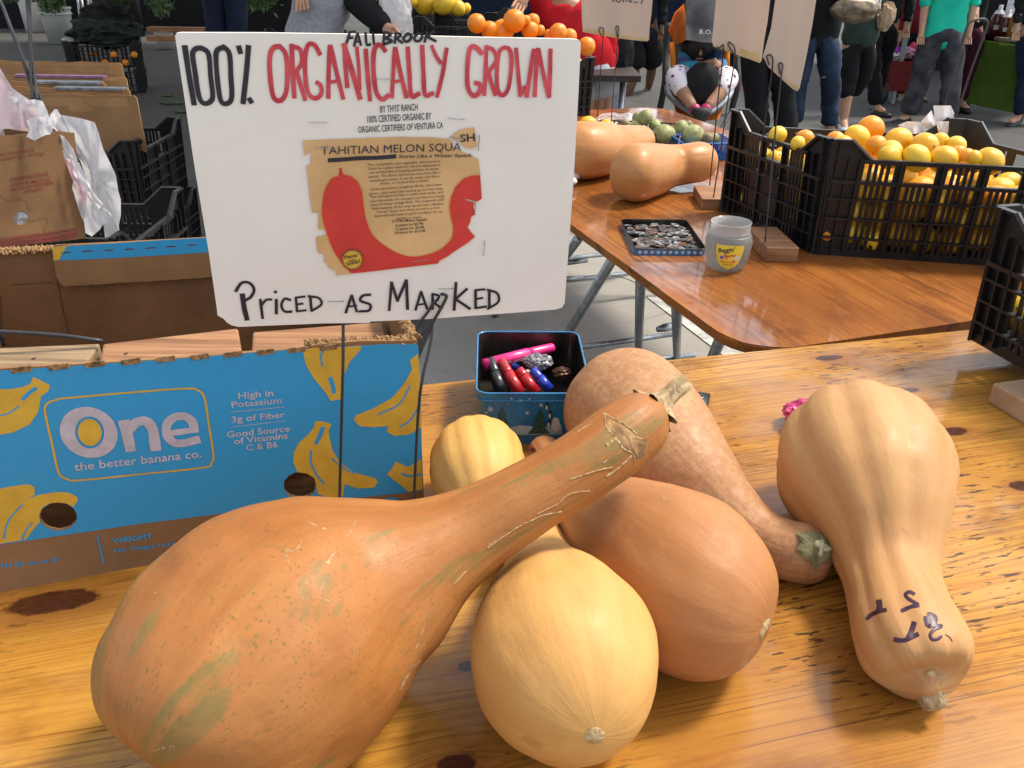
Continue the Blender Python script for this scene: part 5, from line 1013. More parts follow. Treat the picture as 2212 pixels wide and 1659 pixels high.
# ------------------------------------------------------------------ fruit baskets with cherimoyas
ZF = zone(2200, 0, 2.458)
M_blueb = mat('blue_basket_plastic', (.015, .14, .50), .35, var=.1); M_dkb = mat('black_basket_plastic', (.02, .02, .03), .35)
def basket(label, c, w, d, h, yaw, m, group=None):
    c = Vector(c); t = thing('fruit_basket', label, 'basket', tuple(c), group); M = Matrix.Rotation(yaw, 3, 'Z')
    def q(x, y, z): k = .78 + .22 * z / h; return c + M @ Vector((x * k, y * k, z))
    b = NB(); tube(b, [q(x, y, h) for x, y in rrect(w, d, .012, 3)], .0032, 6, closed=True); obj('rim', b, m, t)
    b = NB(); lo = [b.verts.new(q(x, y, .002)) for x, y in rrect(w, d, .012, 3)]; hi = [b.verts.new(q(x, y, .016)) for x, y in rrect(w, d, .012, 3)]; b.faces.new(lo[::-1]); n = len(lo)
    for k in range(n): b.faces.new((lo[k], lo[(k + 1) % n], hi[(k + 1) % n], hi[k]))
    obj('basket_bottom', b, m, t); b = NB()
    for (ax, ay, bx2, by2) in ((-1, -1, 1, -1), (1, -1, 1, 1), (1, 1, -1, 1), (-1, 1, -1, -1)):
        n = 11
        for k in range(n):
            f = (k + .5) / n; x = (ax + (bx2 - ax) * f) * w / 2 * .98; y = (ay + (by2 - ay) * f) * d / 2 * .98
            p0, p1 = q(x, y, .012), q(x, y, h); s = (p1 - p0); U = M @ Vector((bx2 - ax, by2 - ay, 0)).normalized(); box(b, (p0 + p1) / 2, (.0062, .0022, s.length), U, s.cross(U).normalized())
    obj('slatted_side', b, m, t); return t
def bz(px, py, h): return at(px, py, T + h)
BH = .062
bc = (bz(1462, 290, BH) + bz(1574, 305, BH)) / 2
basket('blue plastic berry basket with two green cherimoyas, by the black crate', (bz(1522, 305, BH).x, bz(1522, 300, BH).y, T), .19, .16, BH, R(8), M_blueb)
basket('black fruit basket with cherimoyas, nearest the tan squashes', (bz(1405, 302, BH).x, bz(1405, 302, BH).y, T), .20, .18, BH, R(-12), M_dkb)
basket('black fruit basket at the back left among the cherimoyas', (bz(1352, 272, BH).x, bz(1352, 272, BH).y, T), .22, .19, BH, R(-12), M_dkb)
basket('black fruit basket behind the others, nearest the stroller', (bz(1437, 278, BH).x, bz(1437, 276, BH).y, T), .22, .19, BH, R(-12), M_dkb)
def cherimoya(px, py, r, m, label, h=.075):
    p = at(px, py, T + h); rr_ = r * depth(p) / FPX; b = NB(); bmesh.ops.create_icosphere(b, subdivisions=4, radius=1); rnd = random.uniform(0, 50)
    pts = [Vector((math.cos(2.4 * i) * math.sqrt(1 - (1 - 2 * (i + .5) / 46) ** 2), math.sin(2.4 * i) * math.sqrt(1 - (1 - 2 * (i + .5) / 46) ** 2), 1 - 2 * (i + .5) / 46)) for i in range(46)]
    for v in b.verts:
        n_ = v.co.normalized(); d1, d2 = sorted([(n_ - q).length for q in pts])[:2]; edge = min(1, (d2 - d1) / .12)
        k = 1 - .045 * (1 - edge) + .06 * noise.noise(n_ * 1.5 + Vector((rnd, 0, 0))); v.co = Vector((n_.x * rr_ * .97, n_.y * rr_ * .97, n_.z * rr_ * 1.02)) * k
    o = obj('cherimoya', b, m, None, True); o.location = p; o.rotation_euler = (random.uniform(-.6, .6), random.uniform(-.6, .6), rnd); return setp(o, label, 'cherimoya', 'green cherimoyas in baskets')
for x, y, r, m, lab, h in ((770, 1145, 62, M_cheri, 'brownish green cherimoya at the far left, tucked behind another', .09), (838, 1136, 74, M_cheri, 'tall bright green cherimoya standing highest at the back left', .10), (640, 1203, 52, M_cheri_b, 'small brown cherimoya half hidden in the back left basket', .06), (745, 1243, 70, M_cheri, 'patchy green cherimoya in front of the small brown one', .06),
        (930, 1216, 62, M_cheri, 'brown patched cherimoya in the middle back basket', .06), (1185, 1236, 72, M_cheri, 'green cherimoya with brown shoulder in the centre', .06), (1245, 1218, 56, M_cheri_b, 'brown cherimoya leaning behind the centre one', .065), (1025, 1318, 112, M_cheri, 'largest green cherimoya, right behind the tan squash', .055),
        (1300, 1312, 106, M_cheri, 'big pale green cherimoya in the blue basket', .06), (1435, 1350, 70, M_cheri_b, 'dark brown cherimoya in the blue basket', .05), (1500, 1340, 54, M_cheri, 'small green cherimoya at the right end of the blue basket', .05)):
    px, py = ZF(x, y); cherimoya(px, py, r / 2.458 / 1.82278, m, lab, h)
# fruit under film behind the squash, and small white bits
o = crumple('clear_bag', at(1335, 262, T + .05), (.09, .05, .03), M_jar, 21, .3, 4, None, 1.6); setp(o, 'clear film over yellow fruit behind the tan squashes', 'plastic bag')
for (x, y, lab) in ((262, 1175, 'yellow fruit under clear film, left of its pair'), (445, 1205, 'yellow fruit under clear film, right of its pair')):
    fruit('lemon', at(*ZF(x + 20, y + 30), T + .045), .032, lab, 'fruits under clear film')
for k, (x, y, lab) in enumerate(((1238, 378, 'white mushroom piece at the edge of the sign, upper one'), (1238, 396, 'white mushroom piece at the edge of the sign, middle one'), (1232, 408, 'white mushroom piece at the edge of the sign, lowest one'))):
    b = NB(); lathe(b, [(.001, .0), (.008, .0), (.007, .012), (.017, .016), (.019, .022), (.014, .030), (.001, .034)], (0, 0, 0), 16); o = obj('mushroom', b, mat('mushroom_white', (.72, .68, .6), .6), None, True); o.location = at(x, y, T); o.rotation_euler = (0, 0, k); o.scale = (1.1, 1.1, 1.1); setp(o, lab, 'mushroom', 'white mushroom pieces')

# ------------------------------------------------------------------ cream sign boards on wires
def card(label, base_px, pts, m=M_cream, yv=None, band=None, writing=None):
    g = at(*base_px, T); y0 = g.y if yv is None else yv; b = NB()
    pl = Plane(aty(pts[0][0], pts[0][1], y0), (1, .0, 0), (0, .12, 1)); t = thing('card_sign', label, 'sign', tuple(pl.o))
    loop = [pl.hit(*p) for p in pts]; cx_ = sum(p.x for p in loop) / len(loop)
    topy = max(p.y for p in loop)
    L2 = [(q.x, q.y if q.y < topy - .002 else q.y + .16) for q in loop]
    obj('board', place(curve_mesh([L2], .003), pl, 0), m, t)
    if band: shape_on('yellowed_strip', pl, None, M_cream_y, t, .0018, .0004, loc=[[pl.hit(*p) for p in band]])
    if writing: obj('handwriting', ribbon_me(pl, writing, lambda x, y: (x, y), .002), M_black_ink, t)
    for k in range(5):
        q = Vector((cx_ + random.uniform(-.08, .08), min(p.y for p in loop) + .03 + .05 * k)); a = pl.world(q, .0022); b = NB(); tube(b, [a, a + pl.u * .007 + pl.v * random.uniform(-.002, .002)], .0005, 5); obj('staple', b, M_staple, t)
    return pl
p1 = card('cream card sign left of the stroller, upside down writing at its top', (1305, 300), [(1256, 0), (1257, 40), (1259, 69), (1290, 75), (1330, 82), (1370, 87), (1398, 89.5), (1402, 86), (1403, 60), (1407, 30), (1411, 0)], band=[(1260, 62), (1300, 66), (1340, 76), (1400, 83), (1400, 88), (1370, 86), (1300, 77), (1262, 69)],
          writing=[(2.4, [(1322, -2), (1326, 4)]), (2.4, [(1330, 0), (1337, 5), (1342, -1)]), (2.4, [(1346, -2), (1347, 5)]), (2.4, [(1352, 4), (1354, -2), (1362, 5), (1364, -1)]), (2.4, [(1368, 5), (1378, 5)]), (2.4, [(1388, 0), (1385, 8)])])
p2 = card('cream card sign covering the stroller hood, yellow strip at its bottom edge', (1530, 440), [(1547, 0), (1543, 40), (1538, 88), (1541, 100), (1560, 107), (1590, 118), (1620, 128), (1641, 136), (1645, 130), (1650, 90), (1658, 45), (1664, 0)], band=[(1541, 96), (1570, 106), (1596, 116), (1598, 104), (1620, 110), (1637, 117), (1643, 112), (1641, 134), (1615, 126), (1560, 106)])
p3 = card('tall cream card sign hanging lowest, beside the woman in blue jeans', (1640, 540), [(1680, 0), (1666, 60), (1648, 122), (1660, 145), (1690, 172), (1712, 192), (1722, 197), (1727, 190), (1742, 120), (1755, 50), (1766, 0)], yv=at(1640, 540, T).y, band=[(1690, 165), (1712, 180), (1725, 185), (1722, 195), (1710, 190)])
def signwire(label, pl, top, bot, loop):
    g = at(*bot, T + .03); pts = [g] + [aty(bot[0] + (top[0] - bot[0]) * k, bot[1] + (top[1] - bot[1]) * k, g.y + (pl.o.y - g.y) * k) for k in (.33, .66)] + [pl.world(pl.hit(*top), .006)]
    pts += [pl.world(pl.hit(*p), .006) for p in loop]; wire('sign_wire', label, pts, .0019, 'wires holding the cream card signs')
signwire('wire left at the bottom of the card sign beside the red shirt', p1, (1303, 72), (1290, 262), [(1303, 62), (1295, 60), (1294, 68), (1301, 80)])
signwire('wire right at the bottom of the card sign beside the red shirt', p1, (1335, 75), (1318, 288), [(1336, 60), (1333, 56), (1330, 60), (1333, 80)])
signwire('wire at the left under the yellow-striped card sign', p2, (1562, 104), (1533, 400), [(1554, 103), (1545, 104), (1552, 108)])
signwire('wire at the right under the yellow-striped card sign', p2, (1587, 118), (1541, 428), [(1576, 92), (1572, 97), (1584, 116), (1592, 125)])
signwire('left one of two long wires before the lemon crate', p3, (1667, 146), (1622, 494), [(1664, 120), (1655, 122), (1660, 140)])
signwire('right one of two long wires before the lemon crate', p3, (1686, 165), (1652, 528), [(1689, 140), (1681, 138), (1683, 160)])
hb0 = cN + cv * (CW + .06) + cu * .30; hy = (cN + cu * .42 + cv * (CW + .045)).y
wire('hoop_wire', 'empty tall wire hoop rising behind the lemons and white paper knot', [aty(2036, 250, hy), aty(2041, 224, hy), aty(2064, 150, hy), aty(2084, 72, hy), aty(2094, 50, hy), aty(2108, 43, hy), aty(2124, 41, hy), aty(2133, 47, hy), aty(2131, 62, hy), aty(2117, 100, hy), aty(2095, 160, hy), aty(2074, 224, hy), aty(2050, 290, hy), Vector((aty(2047, 305, hy).x - .02, hy, T + .03))], .0028, None, M_wire)
kn_ = thing('tied_paper', 'white paper wad knotted round the wire hoop behind the lemons', 'paper', tuple(aty(2055, 290, hy)))
def petal(pts, m, par, seed, name='fold', y0=None, amp=.05):
    """crumpled sheet spanned by an outline given in pixels at distance y0"""
    c = sum((Vector((p[0], p[1], 0)) for p in pts), Vector()) / len(pts); b = NB(); o = [Vector((p[0], p[1], 0)) for p in pts]
    ring = []; K = 6; n = len(o) * 4; P = []
    for i in range(len(o)):
        for k in range(4): P.append(o[i].lerp(o[(i + 1) % len(o)], k / 4))
    for s in [1 - k / K for k in range(K)]:
        row = []
        for p in P:
            q = c.lerp(p, s); d = .5 - abs(noise.noise(Vector((q.x * .03, q.y * .018, seed)))); row.append(b.verts.new(aty(q.x, q.y, y0 - d * amp * (1.1 - s * .5) - amp * .12 * noise.noise(Vector((q.x * .12, q.y * .06, seed + 9))))))
        ring.append(row)
    for A, B in zip(ring, ring[1:]):
        for k in range(n): b.faces.new((A[k], A[(k + 1) % n], B[(k + 1) % n], B[k]))
    b.faces.new(ring[-1]); o_ = obj(name, b, m, par, True); return o_
for i, pts in enumerate(([(2016, 228), (2054, 228), (2062, 245), (2050, 262), (2052, 280), (2030, 290), (2020, 262)], [(1990, 262), (2012, 238), (2022, 262), (2028, 292), (2005, 278)], [(1940, 270), (1960, 262), (2000, 264), (2018, 300), (2024, 312), (1985, 312), (1962, 300)], [(2052, 268), (2070, 278), (2108, 315), (2130, 330), (2126, 350), (2100, 338), (2075, 310), (2056, 296)], [(2022, 262), (2050, 262), (2048, 296), (2030, 300)])):
    petal(pts, M_paper, kn_, i * 3.3, 'paper_fold', hy - .01 - i * .012)

# ------------------------------------------------------------------ crates of oranges farther along
oc = at(1277, 250, T); oh = min(.36, zat(oc, 124) - T); ou = Vector((.93, -.36, 0)).normalized()
ou = FWD
crate('black crate of oranges, its corner showing at the right of the white sign', oc - ou * .60 + Vector((0, 0, 0)), ou, .60, .40, oh, cat='crate')
Z1 = zone(1500, 0, 2.212)
for i, (x, y, r, lab) in enumerate(((833, 203, 84, 'orange behind the wires at the left of the heap over the sign'), (945, 262, 78, 'orange low over the sign edge, second from left'), (1060, 272, 102, 'large orange with a green button in the middle of the heap'), (1162, 180, 100, 'topmost and largest orange of the heap'), (1262, 176, 44, 'orange squeezed behind the topmost one'), (1322, 182, 64, 'orange right behind the topmost one'),
        (1300, 262, 78, 'orange right below the topmost one'), (1385, 262, 46, 'small orange wedged right of centre in the heap'), (1545, 285, 82, 'orange with a button in front of the red shirt'), (1465, 305, 50, 'orange barely showing over the sign edge'), (1640, 320, 70, 'orange low over the sign near its right corner'), (1790, 405, 82, 'orange on the crate corner right of the sign'))):
    px, py = Z1(x, y); z = T + oh + .02 if i != 11 else T + oh + .01
    for _ in range(60):
        p = at(px, py, z); dd = (p - oc).dot(FD)
        if dd < .33: break
        z += .006
    fruit('orange', p, r / 2.212 / 1.82278 * depth(p) / FPX * .97, lab, 'oranges heaped over the sign', face=(random.uniform(-.5, .5), .4, -.9))
for i in range(6):
    for j in range(4): fruit('orange', oc - ou * (.06 + i * .09) + FD * (.06 + j * .09) + Vector((0, 0, oh - .05)), .044, 'orange deep in the crate behind the sign', 'oranges deep in their crate')
# two more black crates with yellow citrus in the background
ZA = zone(500, 0, 1.2289)
pA = aty(1012, 66, 4.9); 
ca = crate('black crate of yellow grapefruit behind the sign, nearer one', aty(900, 90, 4.7) - Vector((0, 0, .12)), (.97, -.2, 0), .58, .40, .24, dense=False)
cb = crate('black crate of yellow grapefruit behind the sign, farther one', aty(850, 45, 5.3) - Vector((0, 0, .18)), (.97, -.2, 0), .60, .40, .24, dense=False)
for i, (x, y, r, lab) in enumerate(((1185, 2, 20, 'grapefruit at the left end, cut by the top of view'), (1260, 3, 26, 'grapefruit beside the white bag'), (1372, 4, 28, 'grapefruit right of the white bag'), (1445, 18, 44, 'full round grapefruit at the top of view'), (1535, 15, 44, 'greenish grapefruit right of the full round one'), (1490, 48, 24, 'small low grapefruit under the round ones'), (1600, 38, 30, 'grapefruit by the faraway card sign'), (1640, 42, 20, 'rightmost small grapefruit of its crate'))):
    px, py = ZA(x, y); fruit('yellow', aty(px, py, 5.05 + .06 * (i % 2)), r / 1.2289 / 1.82278 * 5.6 / FPX * 1.0, lab, 'grapefruit at the top of view', 'grapefruit', 'grapefruit')
bt2 = thing('market_table', 'dark stall table behind the orange crate, mostly hidden', 'table', (-.2, 5.3, 0))
b = NB(); zt2 = min((aty(900, 90, 4.7) - Vector((0, 0, .12))).z, (aty(850, 45, 5.3) - Vector((0, 0, .18))).z) - .001; box(b, (-.12, 5.2, zt2 - .015), (1.5, 1.3, .03)); obj('tabletop', b, M_ply_edge, bt2)
for sx in (-.8, .55):
    for sy in (4.65, 5.75): b = NB(); tube(b, [(sx, sy, 0), (sx, sy, zt2 - .03)], .015, 8); obj('leg', b, M_galv, bt2, True)

# ------------------------------------------------------------------ people
M_skin = mat('skin', (.50, .27, .17), .5, var=.08, vs=20, sss=.1); M_skin_dark = mat('dark_skin', (.16, .075, .04), .45, var=.1, vs=20); M_skin_mid = mat('tan_skin', (.40, .20, .12), .5, var=.08, vs=20)
M_hair = mat('dark_hair', (.015, .010, .008), .5, var=.4, vs=90, stretch=(4, 4, .3))
def cloth(name, c, **k): return mat(name, c, .85, spec=.2, var=k.get('var', .15), vs=k.get('vs', 10), bump=.7, bs=k.get('bs', 18), c2=k.get('c2'), stretch=k.get('stretch'))
def skin_mesh(name, verts, edges, radii, m, parent, sub=2, root=0, wrinkle=0):
    """one continuous surface grown round a jointed skeleton"""
    me = bpy.data.meshes.new(name); me.from_pydata([tuple(v) for v in verts], edges, []); me.update()
    o = bpy.data.objects.new(name, me); COL.objects.link(o); md = o.modifiers.new('skin', 'SKIN'); md.use_smooth_shade = True; md.branch_smoothing = .3
    for i, r in enumerate(radii):
        rx, ry = r if isinstance(r, (tuple, list)) else (r, r); me.skin_vertices[0].data[i].radius = (rx, ry); me.skin_vertices[0].data[i].use_root = (i == root)
    s = o.modifiers.new('sub', 'SUBSURF'); s.levels = sub; s.render_levels = sub
    dg = bpy.context.evaluated_depsgraph_get(); me2 = bpy.data.meshes.new_from_object(o.evaluated_get(dg)); bpy.data.objects.remove(o); bpy.data.meshes.remove(me)
    if wrinkle:
        me2.update(); nr = [v.normal.copy() for v in me2.vertices]
        for v, n in zip(me2.vertices, nr): v.co += n * wrinkle * (.5 - abs(noise.noise(Vector((v.co.x * 9, v.co.y * 9, v.co.z * 14)))) * 2)
    return obj(name, me2, m, parent, True)
def person(label, y0, J, skin=M_skin, top=None, legs=None, shoe=None, topd=None, legd=None, s=1.0, hair=M_hair, leglen=None, skirt=None, face=None, shorts=False, cuff=None):
    """J holds pixel measured joints in the upright plane at distance y0, or 3D points. y offsets optional as third value"""
    def P(k, default=None):
        v = J.get(k)
        if v is None: return default
        if isinstance(v, Vector): return v
        dy = v[2] if len(v) > 2 else 0
        return aty(v[0], v[1], y0 + dy)
    root = thing('person', label, 'person', (0, 0, 0))
    hipL, hipR = P('hipL'), P('hipR'); pel = (hipL + hipR) / 2 + Vector((0, 0, .06 * s))
    lean = J.get('lean', Vector((0, 0, 0)))
    chest = P('chest', pel + Vector((0, 0, .38 * s)) + lean * .38); neck = P('neck', chest + Vector((0, 0, .14 * s)) + lean * .14); head = P('head', neck + Vector((0, 0, .17 * s)) + lean * .05)
    hd = (hipR - hipL).normalized() if (hipR - hipL).length > .01 else Vector((1, 0, 0))
    hd.z *= .2; hd.normalize()
    V = [pel, (pel + chest) / 2, chest, neck, head, head + Vector((0, 0, .10 * s))]; E = [(0, 1), (1, 2), (2, 3), (3, 4), (4, 5)]; Rr = [(.135 * s, .10 * s), (.115 * s, .09 * s), (.145 * s, .10 * s), (.055 * s), (.078 * s, .092 * s), (.055 * s)]
    idx = {}
    for side, sg in (('L', -1), ('R', 1)):
        sh = P('sh' + side, chest + hd * sg * .17 * s + Vector((0, 0, .06 * s))); el = P('el' + side, sh + Vector((0, 0, -.28 * s)) + hd * sg * .04); ha = P('ha' + side, el + Vector((0, -.05, -.24 * s)))
        b0 = len(V); V += [sh, el, el + (ha - el) * .9, ha]; E += [(2, b0), (b0, b0 + 1), (b0 + 1, b0 + 2), (b0 + 2, b0 + 3)]; Rr += [.058 * s, .04 * s, .027 * s, (.038 * s, .018 * s)]
        hv = (ha - el).normalized(); pr = hv.cross(Vector((0, 1, 0))); pr = pr.normalized() if pr.length > .1 else Vector((1, 0, 0))
        for f in range(4):
            fb = len(V); V += [ha + hv * .035 * s + pr * (f - 1.5) * .017 * s, ha + (hv * .075 + Vector((0, -.015, -.01))) * s + pr * (f - 1.5) * .019 * s]; E += [(b0 + 3, fb), (fb, fb + 1)]; Rr += [.0095 * s, .0075 * s]
        fb = len(V); V += [ha + pr * -.035 * s * sg + hv * .03 * s]; E += [(b0 + 3, fb)]; Rr += [.010 * s]
        idx['sh' + side] = b0
        hip = P('hip' + side); kn = P('kn' + side); an = P('an' + side); toe = P('toe' + side, an + Vector((.02 * sg, -.14 * s, -.05 * s)))
        b1 = len(V); V += [hip, hip.lerp(kn, .5), kn, kn.lerp(an, .35), an, toe]; E += [(0, b1), (b1, b1 + 1), (b1 + 1, b1 + 2), (b1 + 2, b1 + 3), (b1 + 3, b1 + 4), (b1 + 4, b1 + 5)]
        Rr += [.092 * s, .078 * s, .054 * s, .056 * s, .036 * s, .030 * s]; idx['leg' + side] = b1
    body = skin_mesh('body', V, E, Rr, skin, root, 2)
    # clothes
    if top:
        VV = [pel + Vector((0, 0, (J.get('hem', -.04) - .05) * s)), pel + Vector((0, 0, .05 * s)), (pel + chest) / 2, chest, neck - Vector((0, 0, .02))]; EE = [(0, 1), (1, 2), (2, 3), (3, 4)]; tw_ = J.get('topw', 1.0); RR = [(.165 * s * tw_, .13 * s), (.160 * s * tw_, .125 * s), (.15 * s * tw_, .12 * s), (.17 * s, .12 * s), .075 * s]
        for side in 'LR':
            b0 = idx['sh' + side]; n0 = len(VV); VV += [V[b0], V[b0 + 1], V[b0 + 1].lerp(V[b0 + 3], J.get('sleeve', .8))]; EE += [(3, n0), (n0, n0 + 1), (n0 + 1, n0 + 2)]; RR += [.075 * s, .056 * s, .042 * s]
        o = skin_mesh(J.get('topname', 'jacket'), VV, EE, RR, top, root, 2, 0, .014)
    if legs:
        k_ = J.get('legstop', .95)
        VV = [pel + Vector((0, 0, .03)), pel - Vector((0, 0, .05))]; EE = [(0, 1)]; w_ = J.get('legw', 1.0); RR = [(.145 * s, .115 * s), (.150 * s, .12 * s)]
        for side in 'LR':
            b1 = idx['leg' + side]; n0 = len(VV); hip, md_, kn, cf, an = V[b1:b1 + 5]
            if shorts: VV += [hip, md_, kn + (hip - kn) * .02]; EE += [(1, n0), (n0, n0 + 1), (n0 + 1, n0 + 2)]; RR += [.115 * s * w_, .11 * s * w_, .10 * s * w_]
            else:
                e = kn.lerp(an, k_); VV += [hip, md_, kn, kn.lerp(an, k_ * .45), e]; EE += [(1, n0), (n0, n0 + 1), (n0 + 1, n0 + 2), (n0 + 2, n0 + 3), (n0 + 3, n0 + 4)]; RR += [.105 * s * w_, .093 * s * w_, .07 * s * w_, .068 * s * w_, J.get('cuffw', .055) * s]
        skin_mesh(J.get('legname', 'trousers'), VV, EE, RR, legs, root, 2, 0, .012)
    if skirt:
        b = NB(); z1 = J.get('skirtz', .45); rings = []
        for i in range(7):
            f = i / 6; c = Vector((pel.x, pel.y, pel.z + .05 + (z1 - pel.z - .05) * f)); rings.append([b.verts.new(c + Vector((math.cos(a) * (.16 + .09 * f), math.sin(a) * (.12 + .09 * f), 0)) * s * (1 + .05 * f * math.sin(a * 9))) for a in [2 * math.pi * k / 48 for k in range(48)]])
        for A, B in zip(rings, rings[1:]):
            for k in range(48): b.faces.new((A[k], A[(k + 1) % 48], B[(k + 1) % 48], B[k]))
        obj('skirt', b, skirt, root, True)
    if shoe:
        for side in 'LR':
            b1 = idx['leg' + side]; an, toe = V[b1 + 4], V[b1 + 5]; d = (toe - an); d.z = 0; d = d.normalized() if d.length > .01 else Vector((0, -1, 0)); base = an - Vector((0, 0, .055 * s))
            so = skin_mesh('shoe', [base - d * .05 * s, base + d * .03 * s, base + d * .11 * s, base + d * .19 * s], [(0, 1), (1, 2), (2, 3)], [(.040 * s, .038 * s), (.045 * s, .05 * s), (.046 * s, .036 * s), (.036 * s, .026 * s)], shoe, root, 2)
    # hair cap and face
    b = NB(); bmesh.ops.create_icosphere(b, subdivisions=3, radius=1)
    for v in b.verts:
        n_ = v.co.copy(); v.co = head + Vector((0, .018 * s, .035 * s)) + Vector((n_.x * .092, n_.y * .105, n_.z * .108)) * s
    bmesh.ops.delete(b, geom=[v for v in b.verts if (v.co.y < head.y - .02 * s and v.co.z < head.z + .07 * s)], context='VERTS'); obj('hair', b, hair, root, True)
    for sx in (-1, 1):
        b = NB(); bmesh.ops.create_icosphere(b, subdivisions=2, radius=.011 * s)
        bmesh.ops.translate(b, verts=b.verts[:], vec=head + Vector((sx * .030, -.088, .018)) * s); obj('eye', b, M_blackp, root, True)
    b = NB(); tube(b, [head + Vector((0, -.088, .02)) * s, head + Vector((0, -.108, -.012)) * s, head + Vector((0, -.09, -.02)) * s], [.008 * s, .014 * s, .010 * s], 8); obj('nose', b, skin, root, True)
    b = NB(); tube(b, [head + Vector((x, -.085 + abs(x) * .4, -.045)) * s for x in (-.025, -.01, .01, .025)], .005 * s, 6); obj('mouth', b, mat('lips', (.35, .10, .09), .5), root, True)
    return root, V, idx
def gnd(px, py, z=.07): return at(px, py, z)
C_blackc = cloth('black_cloth', (.012, .012, .014)); C_jeans = cloth('blue_denim', (.03, .048, .085), var=.3, vs=6, c2=(.014, .022, .042)); C_grey = cloth('charcoal_cloth', (.07, .07, .08), var=.3, vs=8); C_teal = cloth('teal_cotton', (.02, .56, .38), var=.12, vs=5, c2=(.012, .42, .29)); C_red = cloth('red_cotton', (.62, .015, .025), var=.2, vs=6)
C_dgreen = cloth('dark_green_cloth', (.035, .06, .05)); C_maroon = cloth('maroon_cloth', (.06, .012, .025)); C_heather = cloth('grey_heather', (.30, .31, .34), var=.12, vs=60); C_lgrey = cloth('light_grey_cloth', (.36, .38, .42), var=.1); C_navy = cloth('dark_navy_denim', (.012, .02, .045)); M_shoe = mat('black_shoe', (.015, .015, .016), .5)
C_pink = cloth('pink_tie_dye', (.78, .06, .38), var=.3, vs=14, c2=(.70, .22, .50)); C_beige = cloth('beige_cloth', (.45, .34, .22)); C_redj = cloth('dark_red_jacket', (.22, .012, .025), var=.2)
# a: teal shirt
yA = at(1960, 262, 0).y
person('person in a teal T-shirt and charcoal cargo trousers, seen from behind', yA, dict(hipL=(2012, 70), hipR=(2062, 66), knL=(1990, 165), anL=(1962, 250), knR=(2055, 165, -.05), anR=(2048, 250, -.1), toeL=(1942, 262, -.05), hem=-.20, sleeve=.1, topname='shirt', topw=1.25, legw=1.3, cuffw=.10, legstop=1.0), top=C_teal, legs=C_grey, shoe=M_shoe)
# b: jeans woman
yB = at(1730, 318, 0).y
person('person in a black jacket and blue jeans with a bronze handbag on the arm', yB, dict(hipL=(1742, 75), hipR=(1788, 75), knL=(1722, 178), anL=(1715, 275), knR=(1795, 185), anR=(1792, 280), haR=(1835, 15, -.2), elR=(1790, -30, -.05), hem=-.16, topw=1.15, legw=1.12, cuffw=.075), top=C_blackc, legs=C_jeans, shoe=M_shoe, skin=M_skin_mid)
hbg = crumple('handbag', aty(1848, 22, yB - .28), (.17, .07, .085), mat('bronze_leather', (.27, .20, .13), .35, metal=.35, var=.3, vs=14), 11, .16, 4, None, 1.3); setp(hbg, 'quilted bronze handbag hanging from the arm of the black jacket', 'handbag')
for p in hbg.data.polygons: p.use_smooth = True
# c: green top, black capris
yC = at(1815, 285, 0).y
person('person in a dark green top and cropped black leggings holding a phone', yC, dict(hipL=(1838, 92), hipR=(1872, 90), knL=(1832, 175), anL=(1822, 262), knR=(1866, 170, .1), anR=(1806, 240, .35), haL=(1885, 8, -.25), elL=(1850, 10, -.1), haR=(1893, 14, -.25), elR=(1905, -30, -.05), hem=-.10, legstop=.45, cuffw=.075, legw=1.05, sleeve=.6), top=C_dgreen, legs=C_blackc, shoe=mat('white_shoe', (.6, .6, .65), .5))
pp = aty(1893, 2, yC - .32); b = NB(); box(b, pp, (.075, .15, .009), (1, .1, .1), (0, .4, .9), .003); setp(obj('mobile_phone', b, M_pwhite), 'pale phone held up by the person in cropped leggings', 'phone')
pb = crumple('paper_bag', aty(1915, 35, yC - .1), (.07, .05, .11), mat('brown_paper', (.45, .31, .19), .8, bump=.4, bs=40), 14, .2, 3, None, 1.4); setp(pb, 'brown paper bag held beside the phone', 'paper bag')
pb = crumple('shopping_bag', aty(1838, 125, yC + .05), (.10, .08, .24), M_bag, 15, .22, 4, None, 1.6); setp(pb, 'white plastic shopping bag hanging between the jeans and the leggings', 'shopping bag')
# d: black trousers beyond
yD = at(1895, 248, 0).y
person('person in black trousers and dark ankle boots behind the leggings wearer', yD, dict(hipL=(1885, 55), hipR=(1925, 55), knL=(1888, 150), anL=(1893, 232), knR=(1905, 148, .2), anR=(1890, 225, .3), toeL=(1912, 243, -.1), hem=-.02, cuffw=.075), top=C_blackc, legs=C_blackc, shoe=M_shoe)
# e: red jacket at top with cup
yE = at(1960, 235, 0).y + .6
person('person in a dark red jacket holding a white cup', yE, dict(hipL=(1945, 70), hipR=(1985, 70), knL=(1948, 150), anL=(1948, 205), knR=(1982, 150), anR=(1985, 205), haL=(1938, 8, -.25), elL=(1950, -5, -.05), hem=-.05), top=C_redj, legs=C_blackc, shoe=M_shoe)
b = NB(); lathe(b, [(.001, 0), (.028, 0), (.038, .09), (.036, .09), (.026, .004), (.001, .004)], aty(1935, 12, yE - .3), 16); setp(obj('paper_cup', b, M_pwhite), 'white paper cup held by the person in red', 'cup')
# f: maroon behind the teal shirt
yF = at(2080, 240, 0).y
person('person in a black coat and maroon trousers right of the teal shirt', yF, dict(hipL=(2068, 68), hipR=(2106, 66), knL=(2066, 150), anL=(2056, 222), knR=(2098, 148), anR=(2075, 222), hem=.0, legw=1.3, cuffw=.10, haR=(2108, 30, -.2), elR=(2112, -20)), top=C_blackc, legs=C_maroon, shoe=M_shoe)
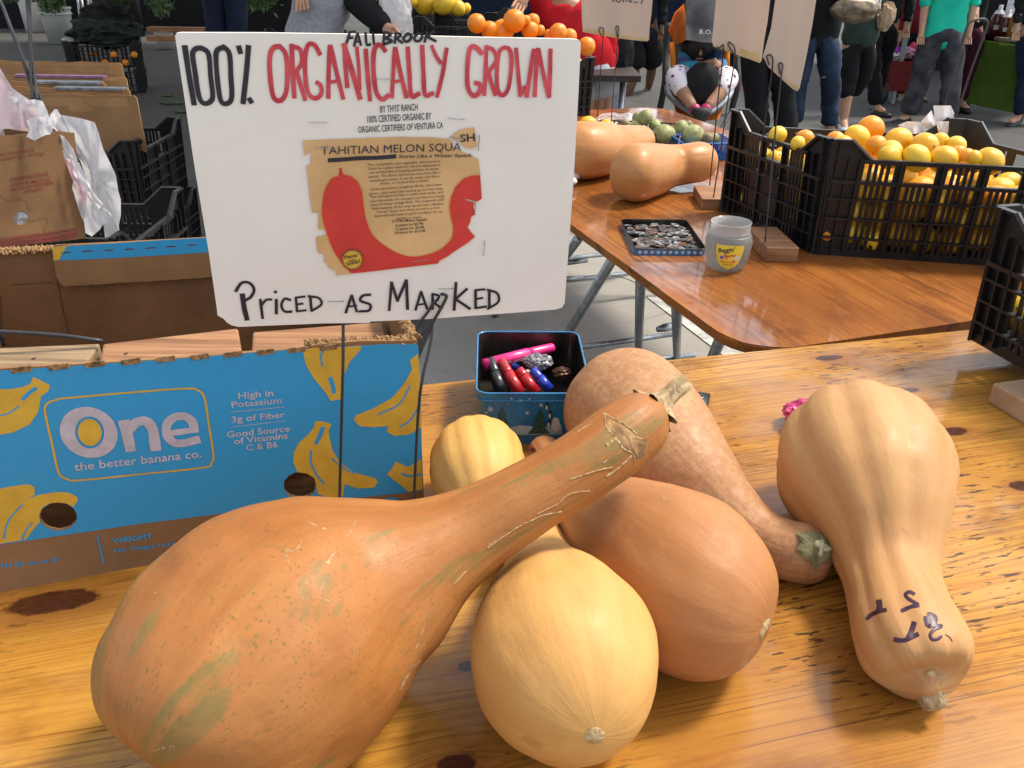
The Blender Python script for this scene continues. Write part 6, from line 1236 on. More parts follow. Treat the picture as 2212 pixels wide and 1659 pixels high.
# g: legs at the right edge
yG = at(2190, 268, 0).y
person('person in dark jeans and black sneakers cut by the right edge', yG, dict(hipL=(2222, 60), hipR=(2262, 60), knL=(2214, 165), anL=(2200, 255), knR=(2262, 165), anR=(2262, 255), toeL=(2182, 264, -.1)), top=C_blackc, legs=C_navy, shoe=M_shoe)
# h: black trousers behind the card signs
yH = at(1660, 330, 0).y
person('person in wide black trousers behind the two tall card signs', yH, dict(hipL=(1622, 78), hipR=(1672, 78), knL=(1632, 185), anL=(1640, 300), knR=(1690, 185), anR=(1700, 300), legw=1.35, cuffw=.10, hem=0), top=C_blackc, legs=C_blackc, shoe=M_shoe)
# i: black shorts, bare brown leg
yI = at(1400, 205, 0).y
person('person in long black shorts with a bare brown calf and black shoes', yI, dict(hipL=(1362, 62), hipR=(1406, 60), knL=(1372, 160), anL=(1345, 235), knR=(1408, 150, .25), anR=(1400, 192, .35), toeR=(1385, 205, .3), legw=1.35, hem=-.02), top=C_blackc, legs=C_blackc, shoe=M_shoe, skin=M_skin_dark, shorts=True)
# j: red shirt, leaning over the crates
yJ = 4.9
person('person in a bright red T-shirt and pale grey shorts leaning over the oranges', yJ, dict(hipL=(1262, 150), hipR=(1296, 150), knL=(1270, 225), anL=(1258, 300, 0), knR=(1302, 220), anR=(1292, 300), lean=Vector((-.75, .1, 0)), chest=(1238, 52), neck=(1208, 5), head=(1190, -50), haL=(1130, 0, -.2), elL=(1160, -40, -.1), hem=-.14, sleeve=.0, topname='shirt', legw=1.15), top=C_red, legs=C_lgrey, shoe=M_shoe, skin=M_skin_mid, shorts=True)
bgp = crumple('shopping_bag', aty(1322, 205, 5.0), (.07, .07, .20), mat('pale_blue_film', (.40, .50, .62), .35, transl=.3), 16, .22, 4, None, 1.5); setp(bgp, 'pale blue plastic bag hanging beside the grey shorts', 'shopping bag')
bkp_ = crumple('backpack', aty(1332, 115, 4.95), (.09, .08, .2), C_blackc, 17, .12, 4, None, 1.2); setp(bkp_, 'black shoulder bag hanging beside the red shirt', 'bag')
# k: child with pink leggings
yK = at(1592, 245, 0).y
person('child in pink tie-dye leggings and pink shoes behind the stroller', yK, dict(hipL=(1592, 110), hipR=(1614, 110), knL=(1598, 158), anL=(1590, 202), knR=(1618, 158), anR=(1614, 202), hem=0), top=C_pink, legs=C_pink, shoe=mat('pink_shoe', (.75, .08, .25), .5), s=.62)
# l, m: at the left behind the sign
yL = 7.2
person('person in dark blue jeans standing behind the left end of the sign', yL, dict(hipL=(462, -60), hipR=(500, -60), knL=(466, 45), anL=(466, 140), knR=(512, 45), anR=(510, 140), hem=0, cuffw=.08, legw=1.2), top=C_blackc, legs=C_navy, shoe=M_shoe)
yM = 4.6
person('person in a heather grey top with black sleeves bending behind the sign', yM, dict(hipL=(650, 130), hipR=(705, 130), knL=(655, 260), anL=(655, 380), knR=(710, 260), anR=(710, 380), chest=(692, -10), neck=(735, -70), head=(765, -120), shL=(665, -55), shR=(755, -20), elR=(800, 30, -.1), haR=(838, 62, -.2), elL=(640, -70), haL=(650, -10, -.1), hem=-.14, sleeve=.95, topname='sweatshirt'), top=C_heather, legs=C_jeans, shoe=M_shoe)
pl1 = aty(760, -10, yM); b = NB(); skin_mesh('sleeve', [aty(757, -18, yM - .02), aty(800, 30, yM - .12), aty(836, 60, yM - .2)], [(0, 1), (1, 2)], [.082, .066, .05], C_blackc, [o for o in COL.objects if o.get('label', '').startswith('person in a heather')][0], 2)
gb = crumple('shopping_bag', aty(852, 42, yM - .1), (.085, .07, .16), M_bag, 18, .2, 4, None, 1.7); setp(gb, 'white plastic shopping bag held up behind the sign', 'shopping bag')

# ------------------------------------------------------------------ stroller and child
yS = at(1432, 270, 0).y; M_orf = cloth('orange_fabric', (.62, .17, .02), var=.12); M_gf = cloth('grey_fabric', (.11, .11, .125), var=.15); M_dkf = cloth('black_fabric', (.014, .014, .015)); M_alu = mat('grey_aluminium', (.30, .32, .34), .35, metal=.7); M_rubber = mat('black_rubber', (.02, .02, .02), .7)
Z2 = zone(2550, 0, 3.3182); yS = 5.1
def s2(x, y, dy=0): px, py = Z2(x, y); return aty(px, py, yS + dy)
st = thing('stroller', 'orange and grey stroller facing the viewer with its hood up', 'stroller', tuple(Vector((s2(560, 1500).x, yS, 0))))
def patch3(name, rows, m, par, th=.006):
    b = NB(); R_ = [[b.verts.new(p) for p in r] for r in rows]
    for A, B in zip(R_, R_[1:]):
        for k in range(len(A) - 1): b.faces.new((A[k], A[k + 1], B[k + 1], B[k]))
    geo = bmesh.ops.solidify(b, geom=b.faces[:], thickness=th); return obj(name, b, m, par, True)
def arc(a, c, bulge, n=8): return [a.lerp(c, k / n) + bulge * math.sin(math.pi * k / n) for k in range(n + 1)]
hood = patch3('hood', [arc(s2(500, -60, .35), s2(1050, -60, .35), Vector((0, -.15, .05))), arc(s2(497, 150, .1), s2(1060, 150, .1), Vector((0, -.2, .04))), arc(s2(498, 330, -.08), s2(1060, 330, -.08), Vector((0, -.2, .01))), arc(s2(500, 520, -.16), s2(1050, 520, -.16), Vector((0, -.16, 0)))], M_gf, st)
patch3('hood_side', [arc(s2(478, 45, .15), s2(478, 60, .15), Vector()), arc(s2(350, 170, .2), s2(495, 200, .05), Vector((0, -.03, 0))), arc(s2(268, 400, .2), s2(500, 400, -.1), Vector((0, -.04, 0))), arc(s2(345, 580, .1), s2(503, 522, -.16), Vector((0, -.03, 0)))], M_orf, st)
patch3('hood_side', [arc(s2(1060, 45, .15), s2(1062, 60, .15), Vector()), arc(s2(1050, 200, .05), s2(1180, 170, .2), Vector((0, -.03, 0))), arc(s2(1050, 400, -.1), s2(1260, 400, .2), Vector((0, -.04, 0))), arc(s2(1050, 522, -.16), s2(1190, 580, .1), Vector((0, -.03, 0)))], M_orf, st)
hpz = Plane(s2(700, 420, -.325), (1, 0, 0), (0, -.05, 1)); hpz.o += hpz.n * .01
obj('hood_lettering', text_parts(hpz, [('B.O.B', 675, 440, 900, 450, 58, .02)], lambda x, y: Z2(x, y), .002), mat('pale_print', (.5, .6, .7), .5), hood)
patch3('seat_back', [[s2(330, 560, .25), s2(760, 540, .30), s2(1130, 560, .25)], [s2(330, 960, .12), s2(700, 960, .16), s2(1120, 960, .12)], [s2(420, 1180, -.05), s2(700, 1200, -.02), s2(1000, 1180, -.05)]], M_dkf, st)
patch3('seat_front', [[s2(300, 1120, -.12), s2(560, 1180, -.2), s2(1060, 1120, -.12)], [s2(330, 1330, -.2), s2(640, 1420, -.28), s2(1010, 1330, -.2)], [s2(400, 1560, -.2), s2(660, 1590, -.25), s2(930, 1560, -.2)]], M_orf, st)
for sx in ((320, 560, 340, 900), (1040, 560, 1035, 900)): b = NB(); tube(b, [s2(sx[0], sx[1], -.02), s2(sx[2], sx[3], -.08)], .016, 8); obj('side_strap', b, M_orf, st, True)
for pts in ([(270, 300, .25), (235, 700, .2), (225, 1080, .1), (160, 1430, .1), (150, 1560, .1)], [(1240, 300, .25), (1170, 700, .2), (1180, 1080, .1), (1100, 1430, .1)]):
    b = NB(); tube(b, smooth_path([s2(*p) for p in pts]), .019, 8); obj('frame_tube', b, M_rubber, st, True)
for pts in ([(262, 1120, -.05), (285, 1240, -.12), (430, 1370, -.25), (620, 1490, -.36)], [(1095, 1120, -.05), (1070, 1240, -.12), (940, 1370, -.25), (780, 1480, -.36)]):
    b = NB(); tube(b, smooth_path([s2(*p) for p in pts]), .019, 10); obj('front_bar', b, M_alu, st, True)
b = NB(); lathe(b, [(.001, .03), (.05, .03), (.055, .0), (.03, -.03), (.028, -.14), (.001, -.14)], s2(695, 1480, -.38), 16); obj('front_hub', b, M_rubber, st, True)
fw3 = s2(700, 1620, -.38)
def wheel(c, r, w, par, ax=(1, 0, 0)):
    b = NB(); A = Vector(ax).normalized(); u_ = Vector((0, 0, 1)); v_ = A.cross(u_); pts = [Vector(c) + (u_ * math.cos(t) + v_ * math.sin(t)) * (r - w) for t in [2 * math.pi * k / 28 for k in range(28)]]; tube(b, pts, w, 8, closed=True); o = obj('wheel', b, M_rubber, par, True)
    b = NB(); tube(b, [Vector(c) - A * w * .5, Vector(c) + A * w * .5], r * .22, 12)
    for k in range(6): t = math.pi * k / 3; tube(b, [Vector(c), Vector(c) + (u_ * math.cos(t) + v_ * math.sin(t)) * (r - w)], .008, 6)
    obj('rim', b, M_alu, o, True)
wheel(Vector((s2(85, 1450, .2).x, yS + .2, .2)), .2, .028, st); wheel(Vector((s2(1095, 1500, .2).x, yS + .2, .2)), .2, .028, st); wheel(Vector((fw3.x, yS - .36, .16)), .16, .026, st)
b = NB(); tube(b, [Vector((s2(85, 1450, .2).x, yS + .2, .2)), Vector((s2(1095, 1500, .2).x, yS + .2, .2))], .014, 8); obj('axle', b, M_rubber, st, True)
for sx in (150, 1110): b = NB(); tube(b, [s2(sx, 1430, .1), Vector((fw3.x, yS - .36, .30))], .014, 8); obj('lower_bar', b, M_rubber, st, True)
# seated child: body, dotted leggings, blue top
M_dot = bpy.data.materials.new('dotted_leggings'); M_dot.use_nodes = True; Nd, Ld = nodes(M_dot); vo = Nd.new('ShaderNodeTexVoronoi'); vo.inputs['Scale'].default_value = 24; vo.inputs['Randomness'].default_value = .25
Ld.new(Nd.new('ShaderNodeTexCoord').outputs['Object'], vo.inputs['Vector']); Ld.new(ramp(Nd, Ld, vo.outputs['Distance'], [(.27, (.14, .04, .05)), (.33, (.72, .68, .72))]), Nd['Principled BSDF'].inputs['Base Color']); Nd['Principled BSDF'].inputs['Roughness'].default_value = .8
ch = thing('person', 'small child in dotted white leggings and turquoise top seated in the stroller', 'person', tuple(s2(700, 1000)))
pelv, chs, nck, hd_ = s2(700, 1010, .05), s2(690, 790, .06), s2(668, 725, .03), s2(655, 640, -.01)
V = [pelv, chs, nck, hd_, hd_ + Vector((0, .02, .07))]; E = [(0, 1), (1, 2), (2, 3), (3, 4)]; Rr = [(.10, .08), (.10, .07), .035, (.072, .08), .05]
legsV = {}
for nm, kx, ky, ax_, ay_, fx, fy, hx, hy_, ex, ey in (('L', 350, 985, 480, 1230, 610, 1420, 780, 840, 460, 900), ('R', 1075, 1000, 925, 1230, 770, 1420, 890, 830, 960, 880)):
    n0 = len(V); hp_ = pelv + Vector((.06 if nm == 'R' else -.06, -.03, 0)); kn_p = s2(kx, ky, -.22); an_p = s2(ax_, ay_, -.30); ft_p = s2(fx, fy, -.36); V += [hp_, kn_p, an_p, s2((ax_ + fx) / 2, (ay_ + fy) / 2, -.33), ft_p]; E += [(0, n0), (n0, n0 + 1), (n0 + 1, n0 + 2), (n0 + 2, n0 + 3), (n0 + 3, n0 + 4)]; Rr += [.06, .058, .040, .032, .030]; legsV[nm] = (hp_, kn_p, an_p, V[-2], ft_p)
    n1 = len(V); sh_ = chs + Vector((.09 if nm == 'R' else -.09, 0, .05)); V += [sh_, s2(ex, ey, -.08), s2(hx, hy_, -.20)]; E += [(1, n1), (n1, n1 + 1), (n1 + 1, n1 + 2)]; Rr += [.038, .032, .022]
    hv = (V[-1] - V[-2]).normalized()
    for f in range(4): nb_ = len(V); V += [V[n1 + 2] + hv * .045 + Vector((0, 0, (f - 1.5) * .013))]; E += [(n1 + 2, nb_)]; Rr += [.008]
    legsV['a' + nm] = (sh_, V[n1 + 1], V[n1 + 1].lerp(V[n1 + 2], .75))
skin_mesh('body', V, E, Rr, M_skin_mid, ch, 2)
VV = [pelv + Vector((0, 0, .02)), (pelv + chs) / 2, chs, nck - Vector((0, 0, .02))]; EE = [(0, 1), (1, 2), (2, 3)]; RR = [(.115, .095), (.115, .09), (.118, .085), .05]
for nm in 'LR': n0 = len(VV); VV += list(legsV['a' + nm]); EE += [(2, n0), (n0, n0 + 1), (n0 + 1, n0 + 2)]; RR += [.05, .043, .034]
skin_mesh('shirt', VV, EE, RR, cloth('turquoise_top', (.03, .25, .34), var=.35, vs=12, c2=(.06, .04, .16)), ch, 2)
for nm in 'LR':
    h_, k_, a_, m_, f_ = legsV[nm]; skin_mesh('leggings', [h_, k_, k_.lerp(a_, .5), a_], [(0, 1), (1, 2), (2, 3)], [.068, .068, .058, .048], M_dot, ch, 2)
    d_ = (f_ - a_).normalized(); skin_mesh('sock', [m_, m_.lerp(f_, .8)], [(0, 1)], [.036, .034], mat('pink_sock', (.68, .42, .48), .8), ch, 1)
    skin_mesh('shoe', [m_.lerp(f_, .75), f_, f_ + d_ * .04], [(0, 1), (1, 2)], [.033, .036, .028], mat('magenta_shoe', (.45, .03, .12), .4), ch, 2)
b = NB(); bmesh.ops.create_icosphere(b, subdivisions=3, radius=1)
for v in b.verts: n_ = v.co.copy(); v.co = hd_ + Vector((0, .03, .02)) + Vector((n_.x * .098, n_.y * .09, n_.z * .11))
obj('hair', b, M_hair, ch, True)
for sx in (-1, 1): b = NB(); bmesh.ops.create_icosphere(b, subdivisions=2, radius=.011); bmesh.ops.translate(b, verts=b.verts[:], vec=hd_ + Vector((sx * .026, -.078, .005))); obj('eye', b, M_blackp, ch, True)
b = NB(); tube(b, [hd_ + Vector((0, -.078, .005)), hd_ + Vector((0, -.094, -.018)), hd_ + Vector((0, -.08, -.024))], [.006, .010, .007], 8); obj('nose', b, M_skin_mid, ch, True)
b = NB(); tube(b, [hd_ + Vector((x, -.078 + abs(x) * .4, -.042)) for x in (-.018, 0, .018)], .004, 6); obj('mouth', b, mat('child_lips', (.35, .10, .09), .5), ch, True)
o = crumple('hat', s2(700, 1130, -.26), (.105, .07, .125), M_dkf, 23, .07, 4, None, .9); setp(o, 'big round black cloth bag on the lap of the seated child', 'bag')
for p in o.data.polygons: p.use_smooth = True
o.name = 'cloth_bag'

# ------------------------------------------------------------------ right background: green stall table, cart
yT = at(2150, 240, 0).y; C_lime = cloth('lime_tablecloth', (.11, .18, .028), var=.1, vs=3)
Z4 = zone(3600, 0, 2.764)
def z4(x, y, dy=0): px, py = Z4(x, y); return aty(px, py, yT + dy)
gt = thing('stall_table', 'stall table under a lime green cloth at the upper right', 'table', tuple(Vector((z4(900, 900).x, yT, 0))))
ztt = z4(670, 425).z; tl = z4(670, 425); trr = z4(1260, 500, -1.0)
rows = []
for f in (0, .3, .6, 1.0):
    rows.append([Vector((a.x + (c.x - a.x) * 0, a.y, a.z)).lerp(c, f) + Vector((0, .02 * math.sin(i * 1.9) * f, 0)) for i, (a, c) in enumerate(zip([z4(670, 425), z4(790, 440, -.15), z4(920, 460, -.3), z4(1050, 475, -.45), z4(1200, 492, -.6), z4(1400, 520, -.8)], [z4(470, 1075), z4(600, 1125, -.15), z4(740, 1160, -.3), z4(890, 1190, -.45), z4(1130, 1235, -.6), z4(1330, 1280, -.8)]))])
patch3('tablecloth', rows, C_lime, gt, .004)
back = [z4(670, 425) + Vector((.5, .75, 0)), z4(1400, 520, -.8) + Vector((.6, .75, 0))]
b = NB(); q = [z4(670, 425), z4(1400, 520, -.8), back[1], back[0]]; zz = ztt; b.faces.new([b.verts.new((p.x, p.y, zz)) for p in q]); bmesh.ops.solidify(b, geom=b.faces[:], thickness=.02); obj('tabletop', b, C_lime, gt)
for p in (z4(760, 440, .1), z4(1380, 520, -.6), back[0], back[1]): b = NB(); tube(b, [(p.x, p.y, 0), (p.x, p.y, zz - .02)], .02, 8); obj('leg', b, M_galv, gt, True)
M_sauce = mat('dark_red_sauce', (.11, .03, .025), .2, spec=.6, coat=.4); M_honey = mat('amber_jar', (.40, .15, .03), .25, coat=.4)
def bottle(x, y, h, r, label, m=M_sauce, capm=M_pwhite):
    p = z4(x, y, .12 - .3 * (x - 800) / 300); p.z = zz + .001; t = thing('bottle', label, 'bottle', tuple(p)); b = NB(); lathe(b, [(.001, 0), (r, 0), (r, h * .62), (r * .8, h * .74)], p, 18); obj('bottle_body', b, m, t, True)
    b = NB(); lathe(b, [(r * .82, h * .74), (r * .5, h * .84), (r * .32, h * .86), (r * .32, h), (.001, h)], p, 14); o = obj('cap', b, capm, t, True)
    b = NB(); rr_ = r + .001; vv = [[b.verts.new(p + Vector((math.sin(a) * rr_, -math.cos(a) * rr_, hh))) for a in [-.8 + .2 * k for k in range(9)]] for hh in (h * .28, h * .42)]
    for k in range(8): b.faces.new((vv[0][k], vv[0][k + 1], vv[1][k + 1], vv[1][k]))
    obj('label', b, M_white_print, t)
bottle(855, 425, .30, .060, 'dark sauce bottle with white cap, leftmost on the green stall table'); bottle(955, 435, .27, .055, 'dark sauce bottle standing second from left on the green table')
bottle(1050, 440, .30, .055, 'orange patterned canister behind the sauce bottles', M_honey, M_honey); bottle(1150, 420, .18, .07, 'pale jar at the right end of the green table', M_pwhite, M_pblk)
p = z4(975, 440, .25); p.z = zz; b = NB(); lathe(b, [(.001, 0), (.05, 0), (.055, .38), (.001, .38)], p, 16); setp(obj('cup_stack', b, M_pwhite, None, True), 'stack of white cups behind the dark bottles', 'cups')
b = NB(); box(b, Vector((z4(1080, 470, -.25).x, z4(1080, 470, -.25).y + .03, zz + .02)), (.28, .14, .035)); setp(obj('food_tray', b, mat('tray_clutter', (.25, .18, .12), .6, var=.5, vs=40)), 'low tray of packets at the front of the green table', 'tray')
# red cart
Z6 = zone(3050, 0, 2.7657)
yR = at(*Z6(1150, 1140), 0).y
def z6(x, y, dy=0): px, py = Z6(x, y); return aty(px, py, yR + dy)
ct = thing('folding_cart', 'dark red wheeled cart full of flowers with a grey frame pole', 'cart', tuple(Vector((z6(1250, 1000).x, yR, 0))))
c0_, c1_ = z6(1185, 1000), z6(1480, 990); h0_ = z6(1230, 665)
b = NB(); tub(b, Vector(((c0_.x + c1_.x) / 2 + .03, yR + .22, min(c0_.z, .35))), (c1_.x - c0_.x) * 1.15, .42, h0_.z - min(c0_.z, .35), .03, .004, .85); obj('cart_body', b, mat('red_plastic_tub', (.22, .012, .012), .45), ct)
b = NB(); tube(b, [z6(1125, 1125), z6(1180, 880), z6(1310, 480), z6(1335, 380)], .017, 8); obj('frame_pole', b, M_galv, ct, True)
wheel(z6(1155, 1010, .04), .125, .02, ct, (1, .25, 0)); wheel(z6(1400, 990, .4), .125, .02, ct, (1, .25, 0))
for i, (x, y, r, c, lab) in enumerate(((1335, 560, .05, (.30, .02, .45), 'deep purple flower head in the red cart'), (1440, 575, .065, (.55, .30, .42), 'dusty pink flower head in the red cart'), (1320, 600, .06, (.72, .70, .68), 'crumpled white wrap in the red cart'), (1515, 530, .07, (.75, .10, .20), 'coral pink bundle behind the charcoal trousers'))):
    o = crumple('flower' if i != 2 else 'paper_wrap', z6(x, y, .2 if i < 3 else .3), (r, r, r * .8), mat('petals_%d' % i if 0 else 'petals', c, .7), 30 + i, .5, 3, None, 2.2); setp(o, lab, 'flower' if i != 2 else 'wrap')

# ------------------------------------------------------------------ left background
ZL = zone(0, 0, 2.212); ZQ = zone(0, 0, 3.16)
# brown carton of plastic bags, standing on a crate behind the banana box
yC1 = 1.62
def cl(px, py, dy=0): return aty(px, py, yC1 + dy)
c_br, c_tr = cl(186, 515), cl(122, 291); c_bl, c_tl = cl(0, 536, -.14), cl(0, 316, -.14)
U = (c_bl - c_br); U = U.normalized(); Wv = (c_tr - c_br).normalized(); fpn = Plane(c_br, -U, Wv); Hc = (c_tr - c_br).length; Lc = .52
crt = thing('carton', 'brown carton printed THIABENDAZOLE with red stripes, plastic bags stuffed behind it', 'box', tuple(c_br))
holep = [fpn.hit(*Z3(186 + 69 * math.cos(a), 460 + 61 * math.sin(a))) for a in [2 * math.pi * k / 24 for k in range(24)]]
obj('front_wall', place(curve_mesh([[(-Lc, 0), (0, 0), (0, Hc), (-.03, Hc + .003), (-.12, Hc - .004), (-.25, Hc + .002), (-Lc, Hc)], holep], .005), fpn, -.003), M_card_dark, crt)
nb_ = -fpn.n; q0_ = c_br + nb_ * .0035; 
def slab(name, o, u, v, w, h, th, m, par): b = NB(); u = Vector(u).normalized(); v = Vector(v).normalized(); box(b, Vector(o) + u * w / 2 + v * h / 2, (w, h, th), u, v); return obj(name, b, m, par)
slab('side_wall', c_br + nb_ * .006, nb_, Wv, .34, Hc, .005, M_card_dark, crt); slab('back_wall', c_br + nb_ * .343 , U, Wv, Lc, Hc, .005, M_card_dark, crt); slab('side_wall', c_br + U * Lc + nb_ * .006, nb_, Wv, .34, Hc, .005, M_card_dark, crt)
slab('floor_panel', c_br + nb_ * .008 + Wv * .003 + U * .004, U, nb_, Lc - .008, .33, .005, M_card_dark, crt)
M_redfade = mat('faded_red_print', (.20, .025, .022), .7, var=.2)
obj('red_lettering', text_parts(fpn, [('PRODUCT OF ECUADOR', -110, 1375, 303, 1312, 24, .01), ('NET WEIGHT: 40 lb (18.14 kg)', -85, 1412, 380, 1340, 22, .01)], ZL, .0006), M_redfade, crt)
obj('red_lettering', text_parts(fpn, [('THIABENDAZOLE', 85, 142, 420, 88, 32, .008), ('AND/OR IMAZALIL', 92, 184, 440, 130, 28, .008), ('OR AZOXYSTROBIN', 88, 226, 466, 162, 30, .008), ('APPLIED', 205, 246, 372, 216, 28, .008), ('WESTLAKE VILLAGE, CA 91361', -110, 665, 345, 600, 17, .012)], Z3, .0006), M_redfade, crt)
obj('red_stripe', ribbon_me(fpn, [(14, [(-60, 676), (300, 612), (652, 556)]), (26, [(-60, 702), (300, 645), (662, 590)]), (16, [(-60, 728), (300, 675), (668, 620)])], Z3, .0006), M_redfade, crt)
obj('water_stain', ribbon_me(fpn, [(5, [(0, 250), (50, 298), (160, 296), (205, 300), (240, 330), (240, 375), (275, 382), (255, 400)]), (5, [(260, 490), (330, 468), (400, 462), (415, 500), (385, 560), (400, 590)])], Z3, .0005), mat('stain_line', (.16, .08, .04), .9), crt)
ragged_ = NB()
bb2 = crt
# white film inside the hand hole
o = crumple('plastic_film', fpn.world(fpn.hit(*Z3(186, 460)), -.03), (.03, .018, .03), M_bag, 40, .2, 3, None, 2); setp(o, 'white film showing through the hand hole of the brown carton', 'film')
# support below: dark crate
cz = c_br.z - .004
crate('black crate under the brown carton of plastic bags', Vector((c_bl.x - .50, yC1 + .03, cz - .25)), (1, 0, 0), .62, .40, .245, dense=False)
b = NB(); box(b, (c_bl.x - .19, yC1 + .24, (cz - .255) / 2), (.56, .40, cz - .258)); stb = setp(obj('carton', b, M_card_dark), 'plain brown carton at the bottom of the pile behind the banana box', 'box')
# bags
ZB1 = zone(0, 0, 2.212)
def film(name, label, pts, m, y0, seed, par=None, cat='plastic bag'):
    pp = [ZB1(*p) for p in pts]; o = petal(pp, m, par, seed, name, y0, .028)
    if label: setp(o, label, cat)
    return o
film('plastic_bag', 'translucent pink and white bag bulging over the left carton', [(-60, 560), (0, 590), (40, 660), (110, 770), (240, 860), (330, 960), (400, 1040), (420, 1120), (400, 1190), (280, 1230), (100, 1255), (-60, 1290)], M_bag_pink, 1.72, 2)
film('plastic_bag', 'white bag with pink print hanging right of the brown carton', [(430, 1000), (480, 950), (530, 1000), (700, 1030), (825, 1065), (860, 1160), (900, 1300), (960, 1420), (1010, 1530), (1030, 1660), (1052, 1740), (1052, 1880), (1035, 1960), (1045, 2060), (1020, 2130), (985, 2140), (925, 2130), (905, 1960), (860, 1900), (800, 1700), (700, 1400), (560, 1200), (470, 1120)], M_bag, 1.70, 5)
rb = thing('bag_roll', 'bundle of folded white and pink plastic bags hanging by the carton side', 'plastic bag', tuple(aty(180, 400, 1.62)))
for i, pts in enumerate(([(470, 1150), (560, 1190), (640, 1300), (700, 1480), (780, 1700), (900, 1830), (990, 1880), (900, 1950), (870, 2000), (800, 2060), (745, 2030), (680, 1850), (610, 1640), (560, 1460), (520, 1320)], [(560, 1370), (640, 1400), (700, 1560), (760, 1720), (740, 1800), (690, 1700), (620, 1540)], [(600, 1330), (690, 1420), (760, 1560), (820, 1700), (900, 1780), (860, 1820), (770, 1700), (680, 1560)])):
    film('bag_fold', None, pts, [M_bag, M_bag_pink, M_bag][i], 1.63 - .015 * i, 7 + i * 2.1, rb)
kt = thing('bag_knot', 'white plastic bag knotted round the wires above the brown carton', 'plastic bag', tuple(aty(70, 260, 1.6)))
for i, pts in enumerate(([(250, 870), (300, 865), (370, 880), (410, 960), (440, 1060), (380, 1080), (310, 960)], [(230, 1050), (300, 1015), (350, 1060), (400, 1110), (390, 1180), (300, 1225), (230, 1190), (260, 1130)], [(310, 1020), (400, 1020), (470, 1100), (440, 1170), (370, 1180)], [(420, 1040), (470, 955), (500, 950), (530, 1010), (480, 1100), (430, 1120)])):
    film('bag_fold', None, pts, M_bag, 1.58 - .008 * i, 17 + i * 2.1, kt)
def lwire(label, pts, y=1.60): wire('long_wire', label, [aty(*ZQ(*p), y + .05 * (1 - k / max(1, len(pts) - 1))) for k, p in enumerate(pts)], .0026, 'long wires at the upper left')
lwire('leftmost leaning dark wire with its foot in the bag knot', [(-60, -80), (10, 30), (130, 350), (290, 780), (400, 1120), (480, 1340), (500, 1420)])
lwire('second leaning dark wire, crossing the carton stack', [(30, 60), (170, 420), (310, 780), (430, 1030), (545, 1340), (610, 1540)])
lwire('near vertical dark wire, left one of the upright pair', [(325, -60), (350, 200), (372, 480), (380, 800), (390, 1060), (400, 1240)])
lwire('near vertical dark wire, right one of the upright pair', [(365, -60), (378, 300), (388, 620), (420, 900), (445, 1080), (462, 1240)])
# folded cartons standing on a pile of crates
yF1 = 3.0
M_tape = mat('grey_tape', (.16, .19, .22), .35, spec=.7, var=.3, vs=40); M_purple = mat('purple_print', (.28, .13, .24), .8, var=.2)
xr0, xl0 = aty(308, 330, yF1), aty(-80, 340, yF1); zb_ = aty(300, 328, yF1).z
fcs = [(1195, (1690, 1140), .0), (1110, (1600, 1070), .055), (1035, (1300, 1030), .10), (965, (1560, 940), .17), (785, (1500, 785), .30)]
labs = ['nearest flattened brown carton with dark hand slot', 'second flattened carton from the front, grey tape on its edge', 'middle flattened carton with grey tape strip', 'flattened carton with a purple printed edge, second from the back', 'farthest and tallest flattened carton of the stack']
for i, (ytop, (xr_, _), dy) in enumerate(fcs):
    y_ = yF1 + dy; pR = aty(*ZQ(xr_, ytop), y_); pL = aty(*ZQ(-300, ytop + 8), y_); t = thing('flattened_carton', labs[i], 'cardboard', (pR.x, y_, zb_), 'flattened cartons on the crate pile')
    h = pR.z - zb_; th = .030; pln = Plane(Vector((pR.x, y_, zb_)), (1, 0, 0), (0, .06, 1)); W = pR.x - pL.x
    sl = [[(-.20 + .045 * math.cos(a) * (1 if 1 else 1), h - .045 + .012 * math.sin(a)) for a in [2 * math.pi * k / 16 for k in range(16)]]] if i in (0, 1, 3, 4) else []
    tp = [(.004, 0), (0, h * .6), (-.002, h - .008), (-.010, h)] + [(-.035 - k * .06, h + .003 * math.sin(k * 2.3 + i)) for k in range(1, int(W / .06))] + [(-W, h), (-W, 0)]
    obj('panel', place(curve_mesh([tp] + sl, .006), pln, .0), M_card if i == 0 else M_card_pale, t)
    b = NB(); box(b, Vector((pR.x - W / 2 - .02, y_ + th / 2 + .006, zb_ + h / 2 - .004)), (W - .03, th, h - .012)); obj('folded_layers', b, M_card_pale, t)
    if i in (1, 2): b = NB(); box(b, Vector((pR.x - .14, y_ + th / 2 + .004, zb_ + h - .002)), (.24, th + .012, .008)); obj('tape', b, M_tape, t)
    if i == 3: b = NB(); box(b, Vector((pR.x - W * .45, y_ + .02, zb_ + h - .002)), (W * .6, .03, .008)); obj('printed_edge', b, M_purple, t)
gR = at(358, 522, 0)
# crates under them
cw_ = .60; cx0 = xr0.x + .0 - cw_
for k in range(3):
    pass
zc1 = zb_ + .02; yy0 = yF1 - .06
nlev = 2; hh_ = (zc1 - .26) / nlev if (zc1 - .26) / nlev < .4 else .3
crate('upper black crate under the flattened cartons', (cx0, yy0, zc1 - .235), (1, 0, 0), .60, .44, .235 + .03, dense=False)
crate('lower black crate under the flattened cartons', (cx0 + .02, yy0, zc1 - .475), (1, 0, 0), .60, .44, .235, dense=False)
b = NB(); box(b, (cx0 + .32, yy0 + .22, (zc1 - .48) / 2), (.60, .44, zc1 - .482)); setp(obj('carton', b, M_card), 'open brown carton on the asphalt under the two black crates', 'box')
